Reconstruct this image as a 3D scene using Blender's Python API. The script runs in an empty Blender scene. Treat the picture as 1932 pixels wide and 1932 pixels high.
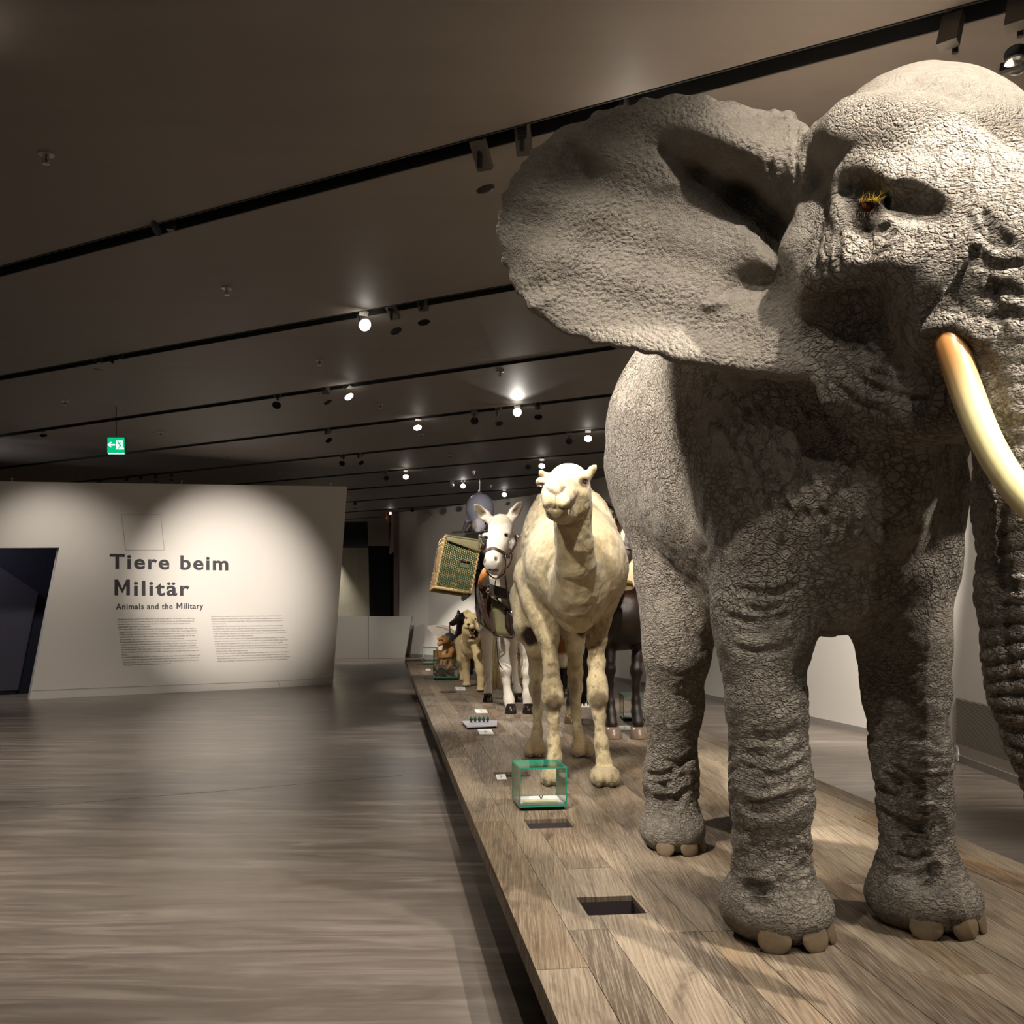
import bpy, bmesh, math, random, time
import numpy as np
from mathutils import Vector, Matrix
T0 = time.time()
sc = bpy.context.scene
COL = sc.collection
PI = math.pi

# ------------------------------------------------------------------ camera, world, exposure
ZC = 1.65          # eye height above the room floor
ZP = 0.35          # top of the wooden stage
ZK = 4.18          # ceiling
FPX = 1900.0
HOR = 1130.0
cam_d = bpy.data.cameras.new('camera')
cam = bpy.data.objects.new('camera', cam_d)
COL.objects.link(cam)
cam.location = (0, 0, ZC)
cam.rotation_euler = (PI / 2, 0, 0)
cam_d.sensor_width = 36
cam_d.lens = FPX / 1932 * 36
cam_d.shift_y = (HOR - 966) / 1932
cam_d.clip_start = 0.05
sc.camera = cam
world = bpy.data.worlds.new('world')
sc.world = world
world.use_nodes = True
world.node_tree.nodes['Background'].inputs['Color'].default_value = (1.0, 0.95, 0.9, 1)
world.node_tree.nodes['Background'].inputs['Strength'].default_value = 0.10
sc.view_settings.view_transform = 'Standard'
sc.view_settings.look = 'None'
sc.view_settings.gamma = 1
sc.view_settings.use_curve_mapping = False
sc.view_settings.exposure = 0.0

def V(x, y, Y):
    """photograph pixel + distance -> point of the room (metres)"""
    return np.array([(x - 966) / FPX * Y, Y, ZC - (y - HOR) / FPX * Y])
def onz(x, y, z):
    """photograph pixel -> point of the horizontal plane at height z"""
    return V(x, y, FPX * (ZC - z) / (y - HOR))
def G(x, y): return onz(x, y, ZP)
def F(x, y): return onz(x, y, 0.0)
def K(x, y): return onz(x, y, ZK)
def lin(h):
    h = h.lstrip('#'); o = []
    for i in (0, 2, 4):
        v = int(h[i:i + 2], 16) / 255
        o.append(v / 12.92 if v <= 0.04045 else ((v + 0.055) / 1.055) ** 2.4)
    return tuple(o)

# ------------------------------------------------------------------ scene helpers
WL = {}
def wl(o): return WL.get(o.name, np.zeros(3)) if o else np.zeros(3)
def tag(o, label=None, cat=None, group=None, kind=None):
    if label: o['label'] = label
    if cat: o['category'] = cat
    if group: o['group'] = group
    if kind: o['kind'] = kind
    return o
def link(o, parent, base):
    COL.objects.link(o)
    base = np.array(base, float)
    o.location = Vector(base - wl(parent))
    if parent: o.parent = parent
    WL[o.name] = base
    return o
def empty(name, base, label=None, cat=None, group=None, parent=None):
    o = bpy.data.objects.new(name, None)
    o.empty_display_size = 0.1
    link(o, parent, base)
    return tag(o, label, cat, group)
def mesh_data(name, verts, faces, mat, smooth=False):
    me = bpy.data.meshes.new(name)
    verts = np.asarray(verts, dtype=np.float32)
    if isinstance(faces, np.ndarray):
        nv, nf, k = len(verts), len(faces), faces.shape[1]
        me.vertices.add(nv); me.vertices.foreach_set('co', verts.ravel())
        me.loops.add(nf * k); me.loops.foreach_set('vertex_index', faces.astype(np.int32).ravel())
        me.polygons.add(nf)
        me.polygons.foreach_set('loop_start', np.arange(0, nf * k, k, dtype=np.int32))
        me.update(calc_edges=True)
    else:
        me.from_pydata([tuple(map(float, v)) for v in verts], [], [tuple(map(int, f)) for f in faces])
        me.update()
    if smooth:
        me.polygons.foreach_set('use_smooth', np.ones(len(me.polygons), dtype=bool))
    if mat: me.materials.append(mat)
    return me
def mesh_obj(name, verts, faces, mat, parent=None, base=None, smooth=False, cols=None):
    """verts in room coordinates"""
    verts = np.asarray(verts, dtype=np.float64)
    if base is None: base = wl(parent) if parent else np.array([verts[:, 0].mean(), verts[:, 1].mean(), verts[:, 2].min()])
    base = np.array(base, float)
    me = mesh_data(name, verts - base, faces, mat, smooth)
    if cols is not None:
        for nm, c in cols.items():
            a = me.color_attributes.new(nm, 'FLOAT_COLOR', 'POINT')
            c4 = np.ones((len(verts), 4), np.float32); c4[:, :3] = c
            a.data.foreach_set('color', c4.ravel())
    o = bpy.data.objects.new(name, me)
    return link(o, parent, base)
class MB:
    """collects simple shapes into one mesh"""
    def __init__(s): s.v = []; s.f = []
    def add(s, v, f):
        n = len(s.v); s.v += [np.array(p, float) for p in v]; s.f += [tuple(i + n for i in q) for q in f]; return s
    def box(s, c, size, R=None):
        h = np.array(size) / 2; c = np.array(c, float)
        v = [np.array((a * h[0], b * h[1], d * h[2])) for a in (-1, 1) for b in (-1, 1) for d in (-1, 1)]
        if R is not None: v = [R @ p for p in v]
        return s.add([c + p for p in v], [(0, 1, 3, 2), (4, 6, 7, 5), (0, 4, 5, 1), (2, 3, 7, 6), (0, 2, 6, 4), (1, 5, 7, 3)])
    def hexa(s, bot, top):
        """eight corners: bottom ring of n then top ring of n"""
        n = len(bot)
        f = [tuple(range(n))[::-1], tuple(range(n, 2 * n))] + [(i, (i + 1) % n, n + (i + 1) % n, n + i) for i in range(n)]
        return s.add(list(bot) + list(top), f)
    def tube(s, path, rad, n=8, up=None, flat=1.0, caps=True, closed=False):
        path = [np.array(p, float) for p in path]
        m = len(path)
        rad = [rad] * m if np.isscalar(rad) else list(rad)
        vs = []
        prev = None
        for i, p in enumerate(path):
            a = path[(i - 1) % m] if (closed or i > 0) else p
            b = path[(i + 1) % m] if (closed or i < m - 1) else p
            t = b - a; t = t / (np.linalg.norm(t) + 1e-12)
            if up is not None: u = np.array(up(i) if callable(up) else up, float)
            elif prev is not None: u = prev
            else: u = np.array((0, 0, 1.0)) if abs(t[2]) < 0.9 else np.array((1.0, 0, 0))
            u = u - t * u.dot(t); u /= (np.linalg.norm(u) + 1e-12); prev = u
            w = np.cross(t, u)
            for k in range(n):
                an = 2 * PI * k / n
                vs.append(p + rad[i] * (math.cos(an) * u * flat + math.sin(an) * w))
        f = []
        for i in range(m if closed else m - 1):
            j = (i + 1) % m
            for k in range(n):
                f.append((i * n + k, i * n + (k + 1) % n, j * n + (k + 1) % n, j * n + k))
        if caps and not closed:
            f.append(tuple(range(n))[::-1]); f.append(tuple((m - 1) * n + k for k in range(n)))
        return s.add(vs, f)
    def strap(s, path, normals, w, t):
        """flat band of width w and thickness t; normals give the outward direction at each point"""
        path = [np.array(p, float) for p in path]; m = len(path); vs = []
        for i, p in enumerate(path):
            a = path[max(i - 1, 0)]; b = path[min(i + 1, m - 1)]
            d = b - a; d /= (np.linalg.norm(d) + 1e-12)
            nn = np.array(normals[i] if not callable(normals) else normals(p), float); nn -= d * nn.dot(d); nn /= (np.linalg.norm(nn) + 1e-12)
            side = np.cross(d, nn)
            for sx, sy in ((-1, -1), (1, -1), (1, 1), (-1, 1)):
                vs.append(p + side * sx * w / 2 + nn * (sy * t / 2 + t / 2))
        f = [(0, 3, 2, 1), tuple((m - 1) * 4 + k for k in range(4))]
        for i in range(m - 1):
            for k in range(4):
                f.append((i * 4 + k, i * 4 + (k + 1) % 4, i * 4 + 4 + (k + 1) % 4, i * 4 + 4 + k))
        return s.add(vs, f)
    def ell(s, c, r, nu=14, nv=9, R=None):
        c = np.array(c, float); r = np.array(r, float) if not np.isscalar(r) else np.array((r, r, r)); vs = []; f = []
        P = lambda th, ph: np.array((r[0] * math.sin(th) * math.cos(ph), r[1] * math.sin(th) * math.sin(ph), r[2] * math.cos(th)))
        vs.append(P(0, 0))
        for i in range(1, nv):
            for k in range(nu): vs.append(P(PI * i / nv, 2 * PI * k / nu))
        vs.append(P(PI, 0))
        for k in range(nu): f.append((0, 1 + k, 1 + (k + 1) % nu))
        for i in range(nv - 2):
            for k in range(nu):
                a = 1 + i * nu; b = a + nu
                f.append((a + k, b + k, b + (k + 1) % nu, a + (k + 1) % nu))
        a = 1 + (nv - 2) * nu
        for k in range(nu): f.append((a + k, a + nu, a + (k + 1) % nu))
        if R is not None: vs = [R @ p for p in vs]
        return s.add([c + p for p in vs], f)
    def prism(s, poly, axis_vec):
        """polygon (3d points) pushed along a vector"""
        n = len(poly); poly = [np.array(p, float) for p in poly]; ax = np.array(axis_vec, float)
        return s.add(poly + [p + ax for p in poly], [tuple(range(n))[::-1], tuple(range(n, 2 * n))] + [(i, (i + 1) % n, n + (i + 1) % n, n + i) for i in range(n)])
    def build(s, name, mat, parent=None, base=None, smooth=False, bevel=0.0, local=False):
        v = np.array(s.v)
        if local:
            me = mesh_data(name, v, s.f, mat, smooth); o = bpy.data.objects.new(name, me)
            COL.objects.link(o); o.parent = parent; return o
        o = mesh_obj(name, v, s.f, mat, parent, base, smooth)
        bm = bmesh.new(); bm.from_mesh(o.data)
        bmesh.ops.recalc_face_normals(bm, faces=bm.faces)
        if bevel > 0:
            bmesh.ops.bevel(bm, geom=list(bm.edges), offset=bevel, segments=2, profile=0.7, affect='EDGES', clamp_overlap=True)
        bm.to_mesh(o.data); bm.free()
        if smooth: o.data.polygons.foreach_set('use_smooth', np.ones(len(o.data.polygons), dtype=bool))
        return o
def cr(pts, n=6):
    """smooth curve through points"""
    pts = [np.array(p, float) for p in pts]
    if len(pts) < 3: return [pts[0] + (pts[-1] - pts[0]) * i / n for i in range(n + 1)]
    P = [2 * pts[0] - pts[1]] + pts + [2 * pts[-1] - pts[-2]]; out = []
    for i in range(1, len(P) - 2):
        for k in range(n):
            t = k / n; a, b, c, d = P[i - 1], P[i], P[i + 1], P[i + 2]
            out.append(0.5 * ((2 * b) + (c - a) * t + (2 * a - 5 * b + 4 * c - d) * t * t + (3 * b - a - 3 * c + d) * t ** 3))
    out.append(pts[-1]); return out

# ------------------------------------------------------------------ materials
class NT:
    def __init__(s, name):
        s.m = bpy.data.materials.new(name); s.m.use_nodes = True
        s.t = s.m.node_tree; s.t.nodes.clear()
        s.out = s.n('ShaderNodeOutputMaterial'); s.b = s.n('ShaderNodeBsdfPrincipled')
        s.t.links.new(s.b.outputs[0], s.out.inputs[0])
        s.tc = s.n('ShaderNodeTexCoord')
    def n(s, typ, **kw):
        x = s.t.nodes.new(typ)
        for k, v in kw.items(): setattr(x, k, v)
        return x
    def put(s, sock, v):
        if hasattr(v, 'is_output') or hasattr(v, 'links'): s.t.links.new(v, sock)
        elif isinstance(v, (tuple, list)) and len(v) == 3 and sock.type == 'RGBA': sock.default_value = (*v, 1)
        else: sock.default_value = v
    def math(s, op, a, b=0.0, c=None, clamp=False):
        x = s.n('ShaderNodeMath', operation=op, use_clamp=clamp); s.put(x.inputs[0], a); s.put(x.inputs[1], b)
        if c is not None: s.put(x.inputs[2], c)
        return x.outputs[0]
    def mix(s, fac, a, b, blend='MIX'):
        x = s.n('ShaderNodeMix', data_type='RGBA', blend_type=blend); s.put(x.inputs[0], fac); s.put(x.inputs[6], a); s.put(x.inputs[7], b)
        return x.outputs[2]
    def mapping(s, scale=(1, 1, 1), rot=(0, 0, 0), src=None, loc=(0, 0, 0)):
        x = s.n('ShaderNodeMapping'); x.inputs['Scale'].default_value = scale; x.inputs['Rotation'].default_value = rot; x.inputs['Location'].default_value = loc
        s.t.links.new(src or s.tc.outputs['Object'], x.inputs[0]); return x.outputs[0]
    def noise(s, scale, detail=3, rough=0.55, vec=None, dist=0.0):
        x = s.n('ShaderNodeTexNoise'); x.inputs['Scale'].default_value = scale; x.inputs['Detail'].default_value = detail
        x.inputs['Roughness'].default_value = rough; x.inputs['Distortion'].default_value = dist
        s.t.links.new(vec or s.tc.outputs['Object'], x.inputs['Vector']); return x.outputs[0]
    def vor(s, scale, feature='DISTANCE_TO_EDGE', vec=None, rand=1.0):
        x = s.n('ShaderNodeTexVoronoi', feature=feature); x.inputs['Scale'].default_value = scale; x.inputs['Randomness'].default_value = rand
        s.t.links.new(vec or s.tc.outputs['Object'], x.inputs['Vector']); return x.outputs['Distance']
    def ramp(s, fac, stops, interp='LINEAR'):
        x = s.n('ShaderNodeValToRGB'); s.put(x.inputs[0], fac); cr_ = x.color_ramp; cr_.interpolation = interp
        while len(cr_.elements) < len(stops): cr_.elements.new(0.5)
        for e, (p, c) in zip(cr_.elements, stops):
            e.position = p; e.color = (*c, 1) if isinstance(c, tuple) else (c, c, c, 1)
        return x.outputs[0]
    def smooth(s, x_, a, b, lo=0.0, hi=1.0):
        x = s.n('ShaderNodeMapRange', interpolation_type='SMOOTHSTEP'); s.put(x.inputs[0], x_)
        x.inputs[1].default_value = a; x.inputs[2].default_value = b; x.inputs[3].default_value = lo; x.inputs[4].default_value = hi
        return x.outputs[0]
    def attr(s, name):
        x = s.n('ShaderNodeAttribute'); x.attribute_name = name; return x.outputs['Color']
    def sep(s, c):
        x = s.n('ShaderNodeSeparateColor'); s.t.links.new(c, x.inputs[0]); return x.outputs
    def bump(s, height, strength=0.4, dist=0.02, prev=None):
        x = s.n('ShaderNodeBump'); x.inputs['Strength'].default_value = strength; x.inputs['Distance'].default_value = dist
        s.put(x.inputs['Height'], height)
        if prev is not None: s.t.links.new(prev, x.inputs['Normal'])
        return x.outputs[0]
    def set(s, **kw):
        for k, v in kw.items(): s.put(s.b.inputs[k.replace('_', ' ')], v)
        return s
    def done(s, color=None, rough=0.6, normal=None, metal=0.0, spec=None):
        if color is not None: s.put(s.b.inputs['Base Color'], color)
        s.put(s.b.inputs['Roughness'], rough); s.put(s.b.inputs['Metallic'], metal)
        if spec is not None: s.put(s.b.inputs['Specular IOR Level'], spec)
        if normal is not None: s.t.links.new(normal, s.b.inputs['Normal'])
        return s.m
def simple(name, hexc, rough=0.6, metal=0.0, var=0.12, nscale=9.0, bump=0.0, spec=None, bscale=60):
    m = NT(name); c = lin(hexc)
    nz = m.noise(nscale, 4)
    col = m.mix(nz, tuple(x * (1 - var) for x in c), tuple(min(1, x * (1 + var)) for x in c))
    nrm = m.bump(m.noise(bscale, 3), bump, 0.01) if bump else None
    return m.done(col, rough, nrm, metal, spec)
def emit(name, col, strength):
    m = NT(name); m.put(m.b.inputs['Emission Color'], col); m.b.inputs['Emission Strength'].default_value = strength
    return m.done((0.0, 0.0, 0.0), 0.5)
M = {}
M['black'] = simple('black_metal', '#161515', 0.45, 0.0, 0.1)
M['blackmatte'] = simple('black_matte', '#0b0a0a', 0.9)
M['track'] = simple('track_black', '#090807', 0.7)
M['wood_frame'] = simple('dark_leather', '#2a1a11', 0.45, 0, 0.3, 30, 0.15)
M['leather'] = simple('brown_leather', '#3b2114', 0.42, 0, 0.3, 30, 0.15)
M['tan'] = simple('tan_leather', '#b9783c', 0.45, 0, 0.2, 25, 0.15)
M['cream_strap'] = simple('cream_webbing', '#e3cfae', 0.7, 0, 0.1, 40, 0.1)
M['chrome'] = simple('chrome', '#c9cccb', 0.18, 1.0, 0.05)
M['steel'] = simple('brushed_steel', '#a8a7a2', 0.4, 0.9, 0.06)
M['lampwhite'] = emit('lamp_glow', (1.0, 0.93, 0.82), 24.0)
M['lensdark'] = simple('dark_lens', '#2a2c2d', 0.12, 0.3)
M['grey_housing'] = simple('grey_housing', '#4b453e', 0.5)
M['card'] = simple('white_card', '#e8e4dc', 0.6, 0, 0.03)
M['white_paint'] = simple('white_lacquer', '#dad8d4', 0.4, 0, 0.03)
M['red_bulb'] = simple('red_glass_bulb', '#8c2412', 0.2)
# ------------------------------------------------------------------ room shell
def wall_mat(name, hexc, rough=0.75):
    m = NT(name); c = lin(hexc)
    nz = m.noise(0.7, 4, 0.6)
    col = m.mix(nz, tuple(x * 0.94 for x in c), tuple(min(1, x * 1.04) for x in c))
    return m.done(col, rough, m.bump(m.noise(140, 2), 0.05, 0.003))
M['wall'] = wall_mat('white_wall_paint', '#d8d2c9')
M['wallwarm'] = wall_mat('text_wall_paint', '#d9d2ca')
M['greypanel'] = wall_mat('grey_lacquer_panel', '#a09b93', 0.5)
M['navy'] = wall_mat('navy_paint', '#14162c', 0.7)
M['slate'] = wall_mat('slate_blue_paint', '#3d3a48', 0.7)
def floor_mat():
    m = NT('polished_screed'); t = m
    big = m.noise(0.35, 5, 0.6)
    streak = m.noise(1.0, 6, 0.65, m.mapping((0.45, 3.2, 1), (0, 0, 0.15)), 1.4)
    scr = m.noise(1.0, 5, 0.7, m.mapping((1.6, 15, 1), (0, 0, 0.22)), 2.0)
    col = m.mix(big, lin('#5e544c'), lin('#71665c'))
    col = m.mix(m.smooth(streak, 0.35, 0.75, 0, 0.55), col, lin('#8f857b'))
    col = m.mix(m.smooth(scr, 0.58, 0.8, 0, 0.3), col, lin('#a69b90'))
    s2 = m.noise(1.0, 6, 0.62, m.mapping((0.9, 6.5, 1), (0, 0, 0.12)), 1.0); s3 = m.noise(0.8, 3, 0.5)
    col = m.mix(m.math('MULTIPLY', m.smooth(s2, 0.42, 0.72, 0, 0.75), m.smooth(s3, 0.35, 0.65, 0.3, 1.0)), col, lin('#a89c90'))
    col = m.mix(m.smooth(s2, 0.25, 0.42, 0.45, 0), col, lin('#3c342f'))
    r = m.math('ADD', m.math('MULTIPLY', streak, 0.15), 0.23)
    nrm = m.bump(m.noise(3.0, 4, 0.6, m.mapping((0.6, 3, 1))), 0.06, 0.02)
    return m.done(col, r, nrm, 0.0, 0.45)
M['floor'] = floor_mat()
def ceil_mat():
    m = NT('grey_brown_ceiling')
    st = m.noise(1.0, 5, 0.6, m.mapping((0.6, 5, 1), (0, 0, -0.53)))
    col = m.mix(st, lin('#675f59'), lin('#736b64'))
    return m.done(col, 0.6, m.bump(st, 0.04, 0.02), 0.0, 0.3)
M['ceiling'] = ceil_mat()

def slab(name, poly, z0, z1, mat):
    mb = MB(); mb.hexa([(x, y, z0) for x, y in poly], [(x, y, z1) for x, y in poly])
    o = mb.build(name, mat, base=(0, 0, z0)); o['kind'] = 'structure'; return o
flo = slab('floor', [(-14, -3), (6.5, -3), (6.5, 40), (-14, 40)], -0.15, 0.0, M['floor'])
MB().strap([F(-500, 1570) * np.array((1, 1, 0)), F(760, 1463) * np.array((1, 1, 0))], [(0, 0, 1.0)] * 2, 0.010, 0.0006).build('joint', simple('joint_filler', '#4a423b', 0.6), flo)

# ceiling: boards between the open light slots
tracks_px = [((0, 512), (930, 277), (1850, 18)), ((0, 713), (970, 541)), ((0, 822), (1160, 655)), ((0, 883), (1155, 745)),
             ((167, 907), (1160, 807)), ((480, 911), (1168, 850)), ((665, 923), (1016, 895)), ((655, 947), (920, 926.5))]
def tline(px):
    a = K(*px[0])[:2]; b = K(*px[-1])[:2]
    m = (b[1] - a[1]) / (b[0] - a[0]); return m, a[1] - m * a[0]       # Y = m X + c
TR = [tline(p) for p in tracks_px]
TR.append((-0.72, 25.9)); TR.append((-0.74, 28.1))
TR0 = (TR[0][0], TR[0][1] - 2.6); TRM1 = (TR[0][0], TR[0][1] - 5.2)
SW = 0.155          # slot width
def tY(tr, X): return tr[0] * X + tr[1]
XL, XR = -14.0, 6.5
ceil_root = None
allt = [TRM1, TR0] + TR
hw = lambda tr: SW / 2 * math.sqrt(1 + tr[0] ** 2)
mbc = MB()
edges = [(None, -3.0)]
prev = (0.0, -3.0)
strips = []
for tr in allt:
    strips.append((prev, (tr[0], tr[1] - hw(tr)))); prev = (tr[0], tr[1] + hw(tr))
strips.append((prev, (0.0, 42.0)))
for lo, hi in strips:
    q = [(XL, lo[0] * XL + lo[1]), (XR, lo[0] * XR + lo[1]), (XR, hi[0] * XR + hi[1]), (XL, hi[0] * XL + hi[1])]
    q = [(x, min(max(y, -6.0), 44.0)) for x, y in q]
    mbc.hexa([(x, y, ZK) for x, y in q], [(x, y, ZK + 0.13) for x, y in q])
o = mbc.build('ceiling', M['ceiling'], base=(0, 0, ZK)); o['kind'] = 'structure'
mb = MB(); mb.box((-3.75, 19, ZK + 0.25), (20.5, 50, 0.1))
o = mb.build('trim_1', M['blackmatte'], base=(0, 19, ZK + 0.2)); o['kind'] = 'structure'

# right wall, bending away into the distance
RW = [(4.42, -3.0), (4.44, 5.5), (4.49, 8.83), (4.53, 10.6), (4.36, 12.15), (3.14, 16.95), (2.17, 20.2), (0.44, 24.65), (-2.35, 28.4), (-3.32, 29.4)]
def wallstrip(name, pts, z0, z1, mat, th=0.25, side=1):
    mb = MB(); pts = [np.array(p, float) for p in pts]
    offs = []
    for i in range(len(pts)):
        a = pts[max(i - 1, 0)]; b = pts[min(i + 1, len(pts) - 1)]; d = b - a; d /= np.linalg.norm(d)
        offs.append(pts[i] + side * th * np.array((d[1], -d[0])))
    for i in range(len(pts) - 1):
        q = [pts[i], pts[i + 1], offs[i + 1], offs[i]]
        mb.hexa([(*p, z0) for p in q], [(*p, z1) for p in q])
    o = mb.build(name, mat, base=(*pts[0], z0)); o['kind'] = 'structure'; return o
wallstrip('wall_right', RW, 0.0, ZK, M['wall'])
RWb = [np.array(p) for p in RW]
def off_in(pts, d):
    out = []
    for i in range(len(pts)):
        a = pts[max(i - 1, 0)]; b = pts[min(i + 1, len(pts) - 1)]; t = b - a; t = t / np.linalg.norm(t)
        out.append(pts[i] + d * np.array((-t[1], t[0])))
    return out
bb = off_in(RWb, 0.012)
wallstrip('baseboard_right', bb, 0.0, 0.075, simple('grey_baseboard', '#8d8780', 0.5), 0.012)
# raised panel standing in for the patch of light high on the far end of the right wall
def onwall(x, y, a, b, lift=0.0):
    a = np.array(a); b = np.array(b); d = b - a
    t = (x - 966) / FPX                         # X = t Y
    s = (t * a[1] - a[0]) / (d[0] - t * d[1])
    Y = a[1] + s * d[1]
    return V(x, y, Y)
fa, fb = RWb[7], RWb[8]
nf = np.array((-(fb - fa)[1], (fb - fa)[0], 0)); nf /= np.linalg.norm(nf)
poly = [onwall(x, y, fa, fb) for x, y in ((742, 963), (806, 966), (818, 974), (775, 1010), (738, 1046))]
MB().prism([p + nf * 0.005 for p in poly], nf * 0.06).build('wall_right_lit_patch', wall_mat('lit_patch_paint', '#cfc8bf'))['kind'] = 'structure'
# end pier of the right wall (brownish red edge) and back wall with black and concrete panels
mb = MB(); q = [F(731, 1237)[:2] * 1.0]
ex, ey = -3.36, 29.3
mb.box((ex - 0.02, ey + 0.15, ZK / 2), (0.13, 0.3, ZK)); o = mb.build('trim_2', simple('brown_pier_edge', '#6f5550', 0.6)); o['kind'] = 'structure'
YB = 33.0
mb = MB(); mb.box((-5, YB + 0.35, ZK / 2), (26, 0.3, ZK)); o = mb.build('wall_back', M['blackmatte']); o['kind'] = 'structure'
bw = o
def conc_mat():
    m = NT('board_marked_concrete')
    st = m.noise(1.0, 5, 0.6, m.mapping((7, 1, 0.5)))
    nz = m.noise(1.4, 4)
    col = m.mix(st, lin('#a29c86'), lin('#c4bea8')); col = m.mix(m.smooth(nz, 0.4, 0.8, 0, 0.4), col, lin('#8b866f'))
    seam = m.n('ShaderNodeTexBrick'); seam.inputs['Scale'].default_value = 1.0
    return m.done(col, 0.6, m.bump(st, 0.1, 0.01))
M['concrete'] = conc_mat()
def gloss_black():
    m = NT('glossy_black_panel'); nz = m.noise(60, 2)
    return m.done(m.mix(nz, lin('#11110f'), lin('#1b1b18')), 0.28, m.bump(nz, 0.05, 0.003))
M['glossblack'] = gloss_black()
def backpanel(name, px, mat, d=0.12):
    pts = [V(x, y, YB) for x, y in px]
    return MB().prism(pts, (0, d, 0)).build(name, mat, bw)
backpanel('panel', [(648, 962), (693, 962), (694, 1031), (646, 1033)], M['glossblack'])
backpanel('panel', [(693, 962), (734, 963), (734, 1030), (695, 1030)], M['concrete'])
backpanel('panel', [(600, 1034), (695, 1033), (698, 1200), (600, 1200)], M['concrete'])
backpanel('panel', [(696, 1032), (736, 1032), (737, 1200), (698, 1200)], simple('matt_black_panel', '#030303', 0.8))
# seams on the big concrete panels: thin recessed-looking battens
# grey parapet
pa = F(628, 1243); pb = F(764, 1240); Yp = 27.9
mb = MB()
pz = lambda x, y: V(x, y, Yp)
par = empty('parapet', (pz(690, 1240)[0], Yp, 0), 'low grey panelled parapet with slanted right end across the passage', 'parapet')
gap = 0.012
def parp(px): return MB().prism([pz(x, y) for x, y in px], (0, 0.25, 0)).build('panel', M['greypanel'], par, bevel=0.006)
xl = 966 + (-5.6) / Yp * FPX
parp([(xl, 1163), (694.2, 1163), (694.2, 1242.3), (xl, 1242.3)])
parp([(695.2, 1163), (777, 1163), (763, 1242.3), (695.2, 1242.3)])
# text wall on the left
TA = F(55, 1320)[:2]; TB = F(628, 1292)[:2]
def TW(x, y): return onwall(x, y, TA, TB)
tdir = np.array((*(TB - TA), 0)); tdir /= np.linalg.norm(tdir)
tn = np.array((tdir[1], -tdir[0], 0))            # towards the camera
LX = -560
edge_l = TW(-330, 908)
zt = lambda p, z: np.array((p[0], p[1], z))
pl = [TW(55, 1320), TW(628, 1292), TW(655, 918), TW(0, 908), TW(-420, 901.5), zt(TW(-420, 1000), 0.0), zt(TW(-300, 1000), 0.0), TW(-300, 1036), TW(112, 1033)]
for i in (0, 1, 5, 6): pl[i] = zt(pl[i], 0.0)
o = MB().prism(pl, -tn * 0.22).build('wall_left', M['wallwarm'], base=(*TA, 0)); o['kind'] = 'structure'
wallL = o
mw = simple('hairline_grey', '#a39b92', 0.7)
def wline(x0, y0, x1, y1, w=0.008):
    a = TW(x0, y0) + tn * 0.001; b = TW(x1, y1) + tn * 0.001
    MB().strap([a, b], [tn, tn], w, 0.003).build('seam_line', mw, wallL)
for q in ((229, 971, 237, 1038), (229, 971, 303, 971), (303, 971, 310, 1038), (237, 1038, 310, 1038), (60, 1303, 525, 1285), (525, 1283, 528, 1297), (528, 1285, 629, 1279)): wline(*q)
# inner navy room behind the opening
def back(p, d): return p - tn * d
ib0 = back(TW(-420, 1200), 1.2); ib1 = back(TW(230, 1200), 1.2)
mb = MB(); q = [ib0[:2], ib1[:2], (ib1 - tn * 0.2)[:2], (ib0 - tn * 0.2)[:2]]
mb.hexa([(*p, 0) for p in q], [(*p, 3.6) for p in q]); o = mb.build('wall_left_inner', M['navy']); o['kind'] = 'structure'
a1 = back(TW(0, 1130), 1.2)[:2]; a2 = back(TW(200, 1130), 1.2)[:2]
def TWb(x, y): return onwall(x, y, ib0[:2], ib1[:2])
pl = [TWb(-200, 960), TWb(-60, 1030), TWb(70, 1118), TWb(33, 1301), TWb(-200, 1312)]
MB().prism([p + tn * 0.02 for p in pl], tn * 0.1).build('wall_left_inner_facet', M['slate'])['kind'] = 'structure'
pl = [TWb(-60, 1180), TWb(26, 1180), TWb(3, 1303), TWb(-60, 1306)]
# left side wall and rear of the hall (out of frame, closes the room)
mb = MB(); mb.box((-13.9, 18, ZK / 2), (0.2, 44, ZK)); o = mb.build('wall_side', M['wall']); o['kind'] = 'structure'

# ventilation grille and socket on the right wall
ga, gb = RWb[2], RWb[3]
def gw(x, y): return onwall(x, y, ga, gb)
gd = np.array((*(gb - ga), 0)); gd /= np.linalg.norm(gd); gn = np.array((-gd[1], gd[0], 0.0))
p_tl, p_bl = gw(1806, 1317), gw(1805, 1402)
zt_, zb_ = p_tl[2], p_bl[2]
s0 = p_tl - np.array((0, 0, p_tl[2])); s1 = s0 - gd * 2.0
gr = empty('vent_grille', s0 * 0.5 + s1 * 0.5 + np.array((0, 0, zb_)), 'grey slatted ventilation grille set low in the white wall', 'grille')
gm = simple('grille_metal', '#a39d92', 0.45, 0.3)
mb = MB(); up = np.array((0, 0, 1.0))
mb.prism([s0 + up * zb_ + gn * 0.002, s1 + up * zb_ + gn * 0.002, s1 + up * zt_ + gn * 0.002, s0 + up * zt_ + gn * 0.002], gn * 0.006)
mb.build('backing', simple('grille_shadow', '#2a2723', 0.8), gr)
ns = 34
for i in range(ns):
    z = zb_ + (i + 0.5) * (zt_ - zb_) / ns; h = (zt_ - zb_) / ns * 0.55
    q = [s0 + up * (z - h / 2) + gn * 0.008, s1 + up * (z - h / 2) + gn * 0.008, s1 + up * (z + h / 2) + gn * 0.008, s0 + up * (z + h / 2) + gn * 0.008]
    MB().prism(q, gn * 0.012).build('slat', gm, gr)
c = gw(1807, 1419)
so = empty('wall_socket', c, 'small white double socket below the grille corner', 'socket')
mb = MB(); Rg = np.column_stack((gd, gn, up))
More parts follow.
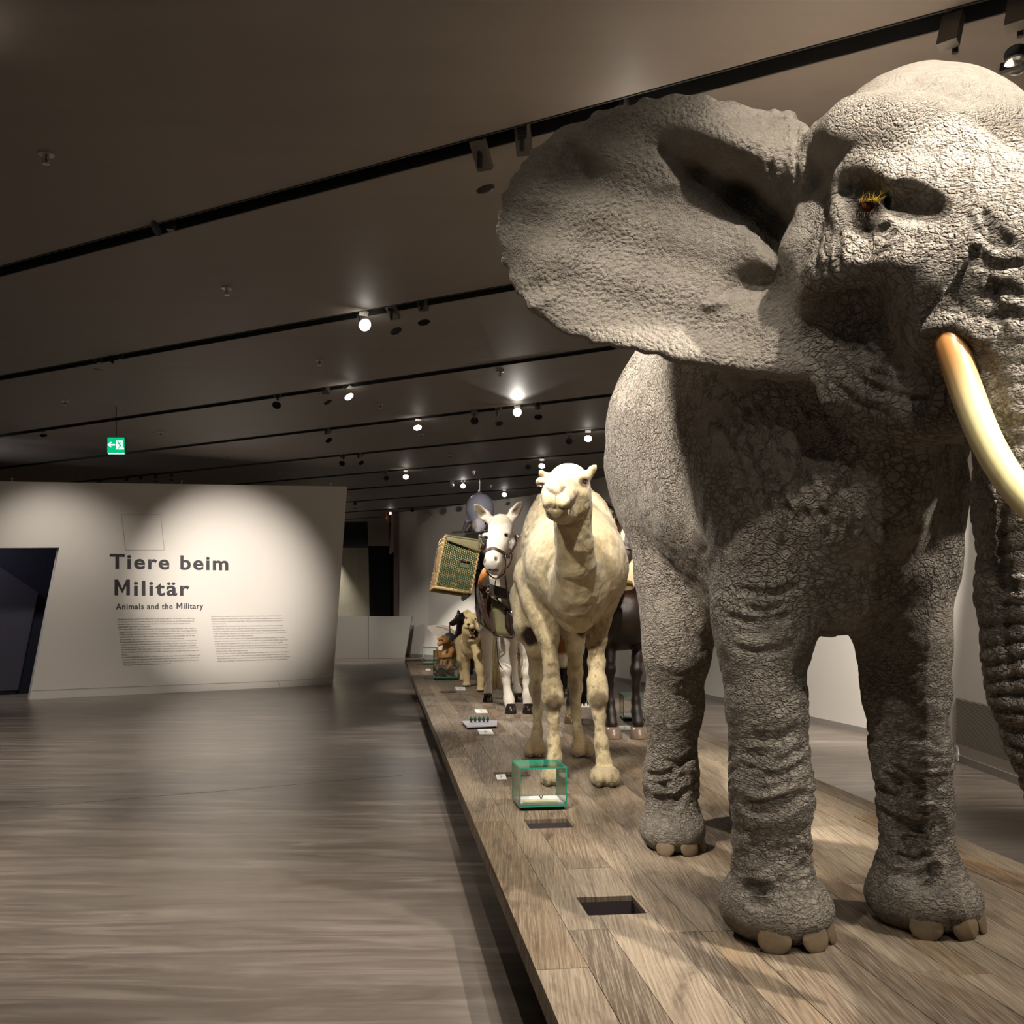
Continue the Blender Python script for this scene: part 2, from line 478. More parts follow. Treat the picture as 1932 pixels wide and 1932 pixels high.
mb.box(c + gn * 0.008, (0.09, 0.016, 0.17), Rg); mb.build('plate', M['white_paint'], so, bevel=0.003)
for dz in (-0.04, 0.04):
    MB().tube([c + gn * 0.014 + up * dz, c + gn * 0.02 + up * dz], 0.027, 14).build('outlet', simple('socket_insert', '#b9b4ab', 0.4), so)
# orange painted banner at the far pier
a = V(734, 965, 29.1)
ob = empty('wall_painting', V(732, 978, 28.95), 'bright orange and white painted cut-out high on the far pier', 'painting')
def bq(px, mat, d, nm): MB().prism([V(x, y, 28.98 - d) for x, y in px], (0, 0.04, 0)).build(nm, mat, ob)
bq([(728, 967), (732, 964), (734, 968), (733, 979), (731, 986), (729, 980)], simple('orange_paint', '#e8430f', 0.5), 0, 'panel')
bq([(727.5, 975), (729.3, 974), (729.8, 979), (728.2, 980)], M['card'], 0.03, 'white_patch')
bq([(731, 969), (733, 966.5), (733, 971), (731.5, 972)], M['black'], 0.03, 'black_patch')
# ------------------------------------------------------------------ wooden stage
A0 = np.array((0.5477, 0.0)); ad = np.array((-0.1316, 1.0)); ad /= np.linalg.norm(ad); bd = np.array((ad[1], -ad[0]))
PW = 2.585
def S(a, b, z=ZP):
    p = A0 + ad * a + bd * b; return np.array((p[0], p[1], z))
def invS(p):
    q = np.array(p[:2]) - A0; return float(q.dot(ad)), float(q.dot(bd))
A_END = invS(G(767, 1244))[0]; A_BEG = 0.25
holes = []
for px in ([(1087, 1693), (1192, 1690), (1221, 1722), (1110, 1727)], [(988, 1547), (1069, 1544), (1083, 1561), (1000, 1563)], [(929, 1457), (996, 1457), (1002, 1465), (936, 1466)], [(829, 1304), (858, 1303), (864, 1306), (832, 1307.5)]):
    ab = [invS(G(x, y)) for x, y in px]
    holes.append((min(a for a, b in ab), max(a for a, b in ab), sum(b for a, b in (ab[0], ab[3])) / 2, sum(b for a, b in (ab[1], ab[2])) / 2))
def wood_mat():
    m = NT('weathered_oak'); oi = m.n('ShaderNodeObjectInfo')
    off = m.n('ShaderNodeVectorMath', operation='ADD'); m.t.links.new(m.tc.outputs['Object'], off.inputs[0])
    cmb = m.n('ShaderNodeCombineXYZ'); m.t.links.new(m.math('MULTIPLY', oi.outputs['Random'], 37.0), cmb.inputs[0]); m.t.links.new(m.math('MULTIPLY', oi.outputs['Random'], 91.0), cmb.inputs[1])
    m.t.links.new(cmb.outputs[0], off.inputs[1]); vec = off.outputs[0]
    rz = 0.131
    mp = m.mapping((7.0, 0.55, 1.0), (0, 0, -rz), vec)
    warp = m.noise(1.0, 3, 0.5, mp, 0.8)
    wv = m.n('ShaderNodeTexWave', wave_type='BANDS', bands_direction='X'); wv.inputs['Scale'].default_value = 5.5; wv.inputs['Distortion'].default_value = 16.0; wv.inputs['Detail'].default_value = 3.0; wv.inputs['Detail Scale'].default_value = 0.7; wv.inputs['Detail Roughness'].default_value = 0.6
    m.t.links.new(m.mapping((3.4, 0.30, 1.0), (0, 0, -rz), vec), wv.inputs[0])
    fine = m.noise(1.0, 6, 0.72, m.mapping((170, 4.0, 1.0), (0, 0, -rz), vec))
    med = m.noise(1.0, 5, 0.65, m.mapping((38, 1.6, 1.0), (0, 0, -rz), vec))
    stain = m.noise(2.0, 6, 0.68, m.mapping((1.8, 0.8, 1), (0, 0, -rz), vec), 0.5)
    base = m.ramp(oi.outputs['Random'], [(0.0, lin('#5a4b3c')), (0.25, lin('#83745f')), (0.5, lin('#6d5a46')), (0.7, lin('#958570')), (0.88, lin('#7a664e')), (1.0, lin('#83643e'))])
    col = m.mix(m.smooth(wv.outputs[0], 0.45, 0.95, 0, 0.34), base, lin('#43352a'))
    col = m.mix(m.smooth(med, 0.45, 0.7, 0, 0.55), col, lin('#4d3f32'))
    col = m.mix(m.smooth(fine, 0.42, 0.7, 0, 0.6), col, lin('#b0a28d'))
    col = m.mix(m.smooth(fine, 0.28, 0.4, 0.5, 0), col, lin('#3a2e24'))
    col = m.mix(m.smooth(stain, 0.52, 0.74, 0, 0.8), col, lin('#35281c'))
    col = m.mix(m.smooth(stain, 0.28, 0.42, 0.35, 0), col, lin('#9a7f58'))
    h = m.math('ADD', m.math('MULTIPLY', wv.outputs[0], 0.5), fine)
    return m.done(col, 0.62, m.bump(h, 0.3, 0.006), 0.0, 0.3)
M['wood'] = wood_mat()
stage = empty('display_stage', S(10, PW / 2, 0.0), 'long low stage of weathered oak planks carrying the stuffed animals', 'stage')
rnd = random.Random(7)
TH = 0.024
rows = []; b = 0.0
while b < PW - 0.12:
    w = rnd.choice((0.13, 0.16, 0.19, 0.22)); rows.append((b, min(b + w, PW))); b += w
rows[-1] = (rows[-1][0], PW)
GAP = 0.0022
def plank(a0, a1, b0, b1, dz):
    """one plank, cut round the cavities"""
    cuts = [h for h in holes if h[0] < a1 and h[1] > a0 and h[2] < b1 and h[3] > b0]
    rects = [(a0, a1, b0, b1)]
    for h in cuts:
        nr = []
        for r in rects:
            x0, x1, y0, y1 = r
            if h[0] >= x1 or h[1] <= x0 or h[2] >= y1 or h[3] <= y0: nr.append(r); continue
            if x0 < h[0]: nr.append((x0, h[0], y0, y1))
            if h[1] < x1: nr.append((h[1], x1, y0, y1))
            m0, m1 = max(x0, h[0]), min(x1, h[1])
            if y0 < h[2]: nr.append((m0, m1, y0, h[2]))
            if h[3] < y1: nr.append((m0, m1, h[3], y1))
        rects = nr
    mb = MB()
    for x0, x1, y0, y1 in rects:
        if x1 - x0 < 0.01 or y1 - y0 < 0.004: continue
        q = [(x0, y0), (x1, y0), (x1, y1), (x0, y1)]
        mb.hexa([S(a, b, ZP - TH) for a, b in q], [S(a, b, ZP + dz) for a, b in q])
    if mb.v: mb.build('plank', M['wood'], stage, bevel=0.0 if cuts else 0.0015)
for b0, b1 in rows:
    a = A_BEG - rnd.random() * 2.0
    while a < A_END:
        L = rnd.uniform(1.2, 3.2); a1 = min(a + L, A_END)
        if A_END - a1 < 0.5: a1 = A_END
        plank(max(a, A_BEG) + GAP / 2, a1 - GAP / 2, b0 + GAP / 2, b1 - GAP / 2, -rnd.random() * 0.0018)
        a = a1
# substructure: core under the planks, fascia strip, recessed black plinth
mb = MB(); cells_b = sorted({0.012, PW - 0.012} | {h[2] for h in holes} | {h[3] for h in holes}); cells_a = sorted({A_BEG, A_END - 0.01} | {h[0] for h in holes} | {h[1] for h in holes})
for i in range(len(cells_a) - 1):
    for j in range(len(cells_b) - 1):
        ca, cb = (cells_a[i] + cells_a[i + 1]) / 2, (cells_b[j] + cells_b[j + 1]) / 2
        if any(h[0] < ca < h[1] and h[2] < cb < h[3] for h in holes): continue
        q = [(cells_a[i], cells_b[j]), (cells_a[i + 1], cells_b[j]), (cells_a[i + 1], cells_b[j + 1]), (cells_a[i], cells_b[j + 1])]
        mb.hexa([S(a, b, ZP - 0.082) for a, b in q], [S(a, b, ZP - TH - 0.001) for a, b in q])
mb.build('deck_core', simple('cavity_lining', '#4b4143', 0.7), stage)
q = [(A_BEG, 0.0), (A_END, 0.0), (A_END, 0.012), (A_BEG, 0.012)]
nb = 9; la = (A_END - A_BEG) / nb
for i in range(nb):
    for b0 in (0.0, PW - 0.012):
        q = [(A_BEG + i * la + 0.002, b0), (A_BEG + (i + 1) * la - 0.002, b0), (A_BEG + (i + 1) * la - 0.002, b0 + 0.012), (A_BEG + i * la + 0.002, b0 + 0.012)]
        MB().hexa([S(a, b, ZP - 0.085) for a, b in q], [S(a, b, ZP - TH - 0.001) for a, b in q]).build('edge_board', M['wood'], stage)
q = [(A_BEG, 0.12), (A_END - 0.1, 0.12), (A_END - 0.1, PW - 0.12), (A_BEG, PW - 0.12)]
mb = MB(); mb.hexa([S(a, b, 0.0) for a, b in q], [S(a, b, ZP - 0.2) for a, b in q])
for i in range(len(cells_a) - 1):
    pass
mb.build('plinth', M['blackmatte'], stage)
# trays below the cavities
for h in holes:
    q = [(h[0], h[2]), (h[1], h[2]), (h[1], h[3]), (h[0], h[3])]
    mb = MB(); e = 0.01
    mb.hexa([S(a, b, ZP - 0.19) for a, b in q], [S(a, b, ZP - 0.185) for a, b in q])
    for (x0, x1, y0, y1) in ((h[0] - e, h[0], h[2] - e, h[3] + e), (h[1], h[1] + e, h[2] - e, h[3] + e), (h[0], h[1], h[2] - e, h[2]), (h[0], h[1], h[3], h[3] + e)):
        q = [(x0, y0), (x1, y0), (x1, y1), (x0, y1)]
        mb.hexa([S(a, b, ZP - 0.19) for a, b in q], [S(a, b, ZP - 0.082) for a, b in q])
    mb.build('cavity', simple('cavity_box', '#3d3338', 0.6), stage)

# ------------------------------------------------------------------ glass cases and labels
def glass_mat():
    m = NT('clear_glass'); m.t.nodes.remove(m.b)
    tr = m.n('ShaderNodeBsdfTransparent'); tr.inputs[0].default_value = (0.982, 0.994, 0.987, 1)
    gl = m.n('ShaderNodeBsdfGlossy'); gl.inputs['Roughness'].default_value = 0.02; gl.inputs[0].default_value = (0.95, 1, 0.98, 1)
    fr = m.n('ShaderNodeFresnel'); fr.inputs[0].default_value = 1.45
    mx = m.n('ShaderNodeMixShader'); m.t.links.new(m.math('MULTIPLY', fr.outputs[0], 0.9), mx.inputs[0]); m.t.links.new(tr.outputs[0], mx.inputs[1]); m.t.links.new(gl.outputs[0], mx.inputs[2])
    m.t.links.new(mx.outputs[0], m.out.inputs[0]); return m.m
M['glass'] = glass_mat()
M['glassedge'] = simple('green_glass_edge', '#1f8a6d', 0.15, 0, 0.15, 12)
def case(fl, fr_, h, depth, label, plinth=0.03, name='glass_case'):
    """glass box standing with its front bottom edge on the stage from pixel fl to fr_"""
    p0, p1 = G(*fl), G(*fr_); u = p1 - p0; W = np.linalg.norm(u); u /= W; w = np.array((-u[1], u[0], 0)); up = np.array((0, 0, 1.0))
    c = (p0 + p1) / 2 + w * depth / 2
    r = empty(name, c, label, 'case')
    R = np.column_stack((u, w, up))
    MB().box(c + up * plinth / 2, (W - 0.03, depth - 0.03, plinth), R).build('plinth', M['blackmatte'], r)
    z0 = plinth; g = 0.008; e = g
    fm = lambda nm, cc, sz: MB().box(c + R @ np.array(cc), sz, R).build(nm, M['glass'], r)
    MB().box(c + R @ np.array((0, 0, z0 + 0.006)), (W - 0.004, depth - 0.004, 0.012), R).build('base_board', M['white_paint'], r)
    zc = z0 + h / 2
    fm('glass_pane', (0, -depth / 2 + g / 2, zc), (W - 2 * g, g, h)); fm('glass_pane', (0, depth / 2 - g / 2, zc), (W - 2 * g, g, h))
    fm('glass_pane', (-W / 2 + g / 2, 0, zc), (g, depth - 2 * g, h)); fm('glass_pane', (W / 2 - g / 2, 0, zc), (g, depth - 2 * g, h))
    fm('glass_pane', (0, 0, z0 + h + g / 2), (W - 2 * g, depth - 2 * g, g))
    mb = MB()
    for sx in (-1, 1):
        for sy in (-1, 1): mb.box(c + R @ np.array((sx * (W / 2 - e / 2), sy * (depth / 2 - e / 2), zc)), (e, e, h), R)
    for sy in (-1, 1): mb.box(c + R @ np.array((0, sy * (depth / 2 - e / 2), z0 + h + e / 2)), (W, e, e), R)
    for sx in (-1, 1): mb.box(c + R @ np.array((sx * (W / 2 - e / 2), 0, z0 + h + e / 2)), (e, depth - 2 * e, e), R)
    for sy in (-1, 1): mb.box(c + R @ np.array((0, sy * (depth / 2 - e / 2), z0 + 0.006)), (W, e * 1.02, 0.012), R)
    mb.build('edge_strip', M['glassedge'], r)
    return r, c, R, z0 + 0.012
cA, ca, RA, za = case((980, 1531), (1070, 1528), 0.235, 0.30, 'empty-looking square glass case with a cream sheet inside, nearest case on the stage', 0.022)
up3 = np.array((0, 0, 1.0))
cream = simple('cream_paper', '#e2dcbc', 0.7, 0, 0.05)
def flat(c, R, off, sz, z, name, mat, label, cat, group=None, tilt=0.0):
    o = MB().box(c + R @ np.array((off[0], off[1], z + sz[2] / 2)), sz, R).build(name, mat); tag(o, label, cat, group); return o
sh = flat(ca, RA, (0.0, -0.055), (0.21, 0.12, 0.006), za, 'paper_sheet', cream, 'cream sheet of paper lying in the nearest glass case', 'paper')
flat(ca, RA, (-0.085, 0.065), (0.10, 0.05, 0.003), za, 'label_card', M['card'], 'white label card at the back inside the nearest glass case', 'card')
bk = empty('metal_insignia', ca + RA @ np.array((0.02, 0.03, za)), 'tiny dark V-shaped metal insignia behind the cream sheet', 'insignia')
for s in (-1, 1): MB().tube([ca + RA @ np.array((0.02, 0.03, za + 0.002)), ca + RA @ np.array((0.02 + s * 0.011, 0.03, za + 0.024))], 0.0028, 6).build('wing', M['black'], bk)
cB, cb, RB, zb = case((1176, 1361), (1232, 1361), 0.235, 0.42, 'glass case on the far side of the stage behind the dark horse', 0.03)
o = MB()
for i in range(7):
    p = cb + RB @ np.array((rnd.uniform(-0.05, 0.1), rnd.uniform(-0.12, 0.1), zb + 0.012)); q = p + np.array((rnd.uniform(-.05, .05), rnd.uniform(-.05, .05), 0.01))
    o.tube([p, (p + q) / 2 + up3 * 0.01, q], 0.005, 6)
tag(o.build('leather_strap', M['leather'], smooth=True), 'loose dark straps lying in the case behind the dark horse', 'strap')
cC, cc_, RC, zc_ = case((817, 1283), (864, 1283), 0.30, 0.42, 'dark-rimmed glass case of brown relics, front left of the lioness', 0.03)
relm = NT('brown_relic'); nz = relm.noise(30, 4); relm = relm.done(relm.mix(nz, lin('#2c2318'), lin('#7b6a50')), 0.7, relm.bump(nz, 0.6, 0.02))
rel = empty('relic_heap', cc_ + RC @ np.array((0, 0, zc_)), 'brown tangle of worn leather relics in the dark-rimmed glass case', 'relic')
for i in range(13):
    mb = MB(); p = cc_ + RC @ np.array((rnd.uniform(-0.11, 0.11), rnd.uniform(-0.10, 0.10), zc_ + rnd.uniform(0.03, 0.08)))
    pts = [p + np.array((rnd.uniform(-.03, .03), rnd.uniform(-.03, .03), rnd.uniform(-.02, .03))) for k in range(2)]
    mb.tube(cr([p - np.array((0.07 * rnd.choice((-1, 1)), 0.03, 0.01)), pts[0], pts[1], p + np.array((0.06, 0.03, 0.0))], 4), [0.018 + 0.02 * rnd.random()] * 13, 8)
    mb.build('piece', relm, rel, smooth=True)
cD, cd_, RD, zd = case((797, 1254), (824, 1254), 0.30, 0.40, 'farthest green-edged glass case beside the monkey', 0.025)
bx = empty('wooden_box', G(827, 1250) + np.array((0.02, 0.25, 0)), 'orange-brown wooden box standing beside the monkey', 'box')
b0 = G(827, 1250) + np.array((0.02, 0.25, 0))
mb = MB(); mb.box(b0 + up3 * 0.12, (0.28, 0.22, 0.24)); mb.build('body', simple('orange_wood', '#b5702a', 0.5, 0, 0.25, 12), bx, bevel=0.006)
for s in (-1, 1): MB().box(b0 + np.array((s * 0.115, -0.115, 0.12)), (0.035, 0.012, 0.24)).build('batten', simple('dark_batten', '#5a351b', 0.5), bx)

def label(px, labeltxt, w=None, tilt=0.35):
    """small white lettered card on the stage; px = corners tl tr br bl"""
    p = [G(x, y) for x, y in px]
    mb = MB(); mb.hexa([q + up3 * 0.0015 for q in (p[3], p[2], p[1], p[0])], [p[3] + up3 * 0.006, p[2] + up3 * 0.006, p[1] + up3 * 0.022, p[0] + up3 * 0.022])
    r = empty('label_card', (p[2] + p[3]) / 2, labeltxt, 'card')
    mb.build('card', M['card'], r)
    c0 = (p[0] + p[1] + p[2] + p[3]) / 4
    u = (p[2] - p[3]); l = p[0] - p[3]
    mb = MB()
    for k in range(3):
        a = p[3] + u * 0.4 + l * (0.25 + 0.2 * k); b = a + u * (0.18 if k else 0.1)
        zz = 0.0075 + 0.016 * (0.25 + 0.2 * k)
        mb.strap([a + up3 * zz, b + up3 * zz], [up3, up3], np.linalg.norm(l) * 0.07, 0.0006)
    mb.build('text_lines', simple('print_grey', '#7b7672', 0.7), r)
label([(895, 1342), (917, 1342), (921, 1346), (899, 1346)], 'white label card on the stage in front of the left foot of the white mule')
label([(901, 1380), (927, 1380), (932, 1386), (905, 1386)], 'white label card on the stage just in front of the grey tray')
label([(935, 1467), (953, 1466), (956, 1471), (938, 1472)], 'white label card at the edge of the cavity left of the near glass case')
label([(858, 1299), (877, 1299), (879, 1303), (861, 1303)], 'white label card on the stage in front of the lioness')
label([(1093, 1331), (1110, 1331), (1113, 1335), (1094, 1335)], 'white label card under the tail of the dark horse')
label([(1168, 1373), (1189, 1373), (1190, 1378), (1168, 1378)], 'white label card between the front hooves of the dark horse')
label([(803, 1264), (812, 1264), (813, 1266), (804, 1266)], 'white label card on the stage left of the dark-rimmed case')
label([(1061, 1308), (1069, 1308), (1070, 1310), (1061, 1310)], 'white label card seen between the legs of the camel')
# grey tray with five green pods
tr = empty('display_tray', G(905, 1376), 'shallow light grey tray holding five green capsules', 'tray')
tp = [G(x, y) for x, y in ((871, 1366), (938, 1365), (938, 1374), (881, 1377))]
mb = MB(); z0, z1 = 0.02, 0.034
mb.hexa([tp[i] + up3 * z0 for i in (3, 2, 1, 0)], [tp[i] + up3 * z1 for i in (3, 2, 1, 0)]); mb.build('board', simple('pale_grey_lacquer', '#b9b4ba', 0.4), tr, bevel=0.003)
cm = sum(tp) / 4; mb = MB(); mb.hexa([cm + (tp[i] - cm) * 0.93 + up3 * 0.0 for i in (3, 2, 1, 0)], [cm + (tp[i] - cm) * 0.93 + up3 * z0 for i in (3, 2, 1, 0)]); mb.build('foot', M['blackmatte'], tr)
gp = simple('green_capsule_paint', '#06543f', 0.25, 0, 0.2)
proto = None
for k, x in enumerate((889, 896.5, 904.5, 912.5, 920)):
    b0 = G(x, 1369.5 - k * 0.1) + up3 * z1
    if proto is None:
        mb = MB(); mb.tube([b0 + up3 * z for z in (0, 0.012, 0.03, 0.048, 0.06)], [0.004, 0.012, 0.0155, 0.012, 0.003], 10)
        pr = empty('message_capsule', b0); mb.build('body', gp, pr, smooth=True); MB().tube([b0 + up3 * 0.028, b0 + up3 * 0.033], 0.0165, 10).build('band', M['black'], pr); proto = pr; o = pr
    else:
        o = proto.copy(); COL.objects.link(o); o.location = Vector(b0)
        for ch in proto.children:
            c2 = ch.copy(); COL.objects.link(c2); c2.parent = o
    tag(o, ('leftmost', 'second from the left', 'middle', 'second from the right', 'rightmost')[k] + ' green capsule of the five upright on the grey tray', 'capsule', 'green capsules on the grey tray')
# ------------------------------------------------------------------ implicit-surface sculpting (all animals)
class Field:
    def __init__(s, lo, hi, h):
        s.h = h; s.lo = np.array(lo, float)
        n = np.ceil((np.array(hi) - s.lo) / h).astype(int) + 1
        s.ax = [(s.lo[i] + h * np.arange(n[i])).astype(np.float32) for i in range(3)]
        s.f = np.full(n, 0.5, np.float32)
    def box(s, lo, hi):
        sl = []
        for i in range(3):
            a = int(max(0, np.floor((lo[i] - s.lo[i]) / s.h))); b = int(min(len(s.ax[i]), np.ceil((hi[i] - s.lo[i]) / s.h) + 1))
            if b <= a: return None, None
            sl.append(slice(a, b))
        X = s.ax[0][sl[0]][:, None, None]; Y = s.ax[1][sl[1]][None, :, None]; Z = s.ax[2][sl[2]][None, None, :]
        return tuple(sl), (X, Y, Z)
    def comb(s, sl, d, k, op):
        f = s.f[sl]
        if op == 'u':
            if k > 0:
                h = np.maximum(k - np.abs(f - d), 0) / k; s.f[sl] = np.minimum(f, d) - h * h * (k / 4)
            else: s.f[sl] = np.minimum(f, d)
        else:
            d = -d
            if k > 0:
                h = np.maximum(k - np.abs(f - d), 0) / k; s.f[sl] = np.maximum(f, d) + h * h * (k / 4)
            else: s.f[sl] = np.maximum(f, d)
    def cone(s, a, b, ra, rb, k=0.05, op='u', sq=None):
        a = np.array(a, float); b = np.array(b, float); r = max(ra, rb) + k + 3 * s.h
        sl, g = s.box(np.minimum(a, b) - r, np.maximum(a, b) + r)
        if sl is None: return s
        X, Y, Z = g; ba = b - a; L2 = float(ba.dot(ba)) + 1e-12
        px, py, pz = X - np.float32(a[0]), Y - np.float32(a[1]), Z - np.float32(a[2])
        t = np.clip((px * np.float32(ba[0]) + py * np.float32(ba[1]) + pz * np.float32(ba[2])) / np.float32(L2), 0, 1)
        d = np.sqrt((px - t * np.float32(ba[0])) ** 2 + (py - t * np.float32(ba[1])) ** 2 + (pz - t * np.float32(ba[2])) ** 2) - (np.float32(ra) + np.float32(rb - ra) * t)
        s.comb(sl, d, k, op); return s
    def chain(s, pts, k=0.05, op='u'):
        """pts: list of (point, radius)"""
        for (a, ra), (b, rb) in zip(pts[:-1], pts[1:]): s.cone(a, b, ra, rb, k, op)
        return s
    def ell(s, c, r, k=0.05, R=None, op='u'):
        c = np.array(c, float); r = np.array(r, float) if not np.isscalar(r) else np.array((r, r, r), float)
        ext = (np.abs(R) @ r if R is not None else r) + k + 3 * s.h
        sl, g = s.box(c - ext, c + ext)
        if sl is None: return s
        X, Y, Z = g; p = [X - np.float32(c[0]), Y - np.float32(c[1]), Z - np.float32(c[2])]
        if R is not None:
            p = [p[0] * np.float32(R[0, i]) + p[1] * np.float32(R[1, i]) + p[2] * np.float32(R[2, i]) for i in range(3)]
        q = [p[i] / np.float32(r[i]) for i in range(3)]
        k0 = np.sqrt(q[0] ** 2 + q[1] ** 2 + q[2] ** 2); k1 = np.sqrt((q[0] / np.float32(r[0])) ** 2 + (q[1] / np.float32(r[1])) ** 2 + (q[2] / np.float32(r[2])) ** 2) + 1e-6
        s.comb(sl, k0 * (k0 - 1) / k1, k, op); return s
    def hit(s, x, y, y0=None):
        """distance at which the line of sight through a pixel first meets the surface"""
        Y = s.ax[1] if y0 is None else s.ax[1][s.ax[1] > y0]
        X = (x - 966) / FPX * Y; Z = ZC - (y - HOR) / FPX * Y
        i = np.clip(np.round((X - s.ax[0][0]) / s.h).astype(int), 0, len(s.ax[0]) - 1); k = np.clip(np.round((Z - s.ax[2][0]) / s.h).astype(int), 0, len(s.ax[2]) - 1)
        j = np.round((Y - s.ax[1][0]) / s.h).astype(int); v = s.f[i, j, k]; w = np.nonzero(v < 0)[0]
        return float(Y[w[0]]) if len(w) else None
    def trace(s, pts, r, k=0.015, op='d', lift=0.0, step=8):
        """line of pixels laid on the surface and cut in ('d') or raised ('u')"""
        P = cr([np.array((*p, 0.0)) for p in pts], 5); prev = None; Q = []
        for p in P:
            d = s.hit(p[0], p[1]); Q.append(None if d is None else V(p[0], p[1], d + lift))
        n = len(Q)
        for i in range(n - 1):
            a, b = Q[i], Q[i + 1]
            if a is None or b is None or np.linalg.norm(a - b) > 0.12: continue
            t = lambda q: r * (0.45 + 0.55 * math.sin(PI * min(max(q / (n - 1), 0), 1)) ** 0.6)
            s.cone(a, b, t(i), t(i + 1), k, op)
    def floor(s, z, k=0.0):
        d = (np.float32(z) - s.ax[2])[None, None, :]
        if k > 0:
            h = np.maximum(k - np.abs(s.f - d), 0) / k; s.f = np.maximum(s.f, d) + h * h * (k / 4)
        else: s.f = np.maximum(s.f, d)
        return s
    def mesh(s, relax=2):
        f = s.f; f[0] = f[-1] = 0.5; f[:, 0] = f[:, -1] = 0.5; f[:, :, 0] = f[:, :, -1] = 0.5
        ins = f < 0
        n = f.shape; c = np.zeros((n[0] - 1, n[1] - 1, n[2] - 1), np.int8)
        cs = [(a, b, d) for a in (0, 1) for b in (0, 1) for d in (0, 1)]
        for a, b, d in cs: c += ins[a:n[0] - 1 + a, b:n[1] - 1 + b, d:n[2] - 1 + d]
        ii = np.argwhere((c > 0) & (c < 8)); vid = np.full(c.shape, -1, np.int32); vid[ii[:, 0], ii[:, 1], ii[:, 2]] = np.arange(len(ii))
        val = [f[ii[:, 0] + a, ii[:, 1] + b, ii[:, 2] + d] for a, b, d in cs]
        pos = np.zeros((len(ii), 3)); cnt = np.zeros(len(ii))
        for i in range(8):
            for j in range(i + 1, 8):
                df = [x - y for x, y in zip(cs[j], cs[i])]
                if sum(abs(x) for x in df) != 1: continue
                m = (val[i] < 0) != (val[j] < 0)
                t = np.where(m, val[i] / np.where(m, val[i] - val[j], 1), 0)
                pos += np.where(m[:, None], np.array(cs[i]) + t[:, None] * np.array(df), 0); cnt += m
        v = s.lo + (ii + pos / cnt[:, None]) * s.h
        F_ = []
        for ax in range(3):
            sl0 = [slice(1, -1)] * 3; sl1 = [slice(1, -1)] * 3; sl0[ax] = slice(0, -1); sl1[ax] = slice(1, None)
            A, B = ins[tuple(sl0)], ins[tuple(sl1)]
            for flip in (False, True):
                e = np.argwhere((A & ~B) if not flip else (~A & B))
                o1, o2 = [x for x in range(3) if x != ax]
                if len(e) == 0: continue
                base = e.copy(); base[:, o1] += 1; base[:, o2] += 1
                q = []
                for d1, d2 in ((-1, -1), (0, -1), (0, 0), (-1, 0)):
                    w = base.copy(); w[:, o1] += d1; w[:, o2] += d2; q.append(vid[w[:, 0], w[:, 1], w[:, 2]])
                q = np.stack(q, 1)
                if (ax == 1) != flip: q = q[:, ::-1]
                F_.append(q)
        fc = np.concatenate(F_); fc = fc[(fc >= 0).all(1)]
        for _ in range(relax): v = smooth_v(v, fc, 0.5)
        return v, fc
def smooth_v(v, fc, w):
    acc = np.zeros_like(v); n = np.zeros(len(v))
    for a, b in ((0, 1), (1, 2), (2, 3), (3, 0)):
        for p, q in ((a, b), (b, a)):
            for i in range(3): acc[:, i] += np.bincount(fc[:, p], v[fc[:, q], i], len(v))
            n += np.bincount(fc[:, p], minlength=len(v))
    return v + w * (acc / np.maximum(n, 1)[:, None] - v)
def normals(v, fc):
    n = np.cross(v[fc[:, 2]] - v[fc[:, 0]], v[fc[:, 3]] - v[fc[:, 1]]); o = np.zeros_like(v)
    for k in range(4):
        for i in range(3): o[:, i] += np.bincount(fc[:, k], n[:, i], len(v))
    return o / (np.linalg.norm(o, axis=1, keepdims=True) + 1e-12)
def vnoise(p, freq, seed=0):
    """smooth value noise in -1..1"""
    p = p * freq + seed * 17.31; i = np.floor(p).astype(np.int64); f = p - i; f = f * f * (3 - 2 * f); out = np.zeros(len(p))
    for a in (0, 1):
        for b in (0, 1):
            for c in (0, 1):
                h = ((i[:, 0] + a) * 73856093) ^ ((i[:, 1] + b) * 19349663) ^ ((i[:, 2] + c) * 83492791) ^ (seed * 2654435)
                h = (h ^ (h >> 13)) * 1274126177; h = (h ^ (h >> 16)) & 0xffffff
                w = (f[:, 0] if a else 1 - f[:, 0]) * (f[:, 1] if b else 1 - f[:, 1]) * (f[:, 2] if c else 1 - f[:, 2])
                out += w * (h / 8388607.5 - 1)
    return out
def fbm(p, freq, oct_=3, seed=0):
    o = np.zeros(len(p)); a = 1.0
    for k in range(oct_): o += a * vnoise(p, freq * 2 ** k, seed + k); a *= 0.5
    return o
def sstep(x, a, b):
    t = np.clip((x - a) / (b - a), 0, 1); return t * t * (3 - 2 * t)
def proj(v):
    return 966 + v[:, 0] / v[:, 1] * FPX, HOR - (v[:, 2] - ZC) / v[:, 1] * FPX
def segd(px, py, a, b):
    """distance in the plane to a segment"""
    ax, ay = a; bx, by = b; dx, dy = bx - ax, by - ay
    t = np.clip(((px - ax) * dx + (py - ay) * dy) / (dx * dx + dy * dy + 1e-9), 0, 1)
    return np.hypot(px - ax - t * dx, py - ay - t * dy), t
def blob(v, c, r):
    """1 inside an ellipsoid falling to 0 at its edge"""
    d = np.sqrt((((v - np.array(c)) / np.array(r)) ** 2).sum(1)); return 1 - sstep(d, 0.6, 1.0)
def pr(x, y, Y, r):
    """(point, radius) from pixels"""
    return V(x, y, Y), r / FPX * Y
